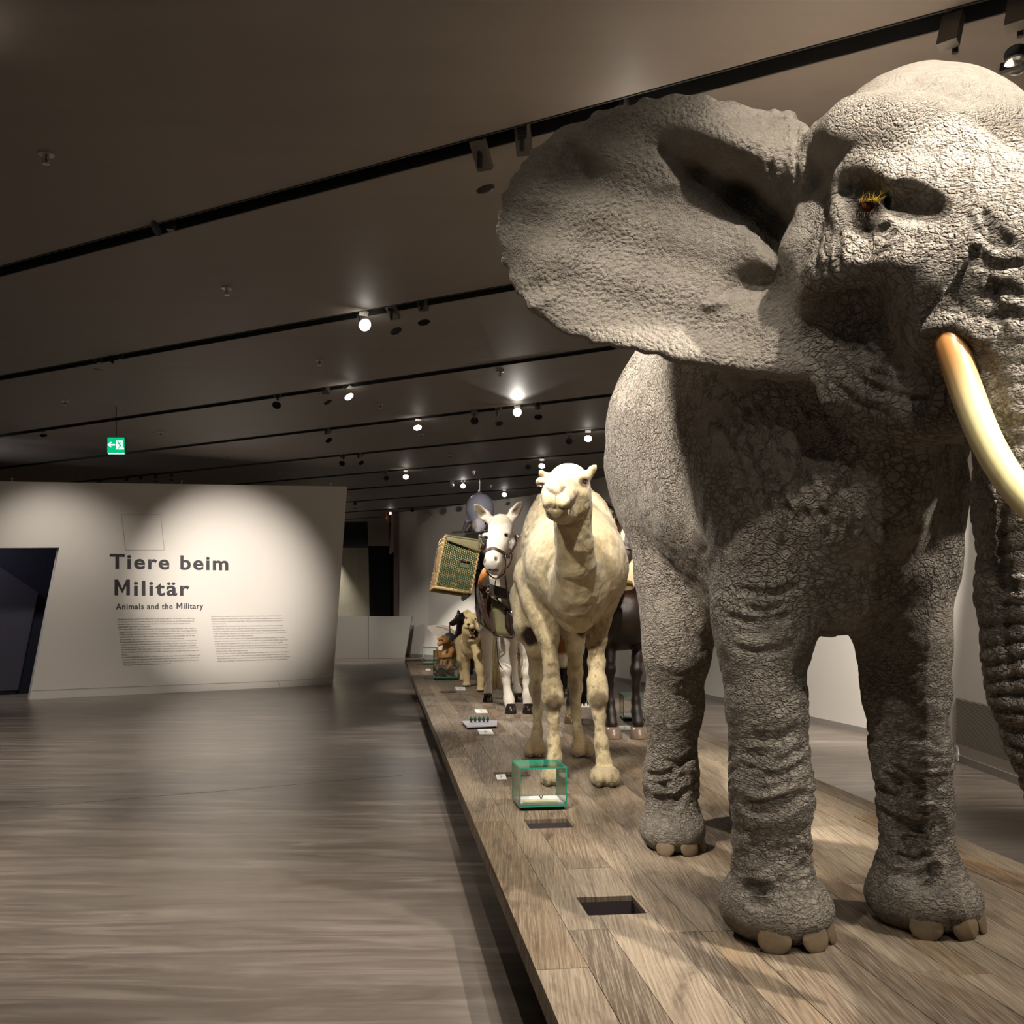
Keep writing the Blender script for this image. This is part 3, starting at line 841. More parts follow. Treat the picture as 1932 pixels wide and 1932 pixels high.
def fur_mat(name, rough=0.75, bump=0.5, scale=120, var=0.25, stretch=(1, 1, 0.35), spec=0.25, patch=7.0, sheen=0.0):
    m = NT(name); c = m.attr('Col')
    n1 = m.noise(1.0, 4, 0.7, m.mapping(tuple(scale * s_ for s_ in stretch)))
    n2 = m.noise(patch, 4, 0.6)
    col = m.mix(m.smooth(n1, 0.3, 0.75, 0, var), c, (0.02, 0.015, 0.01))
    col = m.mix(m.smooth(n2, 0.45, 0.75, 0, var * 0.7), col, (0.10, 0.075, 0.045))
    h = m.math('ADD', n1, m.math('MULTIPLY', n2, 1.5))
    if sheen: m.set(Sheen_Weight=sheen)
    return m.done(col, rough, m.bump(h, bump, 0.012), 0.0, spec)
def eye(parent, c, r, col='#2a160a', name='eye'):
    m = M.get('eye' + col) or simple('glass_eye', col, 0.06, 0, 0.3, 60); M['eye' + col] = m
    return MB().ell(c, r, 12, 8).build(name, m, parent, smooth=True)
# ------------------------------------------------------------------ elephant
EF = np.array((0.137, -0.9906, 0)); EL = np.array((0.9906, 0.137, 0)); EU = np.array((0, 0, 1.0))
ER = np.column_stack((EF, EL, EU)); EO = np.array((1.2, 4.8, 0))
def L(u, v, z): return EO + EF * u + EL * v + EU * (z + ZP)
HC = V(1745, 400, 3.5)
def H(u, v, z): return HC + EF * u + EL * v + EU * z
def mir(p):
    d = p - HC; return p - 2 * EL * (d @ EL) if p.ndim == 1 else p - 2 * np.outer(d @ EL, EL)
EH = 0.0108
E = Field((0.20, 2.55, ZP - 0.05), (2.75, 6.55, 3.66), EH)
# trunk of the body
E.ell(L(-0.05, 0, 2.08), (1.15, 0.60, 0.80), 0.1, ER)
E.ell(L(-0.72, 0, 2.12), (0.55, 0.59, 0.76), 0.2, ER)
E.ell(L(0.62, 0, 2.05), (0.48, 0.52, 0.80), 0.2, ER)
E.ell(L(0.78, 0, 1.62), (0.26, 0.34, 0.46), 0.2, ER)
# right hind leg (left in the picture)
E.chain([pr(1305, 800, 5.45, 140), pr(1283, 960, 5.35, 88), pr(1276, 1090, 5.28, 70), pr(1277, 1175, 5.24, 60), pr(1277, 1235, 5.22, 55), pr(1271, 1330, 5.32, 49), pr(1266, 1470, 5.36, 46), pr(1268, 1545, 5.34, 50)], 0.1)
E.ell(V(1270, 1590, 5.28) * np.array((1, 1, 0)) + np.array((0, 0, ZP + 0.085)), (0.165, 0.205, 0.115), 0.09)
# left hind leg
E.chain([(np.array((1.42, 5.75, 2.3)), 0.4), (np.array((1.42, 5.62, 1.7)), 0.22), (np.array((1.42, 5.55, 1.40)), 0.165), (np.array((1.42, 5.72, 1.0)), 0.135), (np.array((1.42, 5.8, 0.62)), 0.13)], 0.1)
E.ell((1.41, 5.76, ZP + 0.085), (0.165, 0.2, 0.115), 0.09)
# right fore leg
E.chain([pr(1440, 760, 4.35, 132), pr(1432, 930, 4.2, 100), pr(1434, 1050, 4.1, 90), pr(1437, 1150, 4.05, 86), pr(1441, 1215, 4.02, 78), pr(1445, 1333, 3.98, 68), pr(1453, 1443, 3.96, 68), pr(1457, 1504, 3.95, 69), pr(1456, 1605, 3.95, 65), pr(1457, 1686, 3.94, 68)], 0.09)
E.ell(V(1464, 1745, 3.93) * np.array((1, 1, 0)) + np.array((0, 0, ZP + 0.10)), (0.217, 0.25, 0.135), 0.1)
# left fore leg
E.chain([pr(1716, 800, 4.45, 110), pr(1722, 930, 4.25, 92), pr(1712, 1020, 4.16, 90), pr(1706, 1092, 4.12, 84), pr(1703, 1200, 4.1, 79), pr(1708, 1301, 4.1, 72), pr(1718, 1423, 4.1, 66), pr(1727, 1524, 4.1, 62), pr(1730, 1625, 4.09, 61), pr(1732, 1672, 4.08, 66)], 0.09)
E.ell(V(1741, 1720, 4.07) * np.array((1, 1, 0)) + np.array((0, 0, ZP + 0.10)), (0.222, 0.25, 0.135), 0.1)
# elbows, belly fold, tail
E.cone(L(0.55, -0.05, 1.42), L(-0.4, 0.0, 1.38), 0.2, 0.25, 0.15)
E.chain([(L(0.2, 0.08, 1.33), 0.10), (L(0.42, 0.1, 1.22), 0.065), (L(0.5, 0.1, 1.17), 0.035)], 0.07)
E.chain([(L(-1.2, 0, 2.5), 0.10), (L(-1.32, 0.0, 2.1), 0.055), (L(-1.33, 0.06, 1.5), 0.035), (L(-1.33, 0.09, 1.12), 0.026)], 0.05)
# neck and throat
E.cone(H(-0.12, 0, -0.12), L(0.45, 0, 2.2), 0.40, 0.56, 0.15)
E.chain([(H(0.0, -0.06, -0.66), 0.17), (H(-0.25, -0.06, -0.95), 0.17), (L(0.85, -0.02, 1.68), 0.20)], 0.15)
# skull
E.ell(H(0, 0, 0), (0.44, 0.42, 0.45), 0.1, ER)
E.ell(H(-0.04, -0.02, 0.13), (0.36, 0.36, 0.33), 0.10, ER)
E.ell(H(0.25, 0, -0.13), (0.28, 0.33, 0.33), 0.12, ER)
E.ell(H(0.34, 0, -0.34), (0.24, 0.31, 0.34), 0.14, ER)
for sgn in (-1, 1):
    h = lambda u, v, z: H(u, v * -sgn if sgn > 0 else v, z) if False else H(u, v * (1 if sgn < 0 else -1), z)
    E.ell(h(0.14, -0.31, -0.24), (0.22, 0.16, 0.19), 0.08, ER)              # cheek bone under the eye
    E.chain([(h(0.02, -0.40, -0.02), 0.075), (h(0.0, -0.43, -0.16), 0.085), (h(0.0, -0.40, -0.30), 0.075)], 0.05)   # ear-hole fold
    E.chain([(h(0.02, -0.385, 0.20), 0.06), (h(0.20, -0.36, 0.165), 0.07), (h(0.33, -0.27, 0.10), 0.075), (h(0.45, -0.18, 0.05), 0.06)], 0.12)  # brow
    E.chain([(h(0.33, -0.19, -0.12), 0.17), (h(0.41, -0.19, -0.34), 0.125), (h(0.435, -0.175, -0.49), 0.085)], 0.08)    # tusk sheath
    E.chain([(h(-0.12, -0.24, -0.35), 0.19), (h(0.03, -0.22, -0.58), 0.155), (h(0.17, -0.10, -0.69), 0.115), (h(0.30, 0, -0.70), 0.07)], 0.09)  # jaw
    E.ell(h(0.20, -0.41, -0.41), (0.17, 0.12, 0.115), 0.08, ER, 'd')              # hollow between cheek and tusk sheath
    E.ell(h(0.04, -0.47, 0.06), (0.06, 0.07, 0.05), 0.05, ER, 'd')            # hollow before the ear
# trunk
E.chain([(V(1868, 350, 3.2), 0.25), (V(1918, 500, 3.03), 0.235), (V(1942, 640, 2.98), 0.195), (V(1954, 760, 2.97), 0.178), (V(1957, 950, 2.97), 0.170), (V(1957, 1120, 3.0), 0.160), (V(1960, 1230, 3.02), 0.148), (V(1966, 1300, 3.03), 0.138), (V(1986, 1400, 3.04), 0.120), (V(2012, 1490, 3.04), 0.105), (V(2048, 1570, 3.03), 0.092), (V(2094, 1630, 3.0), 0.085), (V(2140, 1655, 2.97), 0.08)], 0.06)
# ears: outline as seen, on a cupped sheet with real thickness
EAR = np.array([(1500, 208), (1455, 211), (1400, 196), (1330, 181), (1290, 177), (1220, 185), (1140, 205), (1060, 240), (1000, 285), (960, 335), (940, 390), (937, 430), (948, 500), (960, 530), (978, 558), (1010, 600), (1062, 632), (1110, 648), (1155, 655), (1210, 668), (1265, 682), (1320, 696), (1380, 708), (1430, 718), (1480, 720), (1528, 722), (1545, 714), (1549, 692), (1540, 650), (1552, 560), (1560, 430), (1560, 300)], float)
rx = np.arange(880, 1640, 2.0); ry = np.arange(120, 780, 2.0); GX, GY = np.meshgrid(rx, ry, indexing='ij')
dd = np.full(GX.shape, 1e9); inside = np.zeros(GX.shape, bool)
for i in range(len(EAR)):
    a, b = EAR[i], EAR[(i + 1) % len(EAR)]
    dd = np.minimum(dd, segd(GX, GY, a, b)[0])
    cr_ = ((a[1] > GY) != (b[1] > GY)); xs = a[0] + (GY - a[1]) / (b[1] - a[1] + 1e-9) * (b[0] - a[0])
    inside ^= cr_ & (GX < xs)
d2 = np.where(inside, -dd, dd)
s_ = np.clip((1520 - GX) / 580, 0, 1.1)
rel = 3.60 + 0.16 * s_ + 0.10 * s_ ** 2
rng = np.random.default_rng(3)
def bmp(a, b, amp, sig):
    global rel
    d, t = segd(GX, GY, a, b); rel = rel + amp * np.exp(-(d / sig) ** 2)
bmp((1215, 400), (1260, 440), 0.06, 190)         # cupped middle
bmp((1320, 333), (1400, 375), 0.09, 26); bmp((1400, 375), (1505, 470), 0.17, 34)   # deep fold under the root
bmp((1250, 285), (1320, 333), 0.03, 14); bmp((1320, 338), (1235, 352), -0.012, 9)
bmp((1330, 240), (1520, 330), -0.10, 70)         # thick upper root
bmp((1395, 395), (1520, 600), -0.045, 26)        # front fold of the ear
bmp((1395, 548), (1470, 532), 0.055, 34); bmp((1330, 575), (1450, 560), -0.02, 9); bmp((1400, 590), (1475, 575), -0.014, 8)
bmp((1475, 640), (1520, 690), -0.07, 50)
bmp((1100, 250), (1150, 290), -0.03, 30); bmp((1080, 290), (1110, 330), 0.03, 25)
bmp((960, 560), (1010, 545), 0.03, 18); bmp((990, 580), (1040, 560), -0.02, 14)
rel = rel + 0.012 * np.sin(GX / 23 + GY / 31) * sstep(s_, 0.3, 1.0) + 0.01 * np.sin(GY / 17 - GX / 60)
rel = rel - 0.07 * np.exp(-((GY - 690 + (1500 - GX) * 0.1) / 40) ** 2) * sstep(1 - s_, 0.0, 0.6) * 0.6
d2m = d2 / FPX * 3.75 + 0.006 * np.sin(GX / 9.0 + 2 * np.sin(GY / 13)) + 0.004 * np.sin(GY / 5.0)
th = 0.020 + 0.05 * np.exp(-(segd(GX, GY, (1380, 255), (1540, 330))[0] / 75) ** 2) + 0.03 * sstep(GX, 1440, 1545)
def ear(field, mirror):
    lo = np.array((-0.12, 3.3, 2.3)); hi = np.array((1.35, 4.2, 3.62))
    if mirror:
        cs = np.array([mir(np.array((x, y, z))) for x in (lo[0], hi[0]) for y in (lo[1], hi[1]) for z in (lo[2], hi[2])]); lo, hi = cs.min(0), cs.max(0)
    sl, g = field.box(lo, hi)
    X, Y, Z = np.broadcast_arrays(*g); sh = X.shape
    p = np.stack((X.ravel(), Y.ravel(), Z.ravel()), 1).astype(np.float32)
    if mirror: p = mir(p.astype(np.float64)).astype(np.float32)
    px, py = proj(p)
    ix = (px - rx[0]) / 2; iy = (py - ry[0]) / 2; ok = (ix >= 0) & (iy >= 0) & (ix < len(rx) - 1.01) & (iy < len(ry) - 1.01)
    ix = np.clip(ix, 0, len(rx) - 1.01); iy = np.clip(iy, 0, len(ry) - 1.01); i0 = ix.astype(int); j0 = iy.astype(int); fx, fy = ix - i0, iy - j0
    sm = lambda A: A[i0, j0] * (1 - fx) * (1 - fy) + A[i0 + 1, j0] * fx * (1 - fy) + A[i0, j0 + 1] * (1 - fx) * fy + A[i0 + 1, j0 + 1] * fx * fy
    d = np.maximum(np.abs(p[:, 1] - sm(rel)) * 0.93 - sm(th), -10); e = sm(d2m)
    k = 0.03; hh = np.maximum(k - np.abs(d - e), 0) / k; d = np.maximum(d, e) + hh * hh * k / 4
    d = np.where(ok, d, 0.5).astype(np.float32).reshape(sh)
    field.comb(sl, d, 0.045, 'u')
E2 = E
# widen the field for both ears
Efull = Field((-0.14, 2.55, ZP - 0.05), (3.05, 6.55, 3.66), EH)
off = np.round((E.lo - Efull.lo) / EH).astype(int)
Efull.f[off[0]:off[0] + E.f.shape[0], off[1]:off[1] + E.f.shape[1], off[2]:off[2] + E.f.shape[2]] = E.f[:Efull.f.shape[0] - off[0]]
Efull.ax = [(Efull.lo[i] + (E.lo[i] - Efull.lo[i] - off[i] * EH) + EH * np.arange(Efull.f.shape[i])).astype(np.float32) for i in range(3)]
Efull.lo = np.array([a[0] for a in Efull.ax], float)
ear(Efull, False); ear(Efull, True)
T = Efull.trace
T([(1530, 535), (1575, 505), (1640, 488), (1712, 492)], 0.045, 0.06, 'u', 0.02)          # cheek bone
EYD = Efull.hit(1638, 392); EGX = (Efull.hit(1692, 392) - Efull.hit(1592, 392)) / 100; TSK = Efull.hit(1797, 648)
Efull.ell(V(1639, 386, EYD - 0.005), (0.062, 0.062, 0.086), 0.03, None, 'd')
T([(1586, 425), (1588, 360), (1612, 322), (1650, 314), (1684, 336)], 0.022, 0.045, 'u', 0.004)  # rim of the eye socket
T([(1684, 372), (1720, 386), (1768, 398)], 0.022, 0.05)
EYB = V(1638, 392, EYD + 0.028)
lid = lambda pts, r: [Efull.cone(V(x, y, EYD + 0.5 * dz + 0.008 + EGX * (x - 1638)), V(x2, y2, EYD + 0.5 * dz2 + 0.008 + EGX * (x2 - 1638)), r, r, 0.016) for (x, y, dz), (x2, y2, dz2) in zip(pts[:-1], pts[1:])]
lid([(1616, 394, 0.028), (1626, 381, 0.010), (1642, 378, 0.004), (1658, 386, 0.012), (1664, 396, 0.028)], 0.0105)
lid([(1614, 396, 0.028), (1628, 405, 0.014), (1644, 406, 0.010), (1662, 398, 0.024)], 0.0105)
lid([(1606, 388, 0.03), (1616, 366, 0.018), (1642, 360, 0.010), (1664, 370, 0.02)], 0.0115); lid([(1606, 366, 0.03), (1622, 346, 0.026), (1648, 342, 0.022), (1666, 352, 0.03)], 0.012)
T([(1610, 421), (1640, 430), (1674, 417)], 0.013, 0.02, 'u', 0.006)
lid([(1606, 408, 0.026), (1626, 420, 0.012), (1648, 421, 0.010), (1670, 410, 0.024)], 0.0115)
T([(1600, 452), (1640, 462), (1690, 440)], 0.010); T([(1592, 468), (1640, 478), (1700, 458)], 0.010); T([(1604, 436), (1640, 444), (1678, 425)], 0.009)
T([(1552, 425), (1540, 470), (1546, 530)], 0.010); T([(1570, 425), (1560, 475), (1566, 520)], 0.009); T([(1585, 440), (1578, 475), (1584, 505)], 0.008)
T([(1478, 214), (1466, 290), (1478, 380)], 0.009); T([(1492, 212), (1482, 300), (1494, 400)], 0.009); T([(1504, 214), (1498, 300), (1506, 380)], 0.007); T([(1462, 215), (1450, 280), (1456, 330)], 0.007)
T([(1856, 455), (1800, 528), (1752, 575), (1738, 625)], 0.010); T([(1810, 585), (1800, 560), (1815, 520)], 0.007); T([(1850, 235), (1895, 262), (1931, 292)], 0.006)
T([(1555, 640), (1620, 715), (1690, 745), (1765, 752)], 0.011); T([(1585, 630), (1640, 695), (1720, 722)], 0.010); T([(1545, 690), (1600, 750), (1680, 782)], 0.010); T([(1610, 625), (1660, 680), (1715, 700)], 0.008)
T([(1858, 660), (1884, 760), (1890, 900), (1891, 1060), (1896, 1200), (1915, 1330)], 0.010)
T([(1742, 640), (1770, 615), (1812, 612), (1845, 640)], 0.018, 0.03, 'u')
T([(1820, 400), (1850, 440), (1900, 480)], 0.008); T([(1850, 395), (1880, 440), (1925, 470)], 0.008); T([(1830, 470), (1870, 500), (1931, 500)], 0.008); T([(1850, 560), (1890, 545), (1931, 560)], 0.010); T([(1860, 600), (1900, 590), (1931, 600)], 0.010); T([(1868, 520), (1885, 600), (1890, 650)], 0.008)
rl = random.Random(21)
def leg_folds(xl, xr, y0, y1, n, slope, r0):
    for k in range(n):
        y = y0 + (y1 - y0) * (k + rl.uniform(-.3, .3)) / n; a = rl.uniform(0, 0.35); b = rl.uniform(0.65, 1.0); w_ = xr - xl
        P = [(xl + w_ * (a + (b - a) * q), y - slope * w_ * (a + (b - a) * q) + 14 * math.sin(PI * q) + rl.uniform(-3, 3)) for q in (0.02, 0.35, 0.7, 0.98)]
        T(P, r0 * rl.uniform(0.6, 1.1), 0.022)
leg_folds(1386, 1524, 1400, 1560, 7, 0.22, 0.013); leg_folds(1388, 1524, 1580, 1712, 8, 0.12, 0.013); leg_folds(1650, 1792, 1440, 1560, 7, -0.18, 0.013); leg_folds(1666, 1794, 1560, 1680, 8, 0.1, 0.012)
leg_folds(1218, 1316, 1440, 1540, 6, 0.25, 0.010); leg_folds(1345, 1520, 1120, 1240, 5, 0.05, 0.008)
for k in range(9):
    x = 1400 + k * 30; T([(x - 60, 745 + k * 3), (x - 20, 850), (x + 20 + 6 * k, 960 + 12 * k)], 0.006, 0.03)
for k in range(7):
    x = 1620 + k * 22; T([(x, 820), (x - 30, 900), (x - 60, 1010)], 0.009, 0.025)
Efull.floor(ZP + 0.001)
ev, ef = Efull.mesh(2)
del E, E2, Efull
# region weights and folds
px, py = proj(ev)
en = normals(ev, ef)
lu = (ev - EO) @ EF; lv = (ev - EO) @ EL; lz = ev[:, 2] - ZP
hu = (ev - HC) @ EF; hv = (ev - HC) @ EL; hz = (ev - HC) @ EU
ear_w = np.zeros(len(ev))
for mm in (False, True):
    q = mir(ev) if mm else ev
    qx, qy = proj(q); near = np.abs(q[:, 1] - (3.60 + 0.16 * np.clip((1520 - qx) / 580, 0, 1.1) + 0.1 * np.clip((1520 - qx) / 580, 0, 1.1) ** 2)) < 0.25
    ear_w = np.maximum(ear_w, near * sstep(1545 - qx, 0, 70) * (qy < 735) * (qx > 900))
trunk_w = sstep(hu, 0.36, 0.50) * sstep(-hz, -0.05, 0.35) * (lz > 0.1) * (lz < 2.9) * (lu > 1.4)
leg_w = (1 - sstep(lz, 0.95, 1.35)) * (lu < 1.35)
foot_w = 1 - sstep(lz, 0.13, 0.26)
fore = sstep(lu, 0.0, 0.3)
warp = fbm(ev, 5.0, 3, 2)
fold = np.sin(2 * PI * (lz * 9.0 + 0.75 * warp + 1.3 * lv * np.sin(7 * lz))) ; fold = -np.clip(-fold - 0.3, 0, 1) ** 1.3
fold2 = np.sin(2 * PI * (lz * 16 + 0.9 * warp - 2.2 * lv)); fold2 = -np.clip(-fold2 - 0.2, 0, 1) ** 1.3
knee = np.exp(-((lz - 0.62) / 0.26) ** 2) * fore + np.exp(-((lz - 0.28) / 0.10) ** 2) * 1.1
disp = leg_w * (1 - foot_w) * (0.012 * fold * np.clip(knee, 0, 1.2) * sstep(fbm(ev, 4, 2, 9), -0.7, 0.3) + 0.006 * fold2 * (0.35 + knee))
disp += (1 - ear_w) * (1 - leg_w) * (1 - trunk_w) * 0.006 * fbm(ev, 7, 3, 5)
disp += leg_w * 0.005 * fbm(ev, 12, 3, 6)
ring = np.sin(2 * PI * ((ev[:, 2]) * 19 + 0.35 * warp)); ring = -np.clip(-ring - 0.0, 0, 1) ** 1.5
frontness = sstep(hv + 0.0, -0.13, -0.04)
disp += trunk_w * (0.020 * ring * (0.15 + 0.85 * frontness) + 0.004 * fbm(ev, 14, 3, 8)) * sstep(2.55 - ev[:, 2], 0.0, 0.3)
# skin folds of the chest and shoulder, the cheek, and fine roll of the ear root
chest = sstep(lu, 0.2, 0.6) * sstep(lz, 1.1, 1.5) * (1 - ear_w) * (hu < 0.1)
cf = np.sin(2 * PI * (lv * 5 + (lz - 1.6) * lv * 2.2 + 0.5 * warp)); disp += chest * 0.012 * -np.clip(-cf - 0.3, 0, 1)
rootf = np.exp(-((px - 1475) / 45) ** 2) * (py < 420) * (py > 150) * (ev[:, 1] < 3.9)
disp += rootf * 0.004 * np.sin(px / 4.2 + 2 * np.sin(py / 60))
# front legs below the ribs
ev = ev + en * disp[:, None]
ev[:, 2] = np.maximum(ev[:, 2], ZP + 0.0005)
dirt = np.zeros(len(ev))  # dark skin stain round the eye, with socket and brow shade painted in
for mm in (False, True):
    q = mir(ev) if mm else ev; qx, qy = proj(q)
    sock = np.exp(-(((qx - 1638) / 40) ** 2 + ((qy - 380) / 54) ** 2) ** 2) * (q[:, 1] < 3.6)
    sock = np.maximum(sock, np.exp(-(segd(qx, qy, (1690, 392), (1775, 398))[0] / 20) ** 2) * 0.7 * (q[:, 1] < 3.5))  # shadow of the brow painted in beside the eye
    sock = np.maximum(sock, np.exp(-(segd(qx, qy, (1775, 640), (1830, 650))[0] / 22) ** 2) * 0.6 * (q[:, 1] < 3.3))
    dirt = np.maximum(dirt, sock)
brow_w = sstep(hz, -0.12, 0.15) * (hu > -0.6) * (1 - ear_w)
def elephant_skin():
    m = NT('elephant_skin'); R = m.sep(m.attr('Reg')); Q = m.sep(m.attr('Reg2'))
    earw, legw, trw = R[0], R[1], R[2]; stain_shade_w, broww = Q[0], Q[1]
    P = m.tc.outputs['Object']
    wn = m.n('ShaderNodeTexNoise'); wn.inputs['Scale'].default_value = 6; wn.inputs['Detail'].default_value = 3; m.t.links.new(P, wn.inputs['Vector'])
    wv = m.n('ShaderNodeVectorMath', operation='MULTIPLY_ADD'); m.t.links.new(wn.outputs['Color'], wv.inputs[0]); wv.inputs[1].default_value = (0.06, 0.06, 0.06); m.t.links.new(P, wv.inputs[2])
    W = wv.outputs[0]
    rid = lambda sc_, lo, hi, mp, d=5: m.smooth(m.math('ABSOLUTE', m.math('SUBTRACT', m.noise(sc_, d, 0.55, mp, 0.4), 0.5)), lo, hi)
    big = m.smooth(m.vor(27, vec=m.mapping((1.0, 1.0, 1.3), (0.3, 0.2, 0.5), W)), 0.0, 0.16)
    med = m.smooth(m.vor(46, vec=m.mapping((1, 1, 1.2), (0.2, 0.4, 0.1), W)), 0.0, 0.2)
    sml = m.smooth(m.vor(95, vec=W), 0.0, 0.25)
    leg = m.smooth(m.vor(26, vec=m.mapping((1.0, 1.0, 2.0), (0, 0, 0.2), W)), 0.0, 0.2)
    legm = m.smooth(m.vor(62, vec=m.mapping((1.0, 1.0, 1.4), (0, 0, 0.2), W)), 0.0, 0.2)
    r1 = rid(9.0, 0.0, 0.035, m.mapping((1, 1, 0.8), (0.2, 0.1, 0), W)); r2 = rid(15.0, 0.0, 0.05, m.mapping((1, 1, 2.4), (0, 0.1, 0.4), W))
    peb = m.vor(58, 'F1', W)
    fine = m.noise(210, 3, 0.7)
    mid = m.noise(26, 5, 0.65)
    mask = m.smooth(m.noise(3.0, 3, 0.5), 0.35, 0.6); mask2 = m.smooth(m.noise(4.3, 3, 0.5), 0.38, 0.62)
    mx = lambda a, b, f: m.math('ADD', m.math('MULTIPLY', a, m.math('SUBTRACT', 1.0, f)), m.math('MULTIPLY', b, f))
    ad = lambda *xs: __import__('functools').reduce(lambda a, b: m.math('ADD', a, b), xs)
    ml = lambda a, b: m.math('MULTIPLY', a, b)
    body = ad(ml(big, ml(mask, 0.55)), ml(r1, 0.55), ml(med, mx(0.18, 0.45, mask2)), ml(sml, 0.2))
    legh = ad(ml(leg, mx(0.35, 0.75, mask2)), ml(legm, 0.45), ml(r2, 0.5))
    h = mx(body, legh, m.math('MAXIMUM', legw, trw))
    browh = ad(ml(ad(med, sml), ml(mask, 0.3)), ml(r1, ml(mask2, 0.25)))
    h = mx(h, browh, ml(broww, 0.9))
    earh = ad(ml(m.smooth(peb, 0.0, 0.8, 1.0, 0.0), m.smooth(m.noise(2.2, 2), 0.3, 0.55, 0.25, 0.8)), ml(m.smooth(m.vor(110, vec=W), 0, 0.2), 0.15), ml(r2, 0.12))
    h = mx(h, earh, earw)
    h = ml(h, m.math('SUBTRACT', 1.0, ml(stain_shade_w, 0.75)))
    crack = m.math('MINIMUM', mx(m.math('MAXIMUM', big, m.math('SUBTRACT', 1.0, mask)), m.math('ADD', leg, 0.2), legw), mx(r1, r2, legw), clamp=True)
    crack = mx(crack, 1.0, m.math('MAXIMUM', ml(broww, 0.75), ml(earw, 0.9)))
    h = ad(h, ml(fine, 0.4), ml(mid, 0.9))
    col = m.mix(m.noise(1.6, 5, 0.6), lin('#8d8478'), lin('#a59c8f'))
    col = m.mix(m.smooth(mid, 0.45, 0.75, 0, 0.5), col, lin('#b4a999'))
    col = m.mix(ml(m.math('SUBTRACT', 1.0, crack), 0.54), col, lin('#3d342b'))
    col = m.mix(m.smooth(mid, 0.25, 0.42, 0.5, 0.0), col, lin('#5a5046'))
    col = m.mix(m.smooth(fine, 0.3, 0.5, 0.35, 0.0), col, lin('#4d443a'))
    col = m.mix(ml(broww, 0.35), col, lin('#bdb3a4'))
    col = m.mix(ml(stain_shade_w, 0.88), col, lin('#2a1c14'))
    return m.done(col, 0.85, m.bump(h, 0.95, 0.015), 0.0, 0.2)
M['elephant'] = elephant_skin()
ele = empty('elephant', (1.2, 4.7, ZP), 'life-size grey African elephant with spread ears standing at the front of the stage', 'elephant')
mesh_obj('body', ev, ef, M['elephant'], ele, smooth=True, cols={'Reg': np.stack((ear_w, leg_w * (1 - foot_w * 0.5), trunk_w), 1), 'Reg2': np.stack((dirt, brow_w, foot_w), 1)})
print('elephant verts', len(ev), time.time() - T0)
# tusks
def tusk_mat():
    m = NT('ivory'); g = m.sep(m.attr('Col'))
    nz = m.noise(1.0, 4, 0.6, m.mapping((30, 30, 5)))
    col = m.mix(g[0], lin('#b07a42'), lin('#d9cb96')); col = m.mix(m.smooth(nz, 0.4, 0.8, 0, 0.4), col, lin('#a98a55'))
    return m.done(col, 0.38, m.bump(nz, 0.08, 0.004), 0.0, 0.5)
M['ivory'] = tusk_mat()
tp = cr([V(1788, 600, TSK + 0.10), V(1797, 652, TSK - 0.015), V(1826, 745, TSK - 0.08), V(1868, 845, TSK - 0.16), V(1928, 935, TSK - 0.25), V(2010, 1005, TSK - 0.34), V(2090, 1045, TSK - 0.42)], 6)
nT = len(tp)
for mm in (False, True):
    p_ = [mir(p) if mm else p for p in tp]
    mb = MB(); rad = [0.0495 * (1 - 0.25 * (i / nT)) * (1 if i < nT - 7 else max(0.12, (nT - i) / 8)) for i in range(nT)]
    mb.tube(p_, rad, 20)
    v = np.array(mb.v); cols = np.repeat(sstep(np.arange(nT) / nT, 0.18, 0.42), 20)
    o = mesh_obj('tusk', v, mb.f, M['ivory'], ele, smooth=True, cols={'Col': np.stack((cols, cols, cols), 1)})
# eyes, lashes
for mm in (False, True):
    t_ = (lambda p: mir(p)) if mm else (lambda p: p)
    eye(ele, t_(EYB), 0.0255, '#57280c')
    mb = MB()
    rnd2 = random.Random(4)
    for k in range(26):
        x = 1622 + k * 1.5; a = t_(V(x, 384 - 3 * math.sin(k / 25 * PI), EYD + EGX * (x - 1638) + 0.004))
        b = t_(V(x + rnd2.uniform(-3, 10), 380 - rnd2.uniform(1, 6), EYD - 0.035)); c = t_(V(x + rnd2.uniform(0, 16), 376 - rnd2.uniform(0, 18), EYD - 0.055))
        mb.tube([a, b, c], [0.0011, 0.0009, 0.0003], 4)
    o = mb.build('eyelashes', simple('yellow_lash', '#b59a2c', 0.5), ele); o['kind'] = 'stuff'
# toenails
M['nail'] = simple('toenail', '#75634b', 0.6, 0, 0.4, 20, 0.2)
for c, rx_, ry_, sz, angs in ((V(1464, 1745, 3.93), 0.217, 0.25, 1.0, (-16, 23, 56)), (V(1741, 1720, 4.07), 0.222, 0.25, 1.0, (-19, 18, 50)), (V(1270, 1590, 5.28), 0.165, 0.205, 0.8, (-21, 16, 54))):
    for dg in angs:
        q = math.radians(dg); w = (0.062 if abs(dg) < 40 else 0.048) * sz
        d = np.array((math.sin(q), -math.cos(q), 0)); nr = np.array((d[0] / rx_, d[1] / ry_, 0)); nr /= np.linalg.norm(nr)
        tg = np.array((-nr[1], nr[0], 0)); zc = ZP + 0.045 * sz
        rel_ = (ev - np.array((c[0], c[1], zc))); t_ = rel_ @ np.array((-d[1], d[0], 0)); sel = (np.abs(t_) < 0.03) & (np.abs(rel_[:, 2]) < 0.03) & (np.hypot(rel_[:, 0], rel_[:, 1]) < 0.4)
        rr = (rel_[sel] @ d).max() if sel.any() else ry_
        p = np.array((c[0], c[1], zc)) + d * (rr - 0.008)
        tl = np.array((0, 0, 1.0)) * 0.97 - nr * 0.25; tl /= np.linalg.norm(tl); nn = np.cross(tg, tl)
        MB().ell(p, (w, 0.0135, 0.054 * sz), 20, 12, np.column_stack((tg, nn, tl))).build('toenail', M['nail'], ele, smooth=True)
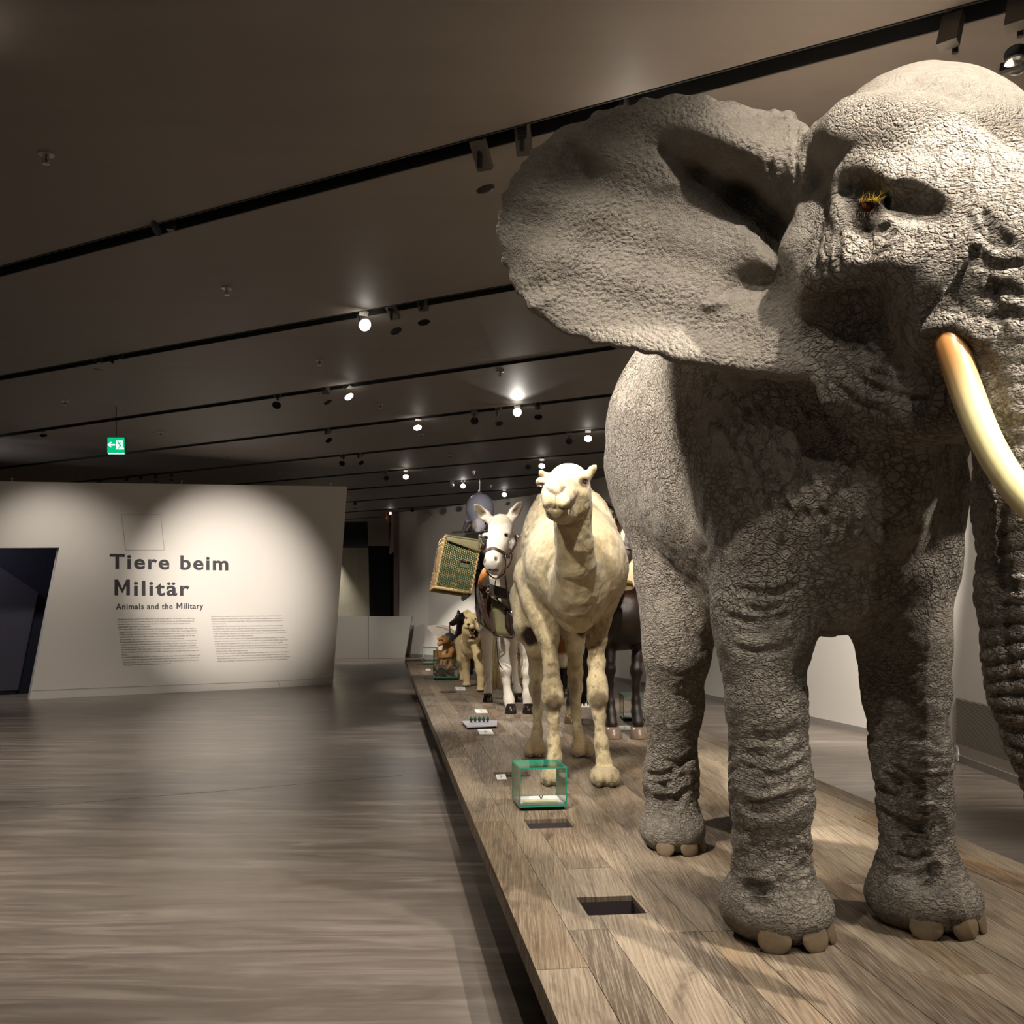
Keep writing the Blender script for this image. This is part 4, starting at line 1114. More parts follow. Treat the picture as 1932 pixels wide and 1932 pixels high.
# tail tuft
mb = MB()
for k in range(70):
    a = L(-1.33 + rnd.uniform(-.03, .03), 0.09 + rnd.uniform(-.05, .05), 1.16 + rnd.uniform(-.04, .06)); b = a + np.array((rnd.uniform(-.03, .03), rnd.uniform(-.03, .03), -rnd.uniform(0.12, 0.34)))
    mb.tube([a, (a + b) / 2 + np.array((rnd.uniform(-.015, .015), 0, 0)), b], [0.003, 0.0025, 0.0006], 4)
o = mb.build('tail_tuft', simple('tail_hair', '#7a4a20', 0.6, 0, 0.4, 40), ele); o['kind'] = 'stuff'
# ------------------------------------------------------------------ camel
def bbox_field(pts, h, pad):
    P = np.array(pts); return Field(P.min(0) - pad, P.max(0) + pad, h)
def foot_el(f, x, y, Y, r, k=0.03):
    c = V(x, y, Y); c[2] = ZP + r[2] * 0.8; f.ell(c, r, k)
def fur_shake(v, fc, amp, freq, seed=0):
    return v + normals(v, fc) * (amp * fbm(v, freq, 3, seed))[:, None]
Cf = Field((-0.15, 5.95, ZP - 0.03), (1.0, 9.0, 2.95), 0.012)
Cf.ell((0.45, 7.72, 1.92), (0.365, 0.85, 0.45), 0.05)
Cf.ell((0.44, 7.85, 2.18), (0.30, 0.46, 0.40), 0.25)
Cf.ell((0.40, 8.3, 1.9), (0.37, 0.42, 0.46), 0.2)
Cf.ell((0.47, 7.25, 1.86), (0.345, 0.40, 0.36), 0.2)
# neck: forward and down from the chest, then up to the head
Cf.chain([(np.array((0.46, 7.25, 1.92)), 0.26), (V(1086, 1085, 6.85), 0.155), (V(1086, 1060, 6.68), 0.122), (V(1083, 1025, 6.58), 0.112), (V(1080, 985, 6.52), 0.108), (V(1078, 945, 6.55), 0.105)], 0.06)
Cf.ell(V(1087, 1100, 6.80), (0.115, 0.12, 0.10), 0.05)
Cf.chain([(V(1086, 1130, 6.95), 0.17), (V(1088, 1160, 7.05), 0.13)], 0.12)
# head, turned to the left
Cf.ell(V(1072, 908, 6.52), (0.125, 0.17, 0.115), 0.05)
Cf.ell(V(1062, 918, 6.40), (0.115, 0.15, 0.085), 0.06)
Cf.chain([(V(1066, 922, 6.42), 0.108), (V(1053, 934, 6.24), 0.094), (V(1048, 941, 6.16), 0.082)], 0.05)
Cf.ell(V(1037, 949, 6.13), (0.046, 0.06, 0.058), 0.02); Cf.ell(V(1058, 949, 6.11), (0.055, 0.062, 0.058), 0.02)
Cf.ell(V(1052, 968, 6.2), (0.072, 0.09, 0.05), 0.03)
Cf.cone(V(1062, 968, 6.30), V(1086, 958, 6.48), 0.07, 0.10, 0.06)
Cf.ell(V(1092, 934, 6.42), (0.075, 0.11, 0.125), 0.06)
Cf.ell(V(1098, 900, 6.38), (0.05, 0.055, 0.028), 0.03); Cf.ell(V(1024, 909, 6.40), (0.045, 0.055, 0.03), 0.03)
Cf.ell(V(1098, 912, 6.355), (0.026, 0.03, 0.022), 0.012, None, 'd'); Cf.ell(V(1022, 921, 6.36), (0.02, 0.03, 0.022), 0.012, None, 'd')
# ears
Cf.cone(V(1107, 902, 6.52), V(1119, 884, 6.50), 0.032, 0.026, 0.03); Cf.cone(V(1119, 884, 6.50), V(1125, 878, 6.49), 0.024, 0.008, 0.015)
Cf.cone(V(1034, 902, 6.53), V(1023, 894, 6.51), 0.030, 0.024, 0.03); Cf.cone(V(1023, 894, 6.51), V(1018, 887, 6.50), 0.02, 0.007, 0.015)
Cf.cone(V(1120, 897, 6.46), V(1123, 884, 6.46), 0.014, 0.011, 0.01, 'd'); Cf.cone(V(1024, 899, 6.48), V(1021, 891, 6.475), 0.012, 0.009, 0.01, 'd')
# fore legs
Cf.chain([pr(1020, 1090, 7.45, 52), pr(1022, 1135, 7.3, 38), pr(1027, 1170, 7.23, 27), pr(1034, 1200, 7.2, 20), pr(1040, 1258, 7.18, 13.5), pr(1042, 1295, 7.16, 17.5), pr(1043, 1318, 7.15, 18.5), pr(1044, 1352, 7.16, 10), pr(1046, 1400, 7.18, 10.5), pr(1046, 1432, 7.16, 15)], 0.045)
Cf.chain([pr(1126, 1085, 7.45, 44), pr(1129, 1130, 7.35, 34), pr(1127, 1170, 7.27, 25), pr(1125, 1205, 7.22, 18), pr(1125, 1250, 7.18, 14.5), pr(1127, 1290, 7.14, 17.5), pr(1128, 1315, 7.13, 18), pr(1131, 1350, 7.14, 10.5), pr(1134, 1398, 7.15, 11.5), pr(1139, 1436, 7.14, 16)], 0.045)
for dx in (-1, 1):
    foot_el(Cf, 1044 + dx * 9.5, 1460, 7.08, (0.058, 0.13, 0.065)); foot_el(Cf, 1142 + dx * 12, 1465, 7.05, (0.062, 0.135, 0.07))
    foot_el(Cf, 1010 + dx * 9, 1418, 8.32, (0.055, 0.12, 0.065)); foot_el(Cf, 1099 + dx * 10, 1418, 8.33, (0.058, 0.12, 0.065))
# hind legs
Cf.chain([pr(1010, 1130, 8.35, 50), pr(1004, 1180, 8.2, 34), pr(1010, 1222, 8.2, 17), pr(1012, 1268, 8.38, 12.5), pr(1012, 1298, 8.45, 12.5), pr(1014, 1340, 8.42, 7.5), pr(1014, 1380, 8.38, 8), pr(1010, 1405, 8.36, 14)], 0.05)
Cf.chain([pr(1086, 1130, 8.45, 46), pr(1084, 1180, 8.3, 28), pr(1085, 1222, 8.28, 15.5), pr(1085, 1268, 8.45, 13), pr(1086, 1296, 8.5, 12), pr(1087, 1340, 8.45, 7.8), pr(1090, 1380, 8.4, 8.5), pr(1098, 1405, 8.36, 15)], 0.05)
CT = Cf.trace
CT([(1032, 921), (1038, 927), (1047, 932)], 0.013, 0.012); CT([(1053, 931), (1060, 926), (1065, 919)], 0.016, 0.012)
CT([(1048, 932), (1047, 943), (1048, 955)], 0.010, 0.012); CT([(1028, 960), (1038, 957), (1048, 959), (1060, 961), (1074, 959)], 0.012, 0.01)
Cf.floor(ZP + 0.001)
cv, cf_ = Cf.mesh(2); del Cf
hump_w = sstep(cv[:, 1], 7.1, 7.4) * sstep(cv[:, 2], 1.9, 2.2)
cv = fur_shake(cv, cf_, 0.004, 22, 1); cv = cv + normals(cv, cf_) * (hump_w * 0.008 * fbm(cv, 30, 2, 3))[:, None]
cv[:, 2] = np.maximum(cv[:, 2], ZP + 0.0005)
base = np.tile(np.array(lin('#cbb992')), (len(cv), 1))
def paint(v, cols, c, r, hexc, w=1.0):
    d_ = np.sqrt((((v - np.array(c)) / np.array(r)) ** 2).sum(1)); d_ = d_ + 0.22 * vnoise(v, 16, 41) * (d_ < 1.6) * (min(r) > 0.05) + 0.10 * vnoise(v, 60, 42) * (d_ < 1.6) * (min(r) > 0.05)
    k = (1 - sstep(d_, 0.6, 1.0))[:, None] * w; return cols * (1 - k) + np.array(lin(hexc)) * k
def paintw(cols, wgt, hexc):
    k = np.clip(wgt, 0, 1)[:, None]; return cols * (1 - k) + np.array(lin(hexc)) * k
lowf = fbm(cv, 11, 4, 4)
base = paintw(base, sstep(lowf, 0.0, 0.8) * 0.55, '#9a8258')
grey = sstep(fbm(cv, 26, 3, 7), 0.25, 0.7) * (1 - sstep(cv[:, 2], 1.3, 1.8)) * (cv[:, 1] < 7.7)
base = paintw(base, grey * 0.6, '#5b4c38')
base = paintw(base, (1 - sstep(cv[:, 2], 0.42, 0.62)) * 0.55 * (cv[:, 1] > 7.8), '#8a6130')
for x, y, Y in ((1043, 1335, 7.03), (1129, 1325, 7.0)): base = paint(cv, base, V(x, y, Y), (0.09, 0.14, 0.11), '#5a4a37', 0.85)
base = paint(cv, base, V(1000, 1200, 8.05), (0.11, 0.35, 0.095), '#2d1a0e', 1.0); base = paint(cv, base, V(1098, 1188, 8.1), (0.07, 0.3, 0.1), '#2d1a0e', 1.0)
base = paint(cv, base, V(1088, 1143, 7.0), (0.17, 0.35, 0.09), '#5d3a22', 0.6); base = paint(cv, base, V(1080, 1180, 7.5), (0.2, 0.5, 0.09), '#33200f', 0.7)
base = paint(cv, base, V(1013, 1312, 8.35), (0.05, 0.15, 0.16), '#3b2a1a', 0.6); base = paint(cv, base, V(1085, 1300, 8.36), (0.05, 0.15, 0.12), '#3b2a1a', 0.55)
base = paint(cv, base, V(1074, 985, 6.42), (0.08, 0.1, 0.05), '#8a6432', 0.6)  # brown shadow under the chin painted onto the throat
base = paint(cv, base, V(1050, 922, 6.1), (0.09, 0.13, 0.10), '#b0a08a', 0.6); base = paint(cv, base, V(1055, 968, 6.18), (0.07, 0.1, 0.045), '#8f8069', 0.7)
base = paint(cv, base, V(1072, 885, 6.5), (0.17, 0.25, 0.09), '#ecd9a8', 0.6)
for x, y, Y in ((1098, 912, 6.35), (1022, 921, 6.36)): base = paint(cv, base, V(x, y, Y), (0.062, 0.08, 0.046), '#2a1a0d', 0.9)
for x, y, Y in ((1122, 889, 6.46), (1022, 895, 6.47)): base = paint(cv, base, V(x, y, Y), (0.03, 0.04, 0.05), '#8a5a2a', 0.6)
gx_, gy_ = proj(cv); fr_ = cv[:, 1] < 6.45
for pl_, wd in (([(1032, 921), (1038, 927), (1047, 932)], 2.2), ([(1053, 931), (1060, 926), (1065, 919)], 2.8), ([(1048, 932), (1047, 943), (1048, 955)], 1.4), ([(1028, 960), (1038, 957), (1048, 959), (1060, 961), (1074, 959)], 1.6)):
    for a, b in zip(pl_[:-1], pl_[1:]): base = paintw(base, (1 - sstep(segd(gx_, gy_, a, b)[0], wd * 0.5, wd * 1.5)) * fr_ * 0.8, '#3d2e1f')
streak_ = sstep(vnoise(cv * np.array((1, 1, 0.35)), 70, 31), 0.2, 0.9) * (cv[:, 1] < 6.9) * (cv[:, 2] > 2.0); base = paintw(base, streak_ * 0.45, '#8f754c')
M['camelfur'] = fur_mat('camel_fur', 0.85, 0.55, 95, 0.28, (1, 1, 0.5), 0.15, 14.0, 0.2)
camel = empty('camel', (0.44, 7.6, ZP), 'sandy one-humped camel with scuffed knees standing behind the elephant', 'camel')
mesh_obj('body', cv, cf_, M['camelfur'], camel, smooth=True, cols={'Col': base})
eye(camel, V(1098, 911, 6.355), 0.025, '#120a05'); eye(camel, V(1021, 921, 6.37), 0.019, '#120a05')
mb = MB()
for x0, y0, sx in ((1098, 909, 1), (1022, 917, -1)):
    for k in range(16):
        t = (k / 15 - 0.5) * 14; a = V(x0 + t, y0 - 3 + abs(t) * 0.15, 6.335); b = V(x0 + t * 1.2 + sx * 1.5, y0 + 1.5, 6.30); mb.tube([a, b], [0.0015, 0.0004], 4)
o = mb.build('eyelashes', M['leather'], camel); o['kind'] = 'stuff'
mh = simple('dark_toe_nail', '#5d5344', 0.45, 0, 0.3, 30)
for x, y, Y, r in ((1034, 1471, 6.97, 0.024), (1054, 1471, 6.97, 0.024), (1130, 1475, 6.93, 0.026), (1154, 1474, 6.94, 0.026), (1001, 1424, 8.22, 0.024), (1019, 1424, 8.22, 0.024), (1089, 1425, 8.22, 0.024), (1109, 1424, 8.22, 0.024)):
    c = V(x, y, Y); c[2] = ZP + r * 0.95; MB().ell(c, (r * 1.0, r * 1.4, r * 0.9), 12, 8).build('toenail', mh, camel, smooth=True)
tl = cr([(0.37, 8.72, 1.95), (0.36, 8.8, 1.7), (0.37, 8.78, 1.3)], 5); MB().tube(tl, [0.035, 0.033, 0.03, 0.03, 0.028, 0.03, 0.035, 0.04, 0.035, 0.02, 0.006], 8).build('tail', simple('camel_tail_hair', '#a38d60', 0.8), camel, smooth=True)

# ------------------------------------------------------------------ hoof helper
def hoof(parent, x, y, Y, r, h, mat, fwd=(0.0, -1.0)):
    """hoof standing on the stage; (x,y) = pixel of its middle on the stage at distance Y"""
    c = V(x, y, Y); c[2] = ZP; f = np.array((*fwd, 0.0)); f /= np.linalg.norm(f); l = np.array((-f[1], f[0], 0))
    mb = MB(); n = 18; rings = [(0.0, 1.08), (h * 0.06, 1.12), (h * 0.55, 0.99), (h, 0.88)]; vs = []; fs = []
    for z, s_ in rings:
        for k in range(n):
            a = 2 * PI * k / n; ca, sa = math.cos(a), math.sin(a)
            rr = r * s_ * (1.0 - 0.14 * max(0, -ca)); vs.append(c + f * (ca * rr * 1.1 + (h - z) * 0.22) + l * sa * rr + np.array((0, 0, z + (0.10 * h * ca if z == h else 0))))
    for i in range(3):
        for k in range(n): fs.append((i * n + k, i * n + (k + 1) % n, (i + 1) * n + (k + 1) % n, (i + 1) * n + k))
    fs.append(tuple(range(n))[::-1]); fs.append(tuple(3 * n + k for k in range(n)))
    return mb.add(vs, fs).build('hoof', mat, parent, smooth=True)
M['hoof_dark'] = simple('glossy_dark_hoof', '#2b211d', 0.12, 0, 0.4, 14)
M['hoof_tan'] = simple('grey_brown_hoof', '#7d6a5a', 0.3, 0, 0.25, 20)

# ------------------------------------------------------------------ white mule
Mf = Field((-0.75, 10.4, ZP - 0.02), (0.55, 13.5, 2.95), 0.0125)
Mf.ell((-0.02, 12.1, 1.62), (0.27, 0.80, 0.34), 0.05); Mf.ell((-0.12, 12.75, 1.68), (0.28, 0.40, 0.36), 0.2); Mf.ell((0.05, 11.55, 1.55), (0.25, 0.34, 0.36), 0.2)
Mf.chain([(np.array((0.05, 11.65, 1.78)), 0.22), (np.array((0.0, 11.35, 2.02)), 0.165), (V(955, 1030, 11.2), 0.135), (V(948, 990, 11.1), 0.115)], 0.08)
Mf.ell(V(944, 992, 11.0), (0.122, 0.13, 0.13), 0.04)
Mf.chain([(V(944, 1000, 10.98), 0.125), (V(938, 1028, 10.88), 0.105), (V(932, 1050, 10.8), 0.083), (V(929, 1062, 10.76), 0.083), (V(929, 1070, 10.77), 0.072)], 0.05)
Mf.chain([(V(958, 1025, 11.02), 0.09), (V(948, 1058, 10.92), 0.06), (V(935, 1077, 10.82), 0.052)], 0.05)
Mf.ell(V(915.5, 1010, 10.93), (0.035, 0.05, 0.03), 0.03); Mf.ell(V(957, 1006, 10.92), (0.04, 0.05, 0.03), 0.03)
Mf.ell(V(955, 1010, 10.86), (0.022, 0.03, 0.014), 0.01, None, 'd'); Mf.ell(V(917, 1014, 10.87), (0.015, 0.03, 0.014), 0.01, None, 'd')
Mf.ell(V(936, 1055, 10.69), (0.016, 0.025, 0.028), 0.012, None, 'd'); Mf.ell(V(914, 1058, 10.70), (0.014, 0.025, 0.024), 0.012, None, 'd')
Mf.cone(V(917, 1076, 10.71), V(941, 1075, 10.72), 0.008, 0.008, 0.01, 'd')
for pts in ([(929, 986), (914, 972), (903, 960), (895, 951)], [(961, 984), (970, 968), (979, 955), (985, 947)]):
    P = [V(x, y, 11.05) for x, y in pts]; rr = [0.045, 0.058, 0.042, 0.010]
    for i in range(3): Mf.cone(P[i], P[i + 1], rr[i], rr[i + 1], 0.03)
    sx = -1 if pts[0][0] < 940 else 1
    for i in range(1, 3): Mf.cone(P[i] + np.array((0.006 * sx, -0.055, 0)), P[i + 1] + np.array((0.0, -0.04, -0.03)), 0.034, 0.018, 0.012, 'd')
def leg(f, pts, k=0.035): f.chain([pr(*p) for p in pts], k)
leg(Mf, [(950, 1150, 11.7, 30), (947, 1185, 11.6, 20), (949, 1215, 11.52, 12), (951, 1245, 11.5, 9.5), (954, 1262, 11.47, 10.5), (955, 1285, 11.5, 7), (958, 1308, 11.5, 7.5), (960, 1320, 11.49, 9.5), (962, 1333, 11.46, 9.5)])
leg(Mf, [(985, 1150, 11.75, 30), (988, 1190, 11.62, 17), (991, 1225, 11.54, 10), (992, 1250, 11.52, 9.5), (993, 1268, 11.5, 8.5), (993, 1290, 11.52, 6.3), (994, 1312, 11.5, 7.5), (996, 1330, 11.47, 9.5)])
leg(Mf, [(925, 1150, 12.8, 30), (919, 1190, 12.65, 14), (919, 1222, 12.75, 9.5), (920, 1250, 12.8, 8.5), (921, 1278, 12.76, 5.8), (921, 1300, 12.74, 7), (920, 1311, 12.72, 8.5)])
leg(Mf, [(960, 1150, 12.85, 28), (967, 1190, 12.7, 13), (967, 1225, 12.76, 8.5), (969, 1252, 12.8, 7.5), (973, 1285, 12.76, 5.8), (977, 1303, 12.74, 8)])
Mf.floor(ZP + 0.02)
mv, mf_ = Mf.mesh(2); del Mf
mv = fur_shake(mv, mf_, 0.002, 25, 11)
mc = np.tile(np.array(lin('#e6ddcf')), (len(mv), 1))
for x, y, Y in ((955, 1010, 10.86), (917, 1014, 10.87)): mc = paint(mv, mc, V(x, y, Y), (0.032, 0.05, 0.028), '#3a2f28', 0.9)
mc = paint(mv, mc, V(928, 1064, 10.72), (0.11, 0.12, 0.05), '#b3a79b', 0.6); mc = paint(mv, mc, V(930, 1076, 10.73), (0.08, 0.08, 0.02), '#4a3e36', 0.8)
for x, y in ((936, 1055), (914, 1058)): mc = paint(mv, mc, V(x, y, 10.72), (0.025, 0.06, 0.035), '#4d423b', 0.85)
mc = paint(mv, mc, V(944, 985, 10.95), (0.13, 0.2, 0.05), '#c8b795', 0.7)
mc = paintw(mc, (1 - sstep(np.abs((proj(mv)[1] - 962) / 26), 0.3, 1.0)) * (mv[:, 2] > 2.45) * 0.5, '#b8a88c')
for pts in ([(907, 966), (899, 956)], [(976, 964), (984, 951)]):
    P = [V(x, y, 11.0) for x, y in pts]; d = np.array([np.linalg.norm(mv - (P[0] * (1 - t) + P[1] * t), axis=1) for t in (0, 0.33, 0.66, 1)]).min(0); mc = paintw(mc, (1 - sstep(d, 0.035, 0.07)) * 0.9, '#4b3d2e')
mule = empty('mule', (0.0, 12.0, ZP), 'white mule wearing a leather halter and pack harness, left of the camel', 'mule')
M['mulefur'] = fur_mat('white_fur', 0.8, 0.3, 110, 0.08, (1, 1, 0.5), 0.15, 5.0)
mesh_obj('body', mv, mf_, M['mulefur'], mule, smooth=True, cols={'Col': mc})
eye(mule, V(955, 1010.5, 10.875), 0.019, '#140c07'); eye(mule, V(917, 1014.5, 10.885), 0.016, '#140c07')
for x, y, Y in ((963, 1340, 11.46), (996, 1339, 11.47), (920, 1321, 12.72), (977.5, 1319, 12.74)): hoof(mule, x, y, Y, 0.062, 0.105, M['hoof_dark'], (0.15, -1))
# long white tail brushing down behind the hind legs
mb = MB(); rt = random.Random(5)
for k in range(60):
    a = np.array((-0.17 + rt.uniform(-.03, .03), 13.12, 1.72)); u = rt.uniform(-1, 1); b = V(937 + u * 8, 1245, 13.2 + rt.uniform(-.03, .03)); c = V(937 + u * 10.5, rt.uniform(1292, 1303), 13.25 + rt.uniform(-.05, .05))
    mb.tube(cr([a, b * 0.45 + a * 0.55 + np.array((0, 0.08, 0)), b, c], 3), [0.02] * 8 + [0.012, 0.005], 5)
o = mb.build('tail', simple('cream_tail_hair', '#d3c6a0', 0.7, 0, 0.2, 30), mule, smooth=True)
# halter (child of the mule)
def out_from(c): c = np.array(c); return lambda p: (p - c)
def surf_path(v, pts, c, lift=0.006):
    """pull a rough path onto the skin: for each point take the skin vertex lying farthest out along the ray from centre c"""
    out = []; ns = []
    for p in pts:
        p = np.array(p, float); cc = np.array(c(p) if callable(c) else c, float); d = p - cc; d /= np.linalg.norm(d)
        rel_ = v - cc; t = rel_ @ d; dist = np.linalg.norm(rel_ - t[:, None] * d, axis=1); s_ = (t > 0) & (dist < 0.022)
        if s_.sum() == 0: s_ = (t > 0) & (dist < 0.06)
        r = t[s_].max() if s_.any() else np.linalg.norm(p - cc)
        r = min(r, np.linalg.norm(p - cc) * 1.6); out.append(cc + d * (r + lift)); ns.append(d)
    return out, ns
def head_strap(name, v, px, Y, axis, w, parent, mat=None, t=0.006, closed=False, lift=0.002):
    """strap over the skin; px points seen from the front at about distance Y; axis(p) = point on the head axis"""
    pts = cr([V(x, y, yy) for x, y, yy in px], 5); o_, n_ = surf_path(v, pts, axis, lift)
    return MB().strap(o_, n_, w, t).build(name, mat or M['leather'], parent)
mh0, mh1 = V(946, 1000, 11.05), V(931, 1064, 10.86)
def maxis(p):
    d = mh1 - mh0; t = np.clip((p - mh0).dot(d) / d.dot(d), -0.1, 1.1); return mh0 + d * t
halter = empty('halter', V(940, 1030, 10.8), parent=mule)
def hs(name, px, w=0.032): return head_strap(name, mv, px, 10.8, maxis, w, halter)
hs('noseband', [(917, 1040, 10.8), (922, 1033, 10.72), (932, 1031, 10.7), (940, 1037, 10.72), (946, 1045, 10.8), (952, 1050, 10.9)])
hs('cheek_strap', [(951, 1050, 10.88), (956, 1044, 10.9), (962, 1035, 10.95), (965, 1022, 11.0), (966, 1008, 11.06)])
hs('cheek_strap', [(918, 1040, 10.86), (914, 1026, 10.95), (914, 1010, 11.02)])
rg = lambda x, y, Y, r: MB().tube([V(x, y, Y) + r * np.array((math.cos(a), 0.2 * math.sin(a), math.sin(a))) for a in np.linspace(0, 2 * PI, 16)[:-1]], 0.0035, 6, closed=True).build('buckle_ring', M['steel'], halter, smooth=True)
rg(951.5, 1049.5, 10.80, 0.016); rg(964, 1024, 10.86, 0.017)
MB().tube(cr([V(952, 1050, 10.82), V(954, 1062, 10.82), V(953, 1075, 10.84), V(951, 1083, 10.85)], 5), 0.007, 8).build('bit_strap', M['leather'], halter, smooth=True)
MB().tube(cr([V(962, 1035, 10.88), V(966, 1048, 10.9), V(963, 1062, 10.92), V(957, 1072, 10.93)], 5), 0.006, 8).build('throat_strap', M['leather'], halter, smooth=True)
MB().tube(cr([V(950, 1083, 10.84), V(943, 1088, 10.8), V(936, 1092, 10.78), V(926, 1087, 10.78), V(917, 1078, 10.8)], 5), 0.008, 8).build('chin_strap', M['leather'], halter, smooth=True)
MB().tube(cr([V(936, 1092, 10.78), V(934, 1102, 10.85), V(934, 1111, 10.95)], 5), 0.006, 8).build('lead_loop', M['wood_frame'], halter, smooth=True)

# ------------------------------------------------------------------ pack harness, canvas and wicker pannier (all carried by the mule)
harness = empty('pack_harness', V(930, 1200, 11.3) , 'pack harness of olive canvas and dark straps hanging on the chest of the white mule', 'harness')
M['olive'] = simple('olive_canvas', '#6b6546', 0.85, 0, 0.18, 14, 0.2); M['drab'] = simple('dark_drab_canvas', '#37342a', 0.85, 0, 0.2, 14, 0.2)
def sheet(name, grid, mat, th, parent, n=None):
    """grid: rows of points -> thick cloth"""
    R_ = len(grid); C_ = len(grid[0]); P = np.array(grid, float).reshape(-1, 3)
    idx = lambda i, j: i * C_ + j
    fs = [(idx(i, j), idx(i, j + 1), idx(i + 1, j + 1), idx(i + 1, j)) for i in range(R_ - 1) for j in range(C_ - 1)]
    N = np.zeros_like(P)
    for f in fs:
        q = np.cross(P[f[2]] - P[f[0]], P[f[3]] - P[f[1]]); 
        for k in f: N[k] += q
    N /= np.linalg.norm(N, axis=1, keepdims=True) + 1e-12
    m_ = len(P); Vv = np.concatenate((P, P + N * th)); F2 = fs + [tuple(k + m_ for k in f[::-1]) for f in fs]
    bd_ = [idx(0, j) for j in range(C_)] + [idx(i, C_ - 1) for i in range(1, R_)] + [idx(R_ - 1, j) for j in range(C_ - 2, -1, -1)] + [idx(i, 0) for i in range(R_ - 2, 0, -1)]
    for a, b in zip(bd_, bd_[1:] + bd_[:1]): F2.append((b, a, a + m_, b + m_))
    mb = MB(); mb.add(list(Vv), F2); return mb.build(name, mat, parent, smooth=True)
def bil(tl, tr, br, bl, nr, nc, bulge=0.0, wob=0.0, seed=1):
    g = []; r_ = random.Random(seed)
    for i in range(nr):
        row = []
        for j in range(nc):
            u, v_ = j / (nc - 1), i / (nr - 1)
            p = (tl * (1 - u) + tr * u) * (1 - v_) + (bl * (1 - u) + br * u) * v_
            row.append(p + np.array((0, -bulge * math.sin(PI * u) * (0.5 + 0.5 * v_) + wob * math.sin(9 * u + 3 * v_), 0)))
        g.append(row)
    return g
# chest cloth on the right, flap cloth on the left
sheet('canvas_flap', bil(V(925, 1126, 11.22), V(951, 1144, 11.15), V(968, 1200, 11.2), V(931, 1197, 11.16), 8, 8, 0.05, 0.004), M['olive'], 0.008, harness)
MB().tube(cr([V(936, 1127, 11.12), V(942, 1136, 11.10), V(952, 1144, 11.1), V(961, 1150, 11.12), V(966, 1170, 11.14), V(969, 1201, 11.17), V(950, 1201, 11.10), V(931, 1197, 11.13)], 4), 0.011, 6).build('flap_binding', M['wood_frame'], harness, smooth=True)
sheet('canvas_pocket', bil(V(952, 1146, 11.15), V(966, 1152, 11.18), V(968, 1199, 11.2), V(953, 1183, 11.15), 5, 5, 0.05, 0.003), M['wood_frame'], 0.02, harness)
sheet('saddle_flap', bil(V(899, 1072, 11.55), V(921, 1085, 11.32), V(932, 1196, 11.3), V(897, 1140, 11.55), 10, 8, 0.06, 0.014), M['drab'], 0.012, harness)
sheet('saddle_flap', bil(V(897, 1125, 11.6), V(918, 1140, 11.4), V(933, 1198, 11.36), V(900, 1172, 11.55), 7, 7, 0.07, 0.012), M['olive'], 0.01, harness)
MB().strap(cr([V(921, 1110, 11.12), V(932, 1113, 11.05), V(948, 1118, 11.04), V(962, 1124, 11.08), V(975, 1127, 11.2)], 5), lambda p: np.array((0, -1, 0.1)), 0.10, 0.012).build('breast_strap', M['wood_frame'], harness)
MB().strap(cr([V(922, 1121, 11.1), V(935, 1125, 11.03), V(952, 1129, 11.03), V(966, 1131, 11.08)], 5), lambda p: np.array((0, -1, 0.1)), 0.02, 0.02).build('strap_edge', M['leather'], harness)
for k, q in enumerate(([(900, 1080, 11.4), (902, 1120, 11.3), (912, 1160, 11.22), (932, 1195, 11.15)], [(906, 1098, 11.3), (911, 1135, 11.2), (920, 1165, 11.18), (933, 1192, 11.13)], [(898, 1098, 11.45), (900, 1140, 11.4), (905, 1175, 11.35)], [(918, 1105, 11.2), (916, 1140, 11.2), (917, 1160, 11.22)])):
    MB().strap(cr([V(*p) for p in q], 5), lambda p: np.array((-0.3, -1, 0.1)), 0.032, 0.01).build('strap', M['wood_frame'] if k % 2 == 0 else M['leather'], harness)
MB().strap(cr([V(905, 1105, 11.25), V(913, 1111, 11.15), V(921, 1116, 11.1)], 4), lambda p: np.array((-0.3, -1, 0.1)), 0.045, 0.012).build('strap', M['leather'], harness)
MB().tube(cr([V(953, 1086, 10.9), V(956, 1110, 10.95), V(960, 1140, 11.0), V(966, 1156, 11.08)], 5), 0.008, 6).build('rein', M['wood_frame'], harness, smooth=True)
MB().tube(cr([V(927, 1140, 11.1), V(930, 1170, 11.08), V(936, 1200, 11.06), V(938, 1225, 11.2), V(941, 1250, 11.3), V(948, 1262, 11.38)], 5), 0.0055, 6).build('trailing_strap', M['leather'], harness, smooth=True)
MB().ell(V(966, 1157, 11.02), (0.03, 0.02, 0.03), 10, 8).build('buckle', M['chrome'], harness, smooth=True)
for x, y in ((921, 1115), (922, 1107), (960, 1118)): MB().tube([V(x, y, 11.02) + 0.02 * np.array((math.cos(a), 0.1, math.sin(a))) for a in np.linspace(0, 2 * PI, 13)[:-1]], 0.004, 6, closed=True).build('ring', M['chrome'], harness, smooth=True)
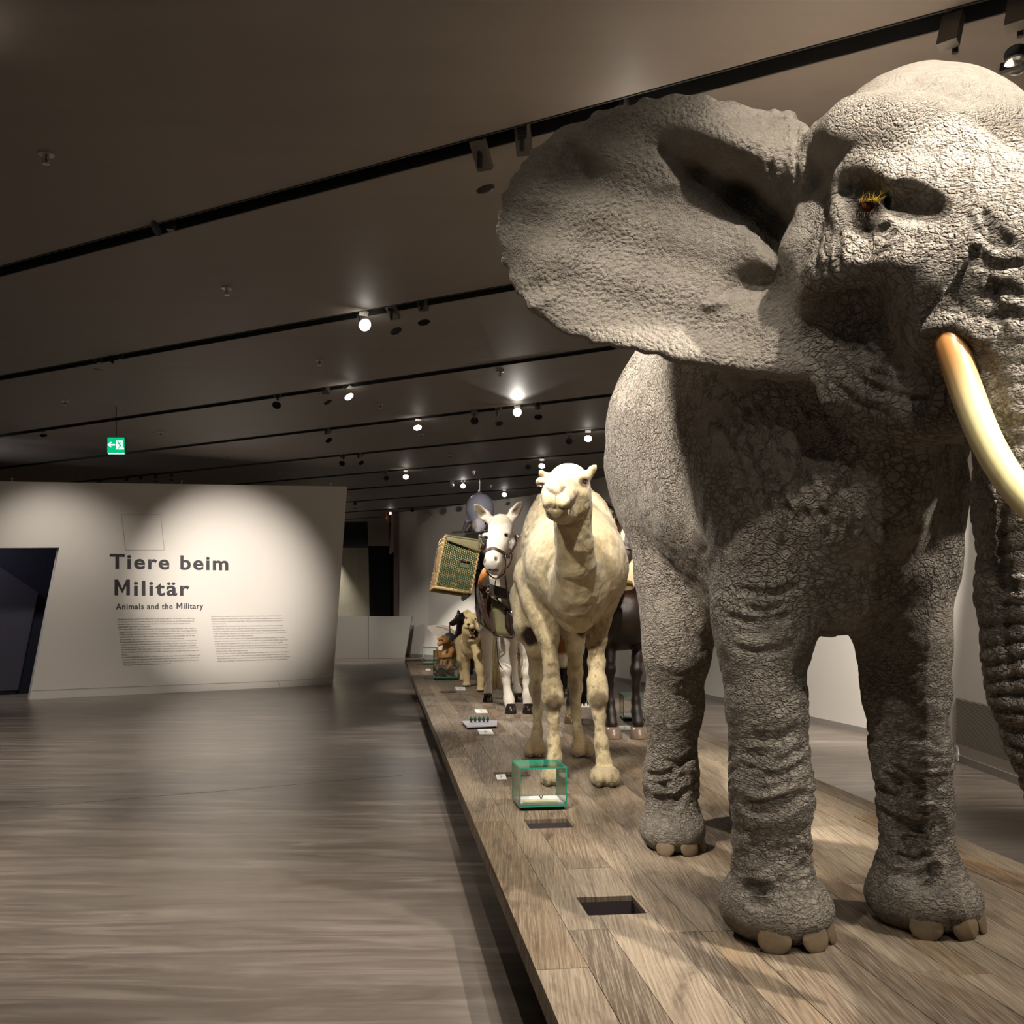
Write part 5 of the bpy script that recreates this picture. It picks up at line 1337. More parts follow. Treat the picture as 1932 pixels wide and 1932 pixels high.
# dark saddle frame and wire on the back
sheet('pack_saddle_board', bil(V(900, 1036, 11.9), V(922, 1040, 11.55), V(916, 1080, 11.45), V(900, 1095, 11.7), 6, 5, 0.03, 0.003), M['drab'], 0.03, harness)
MB().tube(cr([V(975, 1018, 11.5), V(972, 1012, 11.6), V(960, 1008, 11.9)], 4), 0.03, 8).build('saddle_frame', M['wood_frame'], harness, smooth=True)
mb = MB(); rw = random.Random(8)
for k in range(16):
    c = V(908 + rw.uniform(-3, 8), 1019 + rw.uniform(-8, 10), 11.6); r_ = rw.uniform(0.02, 0.04); ax1 = np.array((rw.uniform(-1, 1), rw.uniform(-1, 1), rw.uniform(-1, 1))); ax1 /= np.linalg.norm(ax1); ax2 = np.cross(ax1, (0.3, 0.4, 0.8)); ax2 /= np.linalg.norm(ax2)
    mb.tube([c + r_ * (math.cos(a) * ax1 + math.sin(a) * ax2) for a in np.linspace(0, 2 * PI, 11)[:-1]], 0.005, 5, closed=True)
o = mb.build('coiled_chain', M['steel'], harness, smooth=True); o['kind'] = 'stuff'
roll = empty('leather_roll', V(910, 1100, 11.2), 'orange tan leather roll tied to the pack harness below the muzzle of the mule', 'roll')
MB().tube(cr([V(918, 1073, 11.05), V(914, 1082, 11.02), V(909, 1092, 11.03), V(905, 1102, 11.06)], 5), [0.02, 0.034, 0.038, 0.04, 0.04, 0.04, 0.04, 0.039, 0.037, 0.036, 0.034, 0.032, 0.03, 0.028, 0.024, 0.015], 14).build('body', M['tan'], roll, smooth=True)
for t in ((913, 1083), (909, 1093), (906, 1100)): MB().tube([V(t[0], t[1], 11.025) + 0.04 * (math.cos(a) * np.array((0.85, 0, 0.5)) + math.sin(a) * np.array((0, 1, 0))) for a in np.linspace(0, 2 * PI, 15)[:-1]], 0.0035, 5, closed=True).build('tie', M['leather'], roll, smooth=True)
# wicker pannier
B_tl, B_tr, B_br, B_bl = V(837, 1011, 11.35), V(902, 1024, 11.30), V(893, 1117, 11.18), V(826, 1110, 11.23)
bx_ = (B_tr - B_tl + B_br - B_bl) / 2; bw_ = np.linalg.norm(bx_); bx_ /= bw_
bz_ = (B_tl - B_bl + B_tr - B_br) / 2; bz_ -= bx_ * bz_.dot(bx_); bh_ = np.linalg.norm(bz_); bz_ /= bh_
by_ = np.cross(bz_, bx_) - 0.30 * bx_ + 0.13 * bz_; by_ /= np.linalg.norm(by_)      # points away from the camera
bc_ = (B_tl + B_tr + B_br + B_bl) / 4; bdep = 0.62
bas = empty('wicker_pannier', bc_ - bz_ * bh_ / 2 + by_ * bdep / 2, 'green-painted wicker pannier basket slung on the side of the white mule', 'basket')
wk = NT('painted_wicker'); n1 = wk.noise(38, 3, 0.6, wk.mapping((1, 1, 0.5))); n2 = wk.noise(9, 3)
wk = wk.done(wk.mix(wk.smooth(wk.math('ADD', n1, wk.math('MULTIPLY', n2, 0.6)), 0.93, 1.08), lin('#3a5034'), lin('#b08d57')), 0.6)
wk2 = simple('bare_wicker', '#a98d5c', 0.6, 0, 0.35, 30)
def bp(u, v_, d=0.0): return bc_ + bx_ * u + bz_ * v_ + by_ * d
def weave(name, org, ux, uz, un, W_, H_, ns, nrow, mat):
    mb = MB(); r_ = H_ / nrow * 0.5
    for i in range(nrow):
        z = -H_ / 2 + (i + 0.5) * H_ / nrow; pts = []
        for k in range(ns * 2 + 1):
            x = -W_ / 2 + k * W_ / (ns * 2); off_ = 0.009 * math.sin(PI * (k / 2.0) + (PI if i % 2 else 0)) if k % 2 else 0.0
            off_ = 0.008 * (1 if ((k // 2 + i) % 2) else -1) if k % 2 == 0 else 0.0
            pts.append(org + ux * x + uz * (z + rnd.uniform(-.001, .001)) - un * off_)
        mb.tube(pts, r_ * 0.95, 5, up=uz)
    o = mb.build(name, mat, bas, smooth=True); o['kind'] = 'stuff'
    mb = MB()
    for k in range(ns + 1):
        x = -W_ / 2 + k * W_ / ns; mb.tube([org + ux * x - uz * H_ / 2, org + ux * x + uz * H_ / 2], 0.006, 6)
    mb.build('stakes', wk2, bas, smooth=True)
weave('front_weave', bp(0, 0, 0), bx_, bz_, by_, bw_, bh_, 18, 46, wk)
weave('side_weave', bp(-bw_ / 2, 0, bdep / 2), by_, bz_, bx_, bdep, bh_, 16, 46, wk2)
MB().box(bp(0.0, 0, bdep / 2), (bw_ - 0.03, bdep - 0.03, bh_ - 0.02), np.column_stack((bx_, by_, bz_))).build('lining', simple('dark_wicker_inside', '#2a2a1c', 0.9), bas)
for q, r_ in (([(-.5, .5, 0), (.5, .5, 0), (.5, .5, 1), (-.5, .5, 1)], 0.017), ([(-.5, -.5, 0), (.5, -.5, 0), (.5, -.5, 1), (-.5, -.5, 1)], 0.02)):
    MB().tube([bp(a * bw_ * 1.02, b * bh_ * 1.01, d * bdep) for a, b, d in q], r_, 8, closed=True).build('rim', wk2, bas, smooth=True)
for a, d in ((-.5, 0), (.5, 0), (-.5, 1)):
    n_ = 44; mb = MB()
    mb.tube([bp(a * bw_ * 1.01, -bh_ / 2 + bh_ * t / n_, d * bdep) + (bx_ * math.sin(t * 1.6) + by_ * math.cos(t * 1.6)) * 0.007 for t in range(n_ + 1)], 0.012, 6); mb.build('corner_binding', wk2, bas, smooth=True)
sheet('lid_flap', [[bp(-bw_ * 0.46 + bw_ * 0.94 * j / 9, bh_ * 0.505 - i * 0.028 * (0.5 + 0.9 * j / 9), -0.028 - 0.01 * i) for j in range(10)] for i in range(4)], M['olive'], 0.008, bas)
sheet('lid', [[bp(-bw_ * 0.5 + bw_ * j / 5, bh_ * 0.51, -0.02 + (bdep + 0.03) * i / 4) for j in range(6)] for i in range(5)], M['olive'], 0.02, bas)
MB().tube([bp(x, z, d) for x, z, d in ((0.02, 0.055, -0.01), (0.02, 0.05, -0.035), (0.12, 0.04, -0.035), (0.12, 0.045, -0.01))], 0.010, 8).build('handle', M['wood_frame'], bas, smooth=True)
MB().box(bp(0.07, 0.0, -0.014), (0.11, 0.01, 0.05), np.column_stack((bx_, by_, bz_))).build('handle_patch', simple('green_canvas_patch', '#4b5433', 0.8), bas, bevel=0.003)
MB().strap(cr([bp(-bw_ / 2 - 0.01, bh_ * 0.56, 0.1), bp(-bw_ / 2 - 0.05, bh_ * 0.35, 0.06), bp(-bw_ / 2 - 0.055, 0.0, 0.05), bp(-bw_ / 2 - 0.03, -0.12, 0.05)], 5), lambda p: -bx_, 0.022, 0.008).build('leather_strap', M['wood_frame'], bas)
MB().box(bp(-bw_ / 2 + 0.0, bh_ * 0.53, 0.05), (0.035, 0.05, 0.05), np.column_stack((bx_, by_, bz_))).build('hinge', M['black'], bas, bevel=0.004)
for s_ in range(3):
    MB().tube(cr([bp(-bw_ / 2 - 0.012, bh_ * (0.48 - 0.08 * s_), 0.05), bp(-bw_ / 2 - 0.05, bh_ * (0.43 - 0.08 * s_), 0.05), bp(-bw_ / 2 - 0.06, bh_ * (0.36 - 0.08 * s_), 0.06)], 4), 0.004, 5).build('cord', M['cream_strap'], bas, smooth=True)
MB().strap(cr([bp(bw_ / 2 + 0.0, -bh_ * 0.46, 0.05), bp(bw_ / 2 - 0.02, -bh_ * 0.55, 0.03), bp(bw_ / 2 - 0.085, -bh_ * 0.66, 0.02)], 4), lambda p: -by_, 0.045, 0.01).build('leather_strap', M['black'], bas)

# ------------------------------------------------------------------ dark horse
Hf = Field((0.45, 8.3, ZP - 0.02), (1.55, 11.4, 2.75), 0.0125)
Hf.ell((0.95, 10.0, 1.45), (0.25, 0.75, 0.30), 0.05); Hf.ell((0.83, 10.55, 1.50), (0.26, 0.36, 0.32), 0.2); Hf.ell(V(1183, 1165, 9.55), (0.225, 0.30, 0.28), 0.2)
Hf.chain([(V(1184, 1130, 9.55), 0.19), (V(1184, 1060, 9.3), 0.145), (V(1184, 1005, 9.2), 0.12)], 0.08)
Hf.ell(V(1182, 980, 9.08), (0.115, 0.12, 0.095), 0.04)
Hf.chain([(V(1181, 985, 9.05), 0.118), (V(1179, 1015, 8.92), 0.105), (V(1178, 1050, 8.8), 0.08), (V(1178, 1085, 8.74), 0.076)], 0.05)
for sx in (-1, 1):
    P = [V(1182 + sx * 20, 972, 9.1), V(1182 + sx * 30, 960, 9.12), V(1182 + sx * 39, 946, 9.14)]; Hf.cone(P[0], P[1], 0.04, 0.046, 0.025); Hf.cone(P[1], P[2], 0.046, 0.01, 0.02)
    Hf.cone(P[0] * 0.4 + P[1] * 0.6 + np.array((0, -0.045, 0)), P[2] + np.array((0, -0.035, -0.04)), 0.028, 0.016, 0.012, 'd')
    Hf.ell(V(1181 + sx * 25, 996, 8.98), (0.035, 0.05, 0.03), 0.03)
leg(Hf, [(1160, 1170, 9.65, 26), (1151, 1205, 9.55, 15), (1150, 1240, 9.5, 10.5), (1150, 1262, 9.46, 11.5), (1151, 1290, 9.48, 7), (1152, 1325, 9.48, 7.5), (1152.5, 1345, 9.46, 9.5), (1155, 1366, 9.42, 11)])
leg(Hf, [(1206, 1170, 9.65, 26), (1207, 1205, 9.55, 15.5), (1203, 1240, 9.5, 10.5), (1201, 1265, 9.46, 11.5), (1199.5, 1295, 9.48, 7.5), (1200, 1322, 9.48, 8), (1201, 1342, 9.46, 9.5), (1204, 1364, 9.42, 11.5)])
leg(Hf, [(1098, 1190, 10.7, 24), (1088, 1225, 10.6, 13), (1081, 1260, 10.68, 9.5), (1078, 1290, 10.65, 7), (1076, 1325, 10.6, 7), (1076, 1345, 10.57, 8.5), (1076, 1355, 10.54, 9)])
leg(Hf, [(1138, 1190, 10.6, 24), (1142, 1225, 10.5, 13), (1144, 1260, 10.58, 9.5), (1145, 1290, 10.55, 7), (1146, 1325, 10.5, 7), (1146, 1345, 10.47, 8.5), (1146, 1357, 10.44, 9)])
Hf.floor(ZP + 0.02)
hv_, hf2 = Hf.mesh(2); del Hf
hcol = np.tile(np.array(lin('#24140b')), (len(hv_), 1)); hcol = paintw(hcol, sstep(fbm(hv_, 5, 3, 2), 0.0, 0.8) * 0.7, '#41230f')
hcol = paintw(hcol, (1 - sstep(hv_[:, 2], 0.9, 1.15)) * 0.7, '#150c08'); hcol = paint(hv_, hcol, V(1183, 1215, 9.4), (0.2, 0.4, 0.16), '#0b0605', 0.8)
hcol = paintw(hcol, (1 - sstep(hv_[:, 2], 0.42, 0.56)) * (hv_[:, 1] > 10.0), '#b79b6c')
hcol = paint(hv_, hcol, V(1180, 1000, 8.9), (0.12, 0.3, 0.2), '#4a2a1a', 0.5)
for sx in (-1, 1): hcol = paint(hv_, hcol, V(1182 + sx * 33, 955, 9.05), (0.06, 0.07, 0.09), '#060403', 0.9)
horse = empty('horse', (0.95, 10.0, ZP), 'dark bay horse standing behind the elephant, right of the camel', 'horse')
M['horsefur'] = fur_mat('dark_horse_coat', 0.42, 0.25, 130, 0.2, (1, 1, 0.4), 0.5, 6.0)
mesh_obj('body', hv_, hf2, M['horsefur'], horse, smooth=True, cols={'Col': hcol})
for x, y, Y in ((1156, 1383, 9.42), (1205, 1380, 9.42)): hoof(horse, x, y, Y, 0.078, 0.10, M['hoof_tan'], (0.05, -1))
for x, y, Y in ((1076, 1362, 10.54), (1146, 1364, 10.44)): hoof(horse, x, y, Y, 0.066, 0.09, simple('dark_tan_hoof', '#6d5636', 0.35), (0.2, -1))
for sx in (-1, 1): eye(horse, V(1181 + sx * 27, 999, 8.965), 0.018, '#0d0806')
mb = MB(); rt = random.Random(9)
for k in range(70):
    u = rt.uniform(-1, 1); a = V(1112 + u * 4, 1150, 10.95); b = V(1110 + u * 10, 1235, 11.05 + rt.uniform(-.05, .05)); c = V(1107 + u * 11, rt.uniform(1318, 1332), 11.05 + rt.uniform(-.06, .06))
    mb.tube(cr([a, b, c], 4), [0.018] * 7 + [0.01, 0.004], 5)
mb.build('tail', simple('black_brown_tail_hair', '#1a0f09', 0.5, 0, 0.3, 30), horse, smooth=True)
mb = MB()
for k in range(60):
    u = rt.uniform(-1, 1); a = V(1182 + u * 12, 968 + abs(u) * 4, 9.0); b = V(1181 + u * 20, 974 + rt.uniform(0, 3), 8.94); c = V(1180 + u * 22, 978 + rt.uniform(-2, 4), 8.92)
    mb.tube([a, b, c], [0.006, 0.005, 0.002], 4)
o = mb.build('forelock', simple('forelock_hair', '#2a1810', 0.45, 0, 0.3, 40), horse, smooth=True); o['kind'] = 'stuff'
hh0, hh1 = V(1182, 985, 9.12), V(1178, 1085, 8.80)
def haxis(p):
    d = hh1 - hh0; t = np.clip((p - hh0).dot(d) / d.dot(d), -0.1, 1.1); return hh0 + d * t
bri = empty('bridle', V(1180, 1010, 8.85), parent=horse)
head_strap('browband', hv_, [(1154, 980, 9.0), (1160, 976, 8.95), (1168, 978, 8.92), (1177, 982, 8.9), (1186, 980, 8.9), (1196, 977, 8.92), (1206, 980, 9.0)], 9, haxis, 0.02, bri, M['cream_strap'])
head_strap('face_strap', hv_, [(1178, 981, 8.9), (1177, 1000, 8.85), (1175, 1020, 8.8), (1172.5, 1041, 8.72)], 9, haxis, 0.026, bri, M['cream_strap'])
head_strap('buckle', hv_, [(1176, 1006, 8.82), (1174.5, 1022, 8.78)], 9, haxis, 0.036, bri, M['cream_strap'], 0.01, lift=0.006)
head_strap('noseband', hv_, [(1157, 1042, 8.9), (1163, 1038, 8.84), (1172, 1036, 8.78), (1184, 1038, 8.76), (1194, 1044, 8.82), (1201, 1050, 8.9)], 9, haxis, 0.03, bri, M['leather'])
MB().tube(cr([V(1154, 980, 9.02), V(1152, 972, 9.06), V(1149, 965, 9.08)], 4), 0.012, 6).build('cheek_strap', M['cream_strap'], bri, smooth=True)
nb = empty('nosebag', V(1180, 1115, 8.7), 'cream canvas nosebag with olive base hung over the muzzle of the dark horse', 'nosebag')
cen = cr([V(1179, 1042, 8.83), V(1180, 1060, 8.80), V(1181, 1082, 8.76), V(1180, 1100, 8.73), V(1179, 1110, 8.71)], 3)
rad_ = np.interp(np.linspace(0, 1, len(cen)), [0, 0.3, 0.6, 0.85, 1], [0.098, 0.104, 0.098, 0.085, 0.072])
mb = MB(); n_ = 22; vs = []; fs = []
for i, (c, r_) in enumerate(zip(cen, rad_)):
    for k in range(n_):
        a = 2 * PI * k / n_; q = r_ * (1 + 0.03 * math.sin(3 * a + i) + 0.02 * math.sin(7 * a - 2 * i)); vs.append(c + np.array((math.cos(a) * q, math.sin(a) * q, 0.018 * math.sin(a))))
for i in range(len(cen) - 1):
    for k in range(n_): fs.append((i * n_ + k, i * n_ + (k + 1) % n_, (i + 1) * n_ + (k + 1) % n_, (i + 1) * n_ + k))
fs.append(tuple(range(n_)))
mb.add(vs, fs).build('bag', simple('cream_canvas', '#d9c6a0', 0.8, 0, 0.1, 12, 0.4, bscale=25), nb, smooth=True)
mb = MB(); bcen = V(1178.5, 1108, 8.66); ax_ = np.array((0, -0.5, -0.86)); t1 = np.array((1.0, 0, 0)); t2 = np.cross(ax_, t1)
mb.tube([bcen - ax_ * 0.03, bcen - ax_ * 0.004, bcen, bcen + ax_ * 0.004], [0.075, 0.075, 0.071, 0.02], 22, up=t2)
mb.build('base_disc', simple('olive_rubber', '#6a561f', 0.35, 0, 0.2, 20), nb, smooth=True)
# ------------------------------------------------------------------ lioness
Lf = Field((-0.95, 13.5, ZP - 0.02), (-0.05, 16.6, 1.75), 0.0115)
Lf.chain([(V(894, 1222, 14.85), 0.165), (np.array((-0.60, 15.4, 1.0)), 0.17), (np.array((-0.64, 16.0, 1.0)), 0.18)], 0.08)
Lf.chain([(V(893, 1215, 14.8), 0.16), (V(891, 1188, 14.55), 0.15)], 0.08)
Lf.ell(V(894, 1174, 14.3), (0.138, 0.15, 0.135), 0.05)
Lf.ell(V(885, 1174, 14.17), (0.075, 0.11, 0.065), 0.04); Lf.chain([(V(886, 1176, 14.12), 0.058), (V(883, 1181, 14.03), 0.048)], 0.03)
Lf.ell(V(879, 1182, 14.04), (0.038, 0.05, 0.036), 0.02); Lf.ell(V(890, 1182, 14.02), (0.045, 0.05, 0.038), 0.02)
Lf.ell(V(902, 1183, 14.22), (0.065, 0.09, 0.085), 0.04)
Lf.ell(V(891, 1209, 14.15), (0.068, 0.08, 0.04), 0.03); Lf.cone(V(890, 1206, 14.12), V(901, 1200, 14.3), 0.045, 0.06, 0.03)
Lf.ell(V(892, 1195.5, 14.06), (0.066, 0.2, 0.066), 0.015, None, 'd')
for x, y in ((881.5, 1157), (909, 1159)): Lf.ell(V(x, y, 14.34), (0.056, 0.034, 0.054), 0.035); Lf.ell(V(x, y, 14.29), (0.032, 0.03, 0.032), 0.012, None, 'd')
def lg(f, pts, k=0.035): f.chain([pr(*p) for p in pts], k)
lg(Lf, [(878, 1215, 14.9, 11), (878, 1235, 14.95, 9.5), (879, 1255, 15.0, 7.5), (880, 1275, 15.0, 6.5), (881, 1285, 14.98, 7)])
lg(Lf, [(900, 1220, 14.6, 11), (903, 1240, 14.4, 9.5), (906, 1265, 14.3, 7.5), (908, 1285, 14.25, 6.5), (907, 1297, 14.2, 7)])
for x, y, Y in ((880, 1288, 14.93), (907, 1300, 14.12)):
    for d in (-5, -1.7, 1.7, 5): c = V(x + d, y, Y); c[2] = ZP + 0.028; c[1] -= 0.03 - abs(d) * 0.004; Lf.ell(c, (0.021, 0.06, 0.03), 0.012)
for x0 in (-0.78, -0.5): Lf.chain([(np.array((x0, 15.95, 0.95)), 0.13), (np.array((x0, 15.9, 0.7)), 0.08), (np.array((x0, 16.05, 0.5)), 0.05), (np.array((x0, 15.98, 0.38)), 0.055)], 0.05)
Lf.floor(ZP + 0.001)
lv_, lf2 = Lf.mesh(2); del Lf
lv_ = fur_shake(lv_, lf2, 0.003, 30, 21); lv_[:, 2] = np.maximum(lv_[:, 2], ZP + 0.0005)
lc = np.tile(np.array(lin('#dec797')), (len(lv_), 1)); lc = paint(lv_, lc, V(893, 1200, 14.2), (0.13, 0.3, 0.12), '#eadbb8', 0.7)
lc = paint(lv_, lc, V(891.5, 1195.5, 14.12), (0.10, 0.24, 0.096), '#3a0f0a', 1.0); lc = paint(lv_, lc, V(884, 1178, 13.98), (0.036, 0.05, 0.022), '#120b08', 1.0)
lc = paint(lv_, lc, V(908, 1225, 14.6), (0.06, 0.25, 0.16), '#5b3c1a', 0.8); lc = paint(lv_, lc, V(880, 1167, 14.13), (0.02, 0.05, 0.015), '#2a1a0e', 0.9); lc = paint(lv_, lc, V(897, 1168, 14.13), (0.022, 0.05, 0.015), '#4a3018', 0.7)
d_, _ = segd(*proj(lv_), (881, 1190), (884, 1182)); lc = paintw(lc, (1 - sstep(d_, 0.5, 1.3)) * (lv_[:, 1] < 14.1), '#1a0f0a')
M['lionfur'] = fur_mat('lion_fur', 0.8, 0.35, 120, 0.15, (1, 1, 0.5), 0.15, 9.0)
lion = empty('lioness', (-0.6, 14.8, ZP), 'pale lioness with open roaring mouth walking left of the white mule', 'lion')
mesh_obj('body', lv_, lf2, M['lionfur'], lion, smooth=True, cols={'Col': lc})
for x, y in ((880.5, 1166.5), (897, 1168)): eye(lion, V(x, y, 14.13), 0.013, '#5a3a10')
tm = simple('ivory_tooth', '#e8dcb4', 0.35)
for x, y0, y1 in ((886.5, 1189, 1193), (895, 1189, 1193), (888, 1202, 1198), (894.5, 1202, 1198)): MB().tube([V(x, y0, 14.06), V(x, (y0 + y1) / 2, 14.055), V(x, y1, 14.05)], [0.009, 0.007, 0.001], 6).build('tooth', tm, lion, smooth=True)
MB().ell(V(891.5, 1200, 14.1), (0.036, 0.07, 0.016), 10, 6).build('tongue', simple('pink_tongue', '#8a3a2c', 0.4), lion, smooth=True)
for x, y, Y in ((880, 1289, 14.9), (907, 1301, 14.08)):
    for d in (-5, -1.7, 1.7, 5): c = V(x + d, y, Y); c[2] = ZP + 0.016; c[1] -= 0.055 - abs(d) * 0.004; MB().ell(c, (0.007, 0.016, 0.01), 8, 6).build('claw', M['black'], lion, smooth=True)

# ------------------------------------------------------------------ dark dog
Df = Field((-1.25, 16.4, ZP - 0.02), (-0.35, 18.4, 1.65), 0.0115)
Df.chain([pr(872, 1222, 17.2, 13), pr(876, 1228, 17.6, 13), pr(884, 1232, 18.0, 12)], 0.06)
Df.chain([pr(868, 1218, 17.1, 11), pr(868, 1195, 16.95, 8.5), pr(870, 1175, 16.9, 8.5)], 0.05)
Df.ell(V(870, 1166, 16.85), (0.10, 0.11, 0.085), 0.04); Df.chain([(V(865, 1168, 16.8), 0.07), (V(857, 1174, 16.74), 0.045), (V(851, 1175.5, 16.72), 0.032)], 0.03)
Df.ell(V(853, 1179, 16.73), (0.045, 0.03, 0.018), 0.02)
for p in ([(865, 1160), (865, 1154), (864, 1149.5)], [(875, 1158), (878, 1154), (880, 1152)]): Df.cone(V(*p[0], 16.86), V(*p[1], 16.86), 0.032, 0.024, 0.02); Df.cone(V(*p[1], 16.86), V(*p[2], 16.86), 0.024, 0.006, 0.01)
lg(Df, [(866, 1225, 17.1, 8), (867, 1243, 17.05, 5), (867.5, 1258, 17.05, 3.6), (868, 1268, 17.02, 3.6)]); lg(Df, [(879, 1228, 17.2, 8), (879, 1245, 17.15, 5), (879, 1258, 17.15, 3.6), (879, 1268, 17.1, 3.6)])
lg(Df, [(888, 1232, 17.6, 9), (889, 1248, 17.5, 5), (891, 1258, 17.6, 3.6), (889, 1269, 17.5, 3.6)])
for x, Y in ((868, 16.98), (879, 17.06), (889, 17.45)): c = V(x, 1272, Y); c[2] = ZP + 0.03; Df.ell(c, (0.04, 0.075, 0.035), 0.02)
Df.floor(ZP + 0.001); dv, df2 = Df.mesh(2); del Df
dcol = np.tile(np.array(lin('#231a18')), (len(dv), 1)); dcol = paintw(dcol, sstep(fbm(dv, 6, 2, 3), 0.1, 0.8) * 0.6, '#3a2b28')
M['dogskin'] = fur_mat('dark_dog_coat', 0.38, 0.2, 130, 0.1, (1, 1, 0.5), 0.5)
dog = empty('dog', (-0.85, 17.2, ZP), 'dark brown dog with pricked ears standing behind the lioness', 'dog')
mesh_obj('body', dv, df2, M['dogskin'], dog, smooth=True, cols={'Col': dcol}); eye(dog, V(864.5, 1166.5, 16.745), 0.012, '#8a6a2a')
MB().ell(V(849.6, 1175, 16.70), 0.016, 8, 6).build('nose', M['black'], dog, smooth=True)
le = empty('leash', V(848.5, 1195, 16.74), 'thin tan strap hanging from the muzzle of the dark dog', 'leash')
MB().strap([V(848.3, 1175, 16.70), V(848.4, 1184, 16.70), V(849, 1195, 16.72)], lambda p: np.array((0, -1, 0)), 0.022, 0.006).build('strap', simple('tan_strap', '#c08e58', 0.6), le)

# ------------------------------------------------------------------ monkey on its stone and the winged bird behind
Kf = Field((-1.75, 18.0, ZP - 0.02), (-0.75, 19.3, 1.35), 0.011)
Kf.chain([pr(851, 1242, 18.65, 13), pr(849, 1228, 18.6, 11.5), pr(845, 1215, 18.5, 9)], 0.06)
Kf.ell(V(839, 1208, 18.42), (0.095, 0.10, 0.095), 0.04); Kf.ell(V(832, 1212, 18.36), (0.06, 0.07, 0.06), 0.04); Kf.ell(V(829, 1215.5, 18.33), (0.042, 0.05, 0.036), 0.025)
Kf.cone(V(826, 1205, 18.36), V(838, 1206, 18.36), 0.018, 0.02, 0.02); Kf.ell(V(829, 1208.5, 18.30), (0.016, 0.03, 0.012), 0.01, None, 'd'); Kf.ell(V(835, 1208.5, 18.31), (0.016, 0.03, 0.012), 0.01, None, 'd')
lg(Kf, [(840, 1223, 18.5, 5.5), (838, 1235, 18.4, 4), (834, 1246, 18.3, 3), (832, 1254, 18.25, 3)], 0.03)
lg(Kf, [(853, 1228, 18.45, 5.5), (846, 1240, 18.3, 3.8), (841, 1248, 18.25, 3), (838, 1255, 18.2, 3)], 0.03)
lg(Kf, [(852, 1248, 18.5, 8), (846, 1240, 18.35, 6), (850, 1256, 18.3, 4), (846, 1260, 18.22, 3.5)], 0.03)
Kf.ell(V(843.5, 1211, 18.38), (0.02, 0.012, 0.024), 0.01)
Kf.chain([(V(858, 1256, 18.8), 0.03), (V(862, 1259, 18.7), 0.022), (V(866, 1260, 18.6), 0.014)], 0.02)
Kf.floor(ZP + 0.001); kv, kf2 = Kf.mesh(2); del Kf; kv = fur_shake(kv, kf2, 0.006, 28, 5); kv[:, 2] = np.maximum(kv[:, 2], ZP + 0.0005)
kc = np.tile(np.array(lin('#a87a45')), (len(kv), 1)); kc = paintw(kc, sstep(fbm(kv, 10, 3, 3), 0, 0.8) * 0.6, '#7b5a35'); kc = paint(kv, kc, V(829, 1213, 18.3), (0.06, 0.07, 0.065), '#c98f68', 0.9)
kc = paint(kv, kc, V(838, 1201, 18.4), (0.09, 0.1, 0.04), '#5d452c', 0.7); kc = paint(kv, kc, V(836, 1228, 18.4), (0.09, 0.14, 0.09), '#cdb394', 0.6); kc = paint(kv, kc, V(832, 1207.5, 18.3), (0.06, 0.06, 0.014), '#33200f', 0.8)
M['monkeyfur'] = fur_mat('monkey_fur', 0.85, 0.6, 110, 0.3, (1, 1, 0.4), 0.1, 12.0)
mon = empty('macaque', (-1.2, 18.5, ZP), 'golden brown monkey sitting behind the dark-rimmed glass case', 'monkey')
mesh_obj('body', kv, kf2, M['monkeyfur'], mon, smooth=True, cols={'Col': kc}); eye(mon, V(829, 1208.8, 18.31), 0.012, '#2a1408'); eye(mon, V(835, 1208.8, 18.32), 0.011, '#2a1408')
bird = empty('bird', V(848, 1258, 19.6), 'bird with pale outstretched wing perched behind the monkey', 'bird')
mbx = MB(); mbx.ell(V(848, 1204, 19.5), (0.12, 0.2, 0.12), 16, 10); mbx.build('body', simple('dark_feathers', '#2c2a2e', 0.6, 0, 0.3, 30), bird, smooth=True)
MB().ell(V(857, 1212, 19.45), (0.06, 0.08, 0.10), 12, 8).build('tail_feathers', simple('grey_feathers', '#4a4648', 0.6), bird, smooth=True)
fm_ = simple('pale_feather', '#cbbfb2', 0.6, 0, 0.15, 40)
arm = cr([V(857, 1197, 19.5), V(847, 1187, 19.46), V(836, 1182.5, 19.44), V(822, 1181, 19.42)], 6)
tipl = cr([V(846, 1208, 19.42), V(832, 1203.5, 19.4), V(820, 1197, 19.4), V(811, 1190, 19.4), V(806.5, 1182.5, 19.4)], 5)
for k in range(19):
    t = k / 18; a = arm[int(round(t * (len(arm) - 1)))]; tip = tipl[int(round(t * (len(tipl) - 1)))] + np.array((0, 0.004 * (k % 3), 0)); d = tip - a
    MB().strap([a, a + d * 0.4, a + d * 0.8, tip], lambda p: np.array((0, -1, 0.1 * (k % 2))), 0.062 - 0.02 * t, 0.005).build('feather', fm_, bird)
MB().tube(arm, list(np.linspace(0.05, 0.022, len(arm))), 8).build('wing_arm', fm_, bird, smooth=True)
MB().tube([V(849, 1258, 19.6), V(848.5, 1214, 19.55)], 0.02, 8).build('perch', M['steel'], bird, smooth=True)

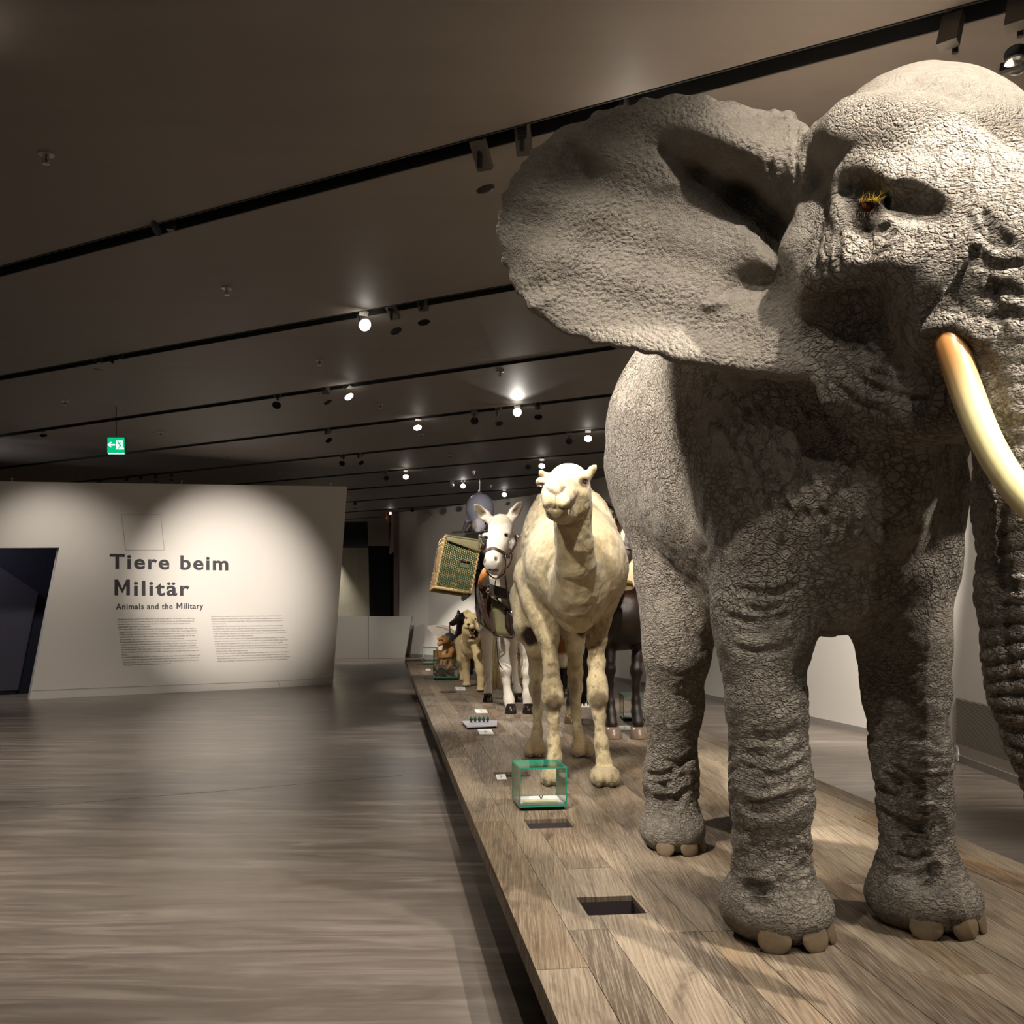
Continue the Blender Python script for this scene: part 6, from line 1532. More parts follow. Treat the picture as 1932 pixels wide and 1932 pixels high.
# ------------------------------------------------------------------ goat and sheep half hidden behind the camel
Gf = Field((0.25, 12.9, ZP - 0.02), (1.05, 15.2, 1.55), 0.012)
Gf.chain([pr(1058, 1228, 13.9, 24), pr(1058, 1226, 14.4, 26)], 0.05); Gf.chain([pr(1058, 1215, 13.75, 16), pr(1061, 1195, 13.5, 11)], 0.05)
Gf.ell(V(1060, 1190, 13.35), (0.085, 0.12, 0.09), 0.04); Gf.chain([(V(1059, 1195, 13.28), 0.075), (V(1054, 1206, 13.12), 0.05)], 0.03)
for x in (1048, 1061): lg(Gf, [(x, 1235, 13.85, 10), (x, 1265, 13.75, 5.5), (x + 0.5, 1285, 13.75, 4), (x + 1, 1308, 13.72, 4)])
for x in (1046, 1066): lg(Gf, [(x, 1235, 14.6, 11), (x, 1265, 14.6, 6), (x, 1290, 14.6, 4), (x, 1303, 14.55, 4)])
Gf.floor(ZP + 0.001); gv, gf2 = Gf.mesh(2); del Gf; gx, gy = proj(gv)
gc = np.tile(np.array(lin('#1c120d')), (len(gv), 1)); gc = paintw(gc, sstep(gy, 1196, 1212) * sstep(fbm(gv, 6, 2, 3), -0.4, 0.2), '#8a5a26'); gc = paintw(gc, sstep(gy, 1230, 1238) * (1 - sstep(gy, 1254, 1262)), '#e0d5c0'); gc = paintw(gc, sstep(gy, 1258, 1264), '#160d09')
gc = paint(gv, gc, V(1056, 1194, 13.25), (0.05, 0.12, 0.05), '#e8e4da', 1.0)
goat = empty('goat', (0.65, 14.0, ZP), 'black brown and white goat seen between the front legs of the camel', 'goat')
M['goatfur'] = fur_mat('goat_coat', 0.75, 0.4, 110, 0.2, (1, 1, 0.5))
mesh_obj('body', gv, gf2, M['goatfur'], goat, smooth=True, cols={'Col': gc})
for s_ in (-1, 1): MB().tube(cr([V(1060 + s_ * 4, 1184, 13.4), V(1061 + s_ * 9, 1176, 13.45), V(1061 + s_ * 13, 1180, 13.6)], 4), [0.02, 0.02, 0.018, 0.017, 0.015, 0.012, 0.009, 0.006, 0.003], 8).build('horn', simple('horn', '#3a3028', 0.5), goat, smooth=True)
Sf = Field((-0.25, 15.6, ZP - 0.02), (0.55, 17.4, 1.35), 0.013)
Sf.chain([pr(984, 1228, 16.5, 25), pr(985, 1228, 16.9, 26)], 0.05); Sf.chain([pr(981, 1218, 16.3, 13), pr(980, 1200, 16.1, 9.5)], 0.05); Sf.chain([pr(980, 1203, 15.98, 8), pr(978, 1213, 15.85, 5)], 0.04)
for x, Y in ((972, 16.4), (983, 16.42), (976, 17.0), (996, 17.0)): lg(Sf, [(x, 1240, Y, 7), (x, 1262, Y, 4.2), (x, 1277, Y - 0.02, 3.8)])
Sf.floor(ZP + 0.001); sv, sf2 = Sf.mesh(2); del Sf; sn = sstep(sv[:, 2], 0.6, 0.75)
sv = sv + normals(sv, sf2) * (sn * 0.028 * fbm(sv, 22, 2, 9))[:, None]
scol = np.tile(np.array(lin('#bfa678')), (len(sv), 1)); scol = paintw(scol, sstep(fbm(sv, 25, 2, 4), 0, 0.7) * 0.5, '#8a7146')
sheep = empty('sheep', (0.15, 16.6, ZP), 'woolly cream sheep half hidden behind the white mule and the camel', 'sheep')
M['wool'] = fur_mat('wool', 0.9, 0.8, 60, 0.25, (1, 1, 1), 0.1)
mesh_obj('body', sv, sf2, M['wool'], sheep, smooth=True, cols={'Col': scol})

# ------------------------------------------------------------------ dolphin hung from the ceiling
YD = 21.0
Pf = Field((-1.7, YD - 0.9, 3.0), (0.4, YD + 1.6, 4.25), 0.014)
Pf.chain([(V(905, 962, YD - 0.1), 0.26), (V(906, 958, YD + 0.35), 0.25), (V(906, 968, YD + 0.8), 0.15), (V(905, 990, YD + 1.1), 0.08), (V(905, 1003, YD + 1.25), 0.05)], 0.1)
Pf.ell(V(906, 958, YD - 0.15), (0.275, 0.3, 0.30), 0.12)
Pf.cone(V(905, 950, YD), V(904, 927, YD + 0.1), 0.17, 0.02, 0.14)
Pf.chain([(V(905, 980, YD - 0.15), 0.22), (V(903, 992, YD - 0.34), 0.13), (V(902, 1001, YD - 0.52), 0.055), (V(901, 1004, YD - 0.62), 0.04)], 0.06)
Pf.cone(V(893, 999, YD - 0.48), V(911, 999, YD - 0.48), 0.012, 0.012, 0.012, 'd')
for s_ in (-1, 1):
    for u in range(4): Pf.ell(V(905 + s_ * (21 + u * 2.6) - 3, 986 + u * 6, YD - 0.1), (0.05 - 0.009 * u, 0.11 - 0.022 * u, 0.06), 0.03)
    for u in range(6): Pf.ell(V(905 + s_ * (5 + u * 8.5), 1003 + u * 0.3, YD + 1.25 + 0.03 * u), (0.075, 0.14 - 0.02 * u, 0.024), 0.03)
pv, pf2 = Pf.mesh(2); del Pf; qx, qy = proj(pv); pn = normals(pv, pf2)
pc = np.tile(np.array(lin('#8c8c9c')), (len(pv), 1)); pc = paintw(pc, (1 - sstep(np.hypot((qx - 905) / 15, (qy - 998) / 22), 0.8, 1.1)) * (pn[:, 1] < -0.1), '#d5cfd6')
pc = paintw(pc, (1 - sstep(np.hypot((qx - 895) / 5, (qy - 990) / 10), 0.7, 1.1)) * (pn[:, 1] < -0.1), '#b9a99c'); pc = paintw(pc, sstep(qy, 998, 1001) * (pv[:, 1] > YD + 0.7) + (np.abs(qx - 905) > 16) * (qy > 984), '#5a5652')
dol = empty('dolphin', V(905, 1005, YD), 'grey dolphin model hanging on a wire from the ceiling above the white mule', 'dolphin')
dm = NT('dolphin_skin'); dm = dm.done(dm.attr('Col'), 0.35)
mesh_obj('body', pv, pf2, dm, dol, smooth=True, cols={'Col': pc})
eye(dol, V(915, 988, YD - 0.36), 0.03, '#100a08')
wt = V(905, 820, 1); wy = YD
MB().tube([V(905, 929, YD + 0.1), np.array((V(905, 929, YD + 0.1)[0], YD + 0.1, ZK))], 0.004, 6).build('hanging_wire', M['steel'], dol)
MB().tube([V(904, 931, YD + 0.1), V(904, 924, YD + 0.1)], 0.03, 10).build('eyelet', M['steel'], dol)
# ------------------------------------------------------------------ writing on the left wall
wf = simple('dark_grey_lettering', '#37343a', 0.7, 0, 0.02); wg = simple('grey_small_print', '#8d8680', 0.7, 0, 0.02)
Rt = Matrix((tdir, (0, 0, 1), tn)).transposed().to_euler()
def twidth(o):
    bpy.context.view_layer.update(); return o.dimensions.x
def wtext(body, x0, y0, x1, cap_px, mat, name, off=0.0, spacing=1.0):
    """one line on the wall: left end and baseline at (x0,y0), right end at x1"""
    cu = bpy.data.curves.new(name, 'FONT'); cu.body = body; cu.align_x = 'LEFT'; cu.extrude = 0.0015; cu.resolution_u = 3 if cap_px < 8 else 6
    cu.space_character = spacing
    p0 = TW(x0, y0); cap = np.linalg.norm(TW(x0, y0 - cap_px) - p0); cu.size = cap / 0.727; cu.offset = off * cu.size * 0.75
    cu.materials.append(mat); o = bpy.data.objects.new(name, cu); COL.objects.link(o)
    w = twidth(o)
    if x1 is not None:
        want = np.linalg.norm((TW(x1, y0) - p0)[:2]); o.scale = (want / w, 1, 1)
    o.rotation_euler = Rt; o.parent = wallL; o.location = Vector(p0 + tn * 0.002 - wl(wallL)); return o
wtext('Tiere beim', 207, 1072, 431, 28, wf, 'title_lettering', 0.034, 1.16)
def capM(x0, x1, y, cap, bold, name):
    q = [(0, 0), (0, 1), (bold, 1), (.5, .44), (1 - bold, 1), (1, 1), (1, 0), (1 - bold, 0), (1 - bold, .60), (.5, .12), (bold, .60), (bold, 0)]
    P = [TW(x0 + (x1 - x0) * u, y - cap * v) + tn * 0.002 for u, v in q]
    MB().prism(P, tn * 0.0015).build(name, wf, wallL)
capM(216, 245, 1123, 29.5, 0.235, 'title_lettering'); wtext('ilit\u00e4r', 251, 1123, 356, 28, wf, 'title_lettering', 0.034, 1.16)
wtext('Animals and the', 219, 1149.5, 326, 11, wf, 'subtitle_lettering', 0.028, 1.14); capM(333, 344, 1148.6, 11.5, 0.22, 'subtitle_lettering'); wtext('ilitary', 346, 1148.6, 383, 11, wf, 'subtitle_lettering', 0.028, 1.14)
DE = ['Seit Jahrtausenden m\u00fcssen Tiere Menschen in den Krieg begleiten. Sie werden zur Aufkl\u00e4rung,', 'als Transport- oder Kampfmittel eingesetzt. Auf Feldz\u00fcgen dienen sie als Nahrungsquelle und',
      'aus ihrer Haut wird Kleidung gefertigt. Als Maskottchen sollen sie Gl\u00fcck bringen und in', 'schwierigen Situationen Trost spenden.', 'Schon gegen 600 v. C. zogen Hundemeuten mit dem persischen K\u00f6nig Kambyses in den Krieg. Um',
      'Caesars Brieftauben informierten um 50 v. C. die Senatoren in Rom \u00fcber den Kriegsverlauf in', 'Gallien. In Indien waren bis ins 19. Jahrhundert Kriegselefanten im Einsatz. Im 17. Jahrhundert', 'tauchten Delfine zuerst mit Minen. Affen und Hunde flogen im Raumzeitalter ins All, dies',
      'zum Nutzen der auch milit\u00e4risch bedeutsamen Raumfahrtforschung.', 'F\u00fcr die verschiedenen Eins\u00e4tze werden und wurden Tiere trainiert, gesch\u00fctzt, auch entsprechend', 'ausger\u00fcstet. So gelten Schutzhunde als besonders zuverl\u00e4ssig, weshalb man Pferde im Ersten',
      'Weltkriege Gasmasken trugen, im Kriegsgeb\u00e4ude einsetzt. Ersten Pferde gepanzert wie Reiter', 'Gasmasken trugen. Tiere aber dienten im Ersten Weltkrieg Schutzmasken \u00fcber das Nasen. An', 'Tieren wurde und wird die Wirkung von Waffen getestet, bevor sie gegen Menschen eingesetzt', 'werden.',
      'Im Ersten Weltkrieg waren rund 14 Millionen und im Zweiten Weltkrieg fast 30 Millionen Tiere', 'milit\u00e4risch eingesetzt. Ihnen wurden Denkm\u00e4ler errichtet und sie erhielten Orden. Bis heute', 'wird ihr Einsatz vom Menschen missbraucht, werden Tiere verkr\u00fcppelt, bei Versuchen zu', 'Tode gequ\u00e4lt und ihren nat\u00fcrlichen Lebensr\u00e4umen beraubt.']
DX = [367, 366, 358, 285, 370, 371, 371, 368, 347, 371, 370, 370, 373, 376, 241, 378, 374, 375, 323]
for i, t in enumerate(DE):
    f_ = i / 18; wtext(t, 221.5 + 10.2 * f_, 1169.3 + 86.3 * f_, DX[i], 2.5, wg, 'small_print', 0.006)
EN = ['Animals have accompanied humans in war for thousands of years. They are used for reconnais-', 'sance, as a means of transportation, and as weapons. In military campaigns they are a source of', 'food, and clothing is made from their hides. They serve as battle mascots and are a comfort in', 'difficult situations.',
      'As early as 600 BC, the Persian king Cambyses went into battle accompanied by packs of dogs.', 'Around 50 BC, Caesar\u2019s carrier pigeons kept the senators in Rome informed about the war in', 'Gaul. War elephants were used in India until the 19th century. With charred harbours of knives', 'in the 17th century. Monkeys and dogs have orbited the Earth in outer space in the name of', 'space research, which also serves military purposes.',
      'Animals have been, and continue to be, intensively trained and suitably equipped for various', 'missions. German shepherds, for instance, are considered to be particularly reliable dogs, which', 'is why they were equipped as First World War to carry ammunition or message capsules.', 'In World War I horses were provided with protective masks that covered their nostrils so they', 'could move through areas contaminated with gas. Weapons have been, and still are, tested on', 'animals before being used against people.',
      'In World War I some 14 million animals were put to military use, in World War II this figure', 'increased to almost 30 million. Memorials were erected to these animals and some received', 'decorations. Even today, humans continue to abuse the trust of animals, leaving them crippled,', 'killing them painfully in animal experiments, and depriving them of their natural habitats.']
EX = [532, 535, 533, 427, 535, 535, 539, 539, 478, 538, 543, 534, 543, 542, 468, 545, 541, 547, 543]
for i, t in enumerate(EN):
    f_ = i / 18; wtext(t, 398 + 12.5 * f_, 1164.2 + 84.4 * f_, EX[i], 2.5, wg, 'small_print', 0.006)

# ------------------------------------------------------------------ exit sign
ye = 13.2
def e_(x, y): return V(x, y, ye)
ex = empty('exit_sign', e_(219, 857), 'square green emergency exit sign hanging on a wire above the left wall', 'sign')
gl_ = emit('green_sign_light', (0.0, 0.62, 0.24), 0.9); wh_ = emit('white_sign_light', (0.86, 1.0, 0.96), 1.15)
def er(nm, pts, d0, d1, mat): return MB().prism([e_(x, y) + np.array((0, d0, 0)) for x, y in pts], (0, d1 - d0, 0)).build(nm, mat, ex)
er('housing', [(202, 825), (234.5, 825), (236, 827), (236, 856), (234.5, 857.5), (203, 857.5), (202, 856)], 0.0, 0.05, simple('sign_housing', '#0d5a35', 0.4))
er('panel', [(203, 825.6), (234, 825.6), (235, 827.5), (235, 855), (234.5, 856), (203.5, 856), (202.7, 854)], -0.004, 0.0, gl_)
er('light_strip', [(204, 854.6), (235, 854.6), (235, 857), (205, 857)], -0.008, -0.004, wh_)
er('arrow', [(203, 839.3), (209, 834), (211.2, 834.4), (208.3, 838), (217.3, 838), (217.3, 840.7), (208.3, 840.7), (211.2, 843.9), (209, 844.2)], -0.008, -0.004, wh_)
er('door_symbol', [(219.3, 831), (231.8, 831), (231.8, 843.5), (234.5, 845.5), (234, 848), (219.5, 848)], -0.008, -0.004, wh_)
mb = MB()
for a, b, w in (((223.3, 834.3), (225, 837), .9), ((224.6, 836), (227.8, 841), 1.25), ((225, 836), (228.5, 834.6), .55), ((228.5, 834.6), (230.5, 837), .55), ((224.5, 836.5), (221.5, 838.5), .5), ((227.6, 840.8), (229, 843.5), .8), ((229, 843.5), (232, 843.9), .7), ((226.8, 841), (225, 844.5), .7), ((225, 844.5), (222.5, 848), .6)):
    k = ye / FPX; mb.strap([e_(*a) + np.array((0, -0.008, 0)), e_(*b) + np.array((0, -0.008, 0))], [(0, -1, 0)] * 2, 2 * w * k, 0.003)
mb.ell(e_(222.9, 833.6) + np.array((0, -0.009, 0)), (1.2 * ye / FPX, 0.003, 1.2 * ye / FPX), 12, 6)
mb.build('running_figure', gl_, ex)
a = e_(218, 825) + np.array((0, 0.025, 0)); MB().tube([a, np.array((a[0], a[1], ZK))], 0.005, 6).build('hanging_wire', M['black'], ex)

# ------------------------------------------------------------------ light tracks and spotlights
track_names = ['nearest', 'second', 'third', 'fourth', 'fifth', 'sixth', 'seventh', 'eighth', 'ninth', 'tenth']
def XYt(tr, X): return np.array((X, tY(tr, X), ZK))
for i, tr in enumerate(TR):
    t_ = empty('light_track', XYt(tr, 0.0), f'black recessed lighting track, {track_names[i]} of the ceiling slots counted from the camera', 'track')
    d = np.array((1.0, tr[0], 0)); d /= np.linalg.norm(d); n_ = np.array((-d[1], d[0], 0)); R = np.column_stack((d, n_, (0, 0, 1.0)))
    x0, x1 = -13.5, 4.3
    if i >= 5: x0, x1 = (-6.2, 3.0 - 0.8 * (i - 5)) if i == 5 else (-5.5, 1.6 - 1.2 * (i - 6))
    mid = (XYt(tr, x0) + XYt(tr, x1)) / 2; Ln = np.linalg.norm(XYt(tr, x1) - XYt(tr, x0))
    MB().box(mid + np.array((0, 0, 0.125)), (Ln, SW, 0.01), R).build('channel', M['blackmatte'], t_)
    for s_ in (-1, 1): MB().box(mid + n_ * s_ * (SW / 2 - 0.006) + np.array((0, 0, 0.06)), (Ln, 0.01, 0.13), R).build('side_rail', M['track'], t_)
    MB().box(mid + np.array((0, 0, 0.09)), (Ln, 0.035, 0.04), R).build('busbar', M['black'], t_)
def on_track(i, x):
    """point of track i under which a fitting seen at pixel column x hangs"""
    m, c = TR[i]; t = (x - 966) / FPX; Y = c / (1 - m * t); return np.array((t * Y, Y, ZK))
_pm = {}
def loc_mesh(key, fn, mat):
    if key not in _pm:
        mb = MB(); fn(mb); _pm[key] = mesh_data(key, np.array(mb.v), mb.f, mat, key in ('lamp_body', 'lens', 'trim_ring'))
    return _pm[key]
def part(name, me, parent, loc=(0, 0, 0), rot=None):
    o = bpy.data.objects.new(name, me); COL.objects.link(o); o.parent = parent; o.location = Vector(loc)
    if rot is not None: o.rotation_euler = rot
    return o
RB_, LB_ = 0.06, 0.235
def spotlight(i, x, drop, target, label, lit=0, power=0, ang=36, blend=0.35, size=0.04, col=(1.0, 0.93, 0.84), small=1.0, group=None, soft=None):
    p = on_track(i, x); root = empty('track_spotlight', p, label, 'spotlight', group)
    target = np.array(target, float); h = p + np.array((0, 0, -drop)); d = target - h; d /= np.linalg.norm(d)
    q = Vector(d).to_track_quat('-Z', 'Y').to_euler()
    part('adapter', loc_mesh('adapter', lambda m: m.box((0, 0, 0.03), (0.05, 0.05, 0.12)), M['black']), root)
    st = MB(); 
    piv = np.array((0, 0, -drop)); 
    st = loc_mesh('stem%.2f' % drop, lambda m: m.tube([(0, 0, 0.02), (0, 0, -drop)], 0.014, 8), M['black']); part('stem', st, root)
    b = part('lamp_body', loc_mesh('lamp_body', lambda m: m.tube([(0, 0, LB_ / 2), (0, 0, LB_ / 2), (0, 0, -LB_ * 0.26), (0, 0, -LB_ * 0.27), (0, 0, -LB_ * 0.28), (0, 0, -LB_ / 2), (0, 0, -LB_ / 2)], [0.02, RB_, RB_, RB_ * 0.97, RB_, RB_, RB_ * 0.9], 20), M['black']), root, piv, q)
    b.scale = (small,) * 3
    part('driver_box', loc_mesh('driver_box', lambda m: m.box((0.0, RB_ + 0.02, 0.045), (0.085, 0.045, 0.17)), M['grey_housing']), b)
    part('lens', loc_mesh('lens_lit' if lit else 'lens_dark', lambda m: m.tube([(0, 0, -LB_ / 2 + 0.004), (0, 0, -LB_ / 2 - 0.002), (0, 0, -LB_ / 2 - 0.003)], [RB_ * 0.9, RB_ * 0.88, RB_ * 0.5], 20), M['lampwhite'] if lit else M['lensdark']), b)
    if power:
        L_ = bpy.data.lights.new('lamp', 'SPOT'); L_.energy = power; L_.spot_size = math.radians(ang); L_.spot_blend = blend; L_.shadow_soft_size = soft or size; L_.color = col
        o = bpy.data.objects.new('lamp', L_); COL.objects.link(o); o.parent = b; o.location = (0, 0, -LB_ / 2 - 0.03)
    return root
WC = (1.0, 0.93, 0.84)
# visible heads, track by track; the ones with power light the show
T_ = np.array
spotlight(0, 905, 0.14, (0.5, 7.3, 2.2), 'large black spotlight on the nearest track, in front of the ear of the elephant', 0, 110, 44, 0.5)
spotlight(0, 985, 0.10, (0.45, 7.6, 0.8), 'black spotlight on the nearest track, half hidden by the ear of the elephant', 0, 350, 50, 0.5)
spotlight(0, 322, -0.02, (-3.4, 6.0, 3.4), 'black spotlight folded up into the nearest track at the left', 0, 0)
spotlight(1, 680, 0.06, (0.75, 5.6, 1.7), 'lit black spotlight, leftmost of three together on the second track', 1, 700, 30, 0.5)
spotlight(1, 738, 0.10, (-0.1, 11.2, 1.9), 'dark spotlight, middle one of three together on the second track', 0, 330, 40, 0.5)
spotlight(1, 795, 0.06, (-0.2, 11.6, 0.9), 'dark spotlight, rightmost of three together on the second track', 0, 260, 50, 0.6)
spotlight(1, 188, -0.02, (-5.0, 11.5, 0.0), 'spotlight folded up into the second track, left of its neighbour', 0, 450, 110, 1.0, soft=0.2)
spotlight(1, 228, -0.02, (-5.3, 10.6, 3.7), 'spotlight folded up into the second track, right of its neighbour', 0, 0)
spotlight(2, 524, 0.06, TW(435, 1105), 'black spotlight, leftmost of three on the third track, turned to the text wall', 0, 2600, 36, 1.0)
spotlight(2, 610, 0.06, (-0.7, 14.6, 0.9), 'dark spotlight, middle one of three on the third track', 0, 420, 36, 0.6)
spotlight(2, 650, 0.04, (-0.3, 11.0, 1.5), 'lit spotlight, rightmost of three on the third track', 1, 300, 40, 0.6)
spotlight(2, 80, -0.02, TW(130, 1180), 'spotlight folded up into the third track at the far left', 0, 170, 90, 1.0, soft=0.1)
spotlight(3, 614, 0.08, (-1.2, 18.5, 0.9), 'dark spotlight alone on the fourth track, left of the lit one', 0, 700, 40, 0.6)
spotlight(3, 786, 0.04, (-0.6, 12.2, 0.4), 'lit spotlight alone in the middle of the fourth track', 1, 250, 50, 0.6)
spotlight(3, 895, 0.10, (-0.67, 21, 3.5), 'dark spotlight on the fourth track, leftmost of the four at the right', 0, 1300, 16, 0.6)
spotlight(3, 940, 0.10, (0.2, 16.0, 1.0), 'dark spotlight on the fourth track just left of the glaring one', 0, 0)
spotlight(3, 976, 0.08, (0.0, 0.0, 1.7), 'glaring lit spotlight on the fourth track shining straight at the camera', 1, 30, 60)
spotlight(3, 1015, 0.08, (0.6, 16.5, 1.0), 'dark spotlight on the fourth track just right of the glaring one', 0, 0)
spotlight(4, 190, 0.08, (-9.0, 21.5, 1.0), 'dark spotlight on the fifth track, left of the exit sign', 0, 200, 50, 0.8)
for k, x in enumerate((241, 266, 294, 323)): spotlight(4, x, 0.07, (-8.6 + k * 0.5, 21.5, 1.0), 'small dark spotlight on the fifth track, ' + ('first', 'second', 'third', 'fourth')[k] + ' of four right of the exit sign', 0, 120, 60, 0.8, small=0.75)
spotlight(4, 648, 0.08, (-6.0, 24.5, 0.0), 'dark spotlight on the fifth track, left one of a close pair', 0, 0)
spotlight(4, 676, 0.08, (-1.0, 21, 1.0), 'dark spotlight on the fifth track, right one of a close pair', 0, 0)
spotlight(4, 1074, 0.08, (0.5, 11.0, 0.8), 'dark spotlight on the fifth track, left of the lit one above the camel', 0, 0)
spotlight(4, 1110, 0.06, (0.7, 11.5, 0.8), 'lit spotlight on the fifth track, above and right of the camel', 1, 250, 50, 0.6)
spotlight(5, 455, 0.08, (-6.0, 26, 0.8), 'grey-fronted spotlight on the sixth track above the text wall', 0, 300, 80, 0.8)
spotlight(5, 727, 0.08, (-2.0, 27.5, 0.9), 'dark spotlight on the sixth track, left one of a pair', 0, 900, 24, 0.9)
spotlight(5, 765, 0.07, (-1.5, 16.6, 0.8), 'lit spotlight on the sixth track, right one of a pair', 1, 60, 60)
spotlight(5, 997, 0.08, (0.0, 15, 0.8), 'dark spotlight on the sixth track, left of the head of the camel', 0, 0)
spotlight(5, 1023, 0.08, (0.2, 15, 0.8), 'pale-lensed spotlight on the sixth track behind the ear of the camel', 1, 0)
spotlight(6, 853, 0.10, (-1.0, 10, 3.0), 'black spotlight on the seventh track facing the camera with a ring front', 0, 0)
spotlight(6, 874, 0.05, onwall(862, 1200, RWb[7], RWb[8]), 'lit spotlight on the seventh track, left above the dolphin', 1, 2600, 16, 0.8)
spotlight(7, 952, 0.05, (-0.4, 19, 0.5), 'lit spotlight on the eighth track, right above the dolphin', 1, 60, 60)
spotlight(7, 671, 0.07, (-4.4, 27, 0.0), 'small dark spotlight on the eighth track beside the text wall', 0, 300, 60, 0.9)
spotlight(8, 737, 0.12, (-3.0, 10, 2.5), 'far black spotlight with a white spot of light on the ninth track', 1, 0, small=0.55)
spotlight(8, 779, 0.06, (-3.4, 20, 2.5), 'far black spotlight on the ninth track, right of the white-spotted one', 0, 0)
# two chrome-rimmed heads above the elephant
for k, (x, tgt) in enumerate(((1802, (1.35, 3.75, 2.2)), (1925, (1.5, 3.4, 2.0)))):
    r = spotlight(0, x, 0.16, tgt, 'black spotlight with chrome end disc above the elephant, ' + ('left one', 'right one at the frame edge')[k], 0, 0)
    b = [c for c in r.children if c.name.startswith('lamp_body')][0]
    part('reflector_disc', loc_mesh('reflector_disc', lambda m: m.ell((0, 0, -LB_ / 2 - 0.055), (0.05, 0.05, 0.018), 18, 8), M['chrome']), b)
    Ld = bpy.data.lights.new('lamp', 'SPOT'); Ld.energy = 1000; Ld.spot_size = math.radians(80); Ld.spot_blend = 0.35; Ld.shadow_soft_size = 0.03; Ld.color = WC
    lo = bpy.data.objects.new('lamp', Ld); COL.objects.link(lo); lo.parent = r; lo.location = (-0.14, -0.05, -0.37); lo.rotation_euler = (Vector(((-1.7, 4.6, 0.0), (-1.2, 6.6, 0.0))[k]) - (r.location + lo.location)).to_track_quat('-Z', 'Y').to_euler()
    part('disc_bar', loc_mesh('disc_bar', lambda m: m.box((0, 0, -LB_ / 2 - 0.05), (0.125, 0.016, 0.05)), M['black']), b)

# heads out of the picture on the tracks in front of and beside the animals, some added as fill light
def hidden_spot(tr, X, target, label, power, ang=40, blend=0.4, soft=0.03, col=WC):
    p = np.array((X, tr[0] * X + tr[1], ZK)); 
    TR.append(tr); i = len(TR) - 1; x = 966 + p[0] / p[1] * FPX
    r = spotlight(i, x, 0.12, target, label, 1, power, ang, blend, col=col, soft=soft); TR.pop(); return r
hidden_spot(TR0, 1.12, (1.3, 3.45, 2.8), 'spotlight above the camera aimed at the head and ear of the elephant', 185, 84, 0.95)
hidden_spot(TRM1, 2.2, (1.78, 2.98, 1.55), 'spotlight right of the camera aimed at the trunk of the elephant', 420, 19, 0.7)
hidden_spot(TR0, -0.95, (0.72, 5.4, 1.55), 'spotlight left of the camera aimed at the flank of the elephant', 850, 40, 0.5)
hidden_spot(TR[0], 0.62, (0.1, 6.0, 0.35), 'unseen spotlight added behind the ear of the elephant to brighten the middle of the stage', 330, 95, 0.6)  # added fill, placed out of sight to lift the dim mid stage
hidden_spot(TR0, -1.15, (0.45, 7.2, 1.7), 'spotlight left of the camera aimed at the camel', 320, 28, 0.5)
hidden_spot(TR[0], 3.3, (0.9, 3.9, 0.6), 'spotlight right of the elephant aimed at its front legs', 330, 105, 0.3)
hidden_spot(TR0, 2.4, (-1.1, 4.2, 0.0), 'spotlight right of the camera crossing the stage to the floor', 900, 42, 0.15, soft=0.02)
hidden_spot(TR[2], 3.2, (4.2, 12.8, 0.9), 'spotlight washing the right wall behind the elephant', 1500, 60, 0.8)
hidden_spot(TR[1], 3.7, (4.5, 9.6, 1.0), 'spotlight washing the right wall above the grille', 800, 60, 0.8)
hidden_spot(TR[4], 1.7, (2.3, 19.5, 2.2), 'spotlight washing the right wall behind the horse', 420, 44, 0.8)
hidden_spot(TR[1], 1.4, (0.9, 9.6, 1.4), 'spotlight behind the elephant aimed at the dark horse', 420, 44, 0.6)
hidden_spot(TR0, 0.0, (0.6, 4.2, 0.35), 'spotlight flooding the front of the stage', 130, 66, 0.9)
hidden_spot(TR[9], -6.4, (-6.2, 33, 2.2), 'unseen spotlight added to brighten the concrete panels of the far wall', 2200, 60, 0.9)  # added fill behind the text wall for the dark back panels
hidden_spot(TR0, -2.5, (-3.0, 6.5, 0.0), 'unseen spotlight added to brighten the floor left of the stage', 450, 100, 1.0, soft=0.4)  # added soft flood that raises the general floor brightness
def inner_fill_lamp():  # added fill lamp, out of sight, so the navy recess is not black
    p = back(TW(-160, 1130), 0.55); p = np.array((p[0], p[1], 3.4)); r = empty('added_fill_lamp', p, 'unseen lamp added to brighten the navy room behind the text wall', 'lamp')
    MB().tube([p, p + np.array((0, 0, ZK - 3.4))], 0.02, 8).build('stem', M['black'], r); MB().tube([p + np.array((0, 0, -0.02)), p + np.array((0, 0, 0.08))], 0.08, 14).build('shade', M['black'], r)
    L_ = bpy.data.lights.new('lamp', 'POINT'); L_.energy = 60; L_.shadow_soft_size = 0.08; L_.color = (0.9, 0.9, 1.0); o = bpy.data.objects.new('lamp', L_); COL.objects.link(o); o.parent = r; o.location = (0, 0, -0.12)
inner_fill_lamp()
hidden_spot(TRM1, 1.0, (0.9, 2.9, 0.4), 'spotlight above the camera flooding the near end of the stage', 120, 80, 1.0)

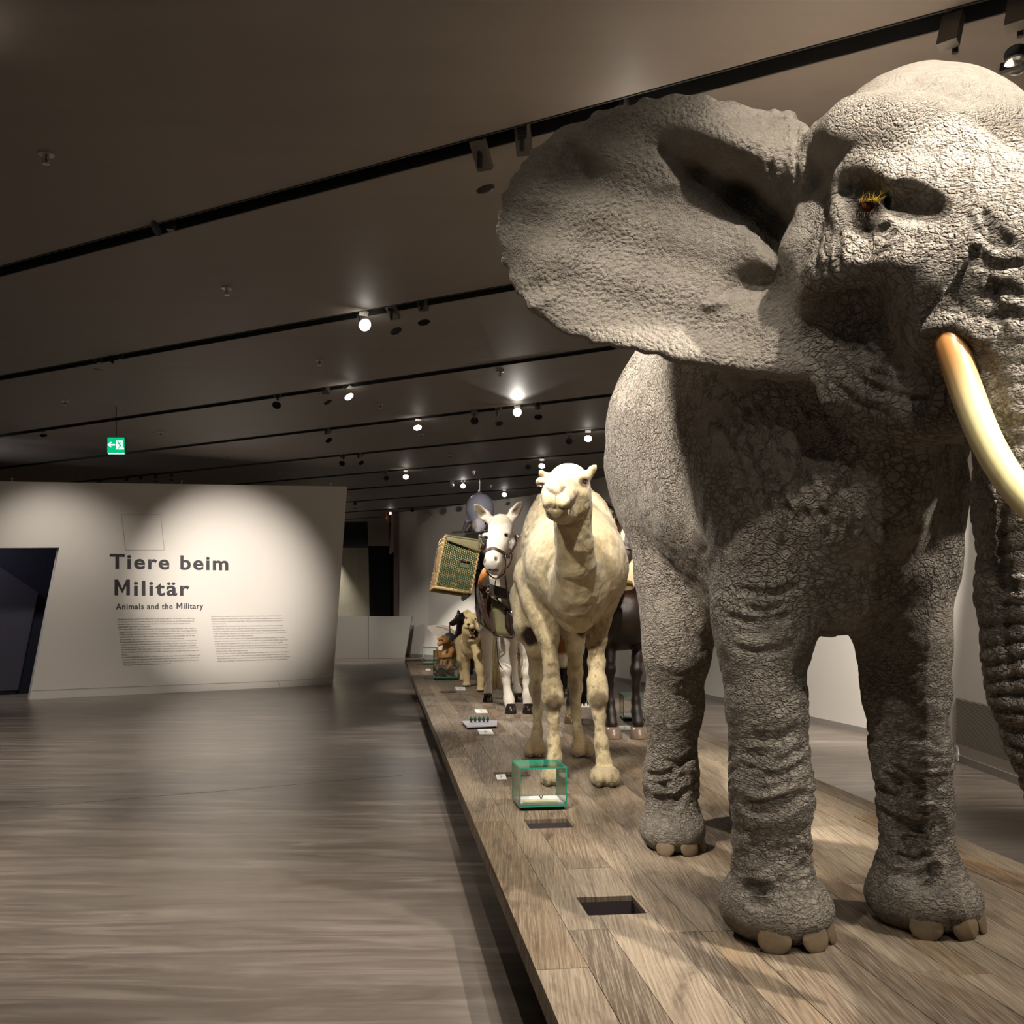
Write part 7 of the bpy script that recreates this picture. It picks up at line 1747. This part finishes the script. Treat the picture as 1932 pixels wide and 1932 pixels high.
# ------------------------------------------------------------------ sprinklers
def sprinkler(x, y, label, near=False):
    p = K(x, y); r = empty('sprinkler', p, label, 'sprinkler', 'ceiling sprinklers')
    part('plate', loc_mesh('plate', lambda m: m.tube([(0, 0, 0), (0, 0, -0.008), (0, 0, -0.012)], [0.045, 0.045, 0.02], 16), M['steel']), r)
    part('frame', loc_mesh('frame', lambda m: (m.tube([(0, 0, -0.01), (0.016, 0, -0.02), (0.02, 0, -0.04), (0.006, 0, -0.055)], 0.004, 6), m.tube([(0, 0, -0.01), (-0.016, 0, -0.02), (-0.02, 0, -0.04), (-0.006, 0, -0.055)], 0.004, 6), m.tube([(0, 0, -0.055), (0, 0, -0.06)], 0.022, 12)), M['steel']), r)
    part('bulb', loc_mesh('bulb', lambda m: m.tube([(0, 0, -0.012), (0, 0, -0.05)], 0.006, 8), M['red_bulb']), r)
for x, y, l in ((87, 290, 'largest ceiling sprinkler, upper left below the top edge'), (428, 543, 'ceiling sprinkler between the nearest and second tracks, left of the middle'), (603, 679, 'ceiling sprinkler between the second and third tracks'),
                (123, 756, 'ceiling sprinkler between the second and third tracks at the far left'), (303, 815, 'ceiling sprinkler right of the exit sign'), (430, 858, 'ceiling sprinkler right of the four small spotlights'),
                (137, 890, 'ceiling sprinkler above the left part of the text wall'), (718, 762, 'ceiling sprinkler between the third and fourth tracks'), (795, 819, 'ceiling sprinkler just below the lit spotlight of the fourth track'), (849, 859, 'ceiling sprinkler between the fifth and sixth tracks'),
                (944, 700, 'ceiling sprinkler above the glaring spotlight'), (527, 890, 'ceiling sprinkler above the right part of the text wall'), (894, 889, 'ceiling sprinkler between the sixth and seventh tracks left of the camel'), (927, 915, 'ceiling sprinkler near the wire of the dolphin'), (658, 938, 'ceiling sprinkler right of the top corner of the text wall')):
    sprinkler(x, y, l)
for k, x in enumerate((20, 341, 623)):
    p = TW(x, 908 + (x / 655) * 9); b_ = empty('wall_pin', p, ('left', 'middle', 'right')[k] + ' small bracket on the top edge of the text wall', 'bracket', 'brackets on the text wall')
    MB().tube([p + np.array((0, 0.05, -0.01)), p + np.array((0, 0.05, 0.05))], 0.012, 8).build('pin', M['steel'], b_); MB().tube([p + np.array((0, 0.05, 0.05)), p + np.array((0, 0.05, 0.06))], 0.03, 10).build('head', M['steel'], b_)
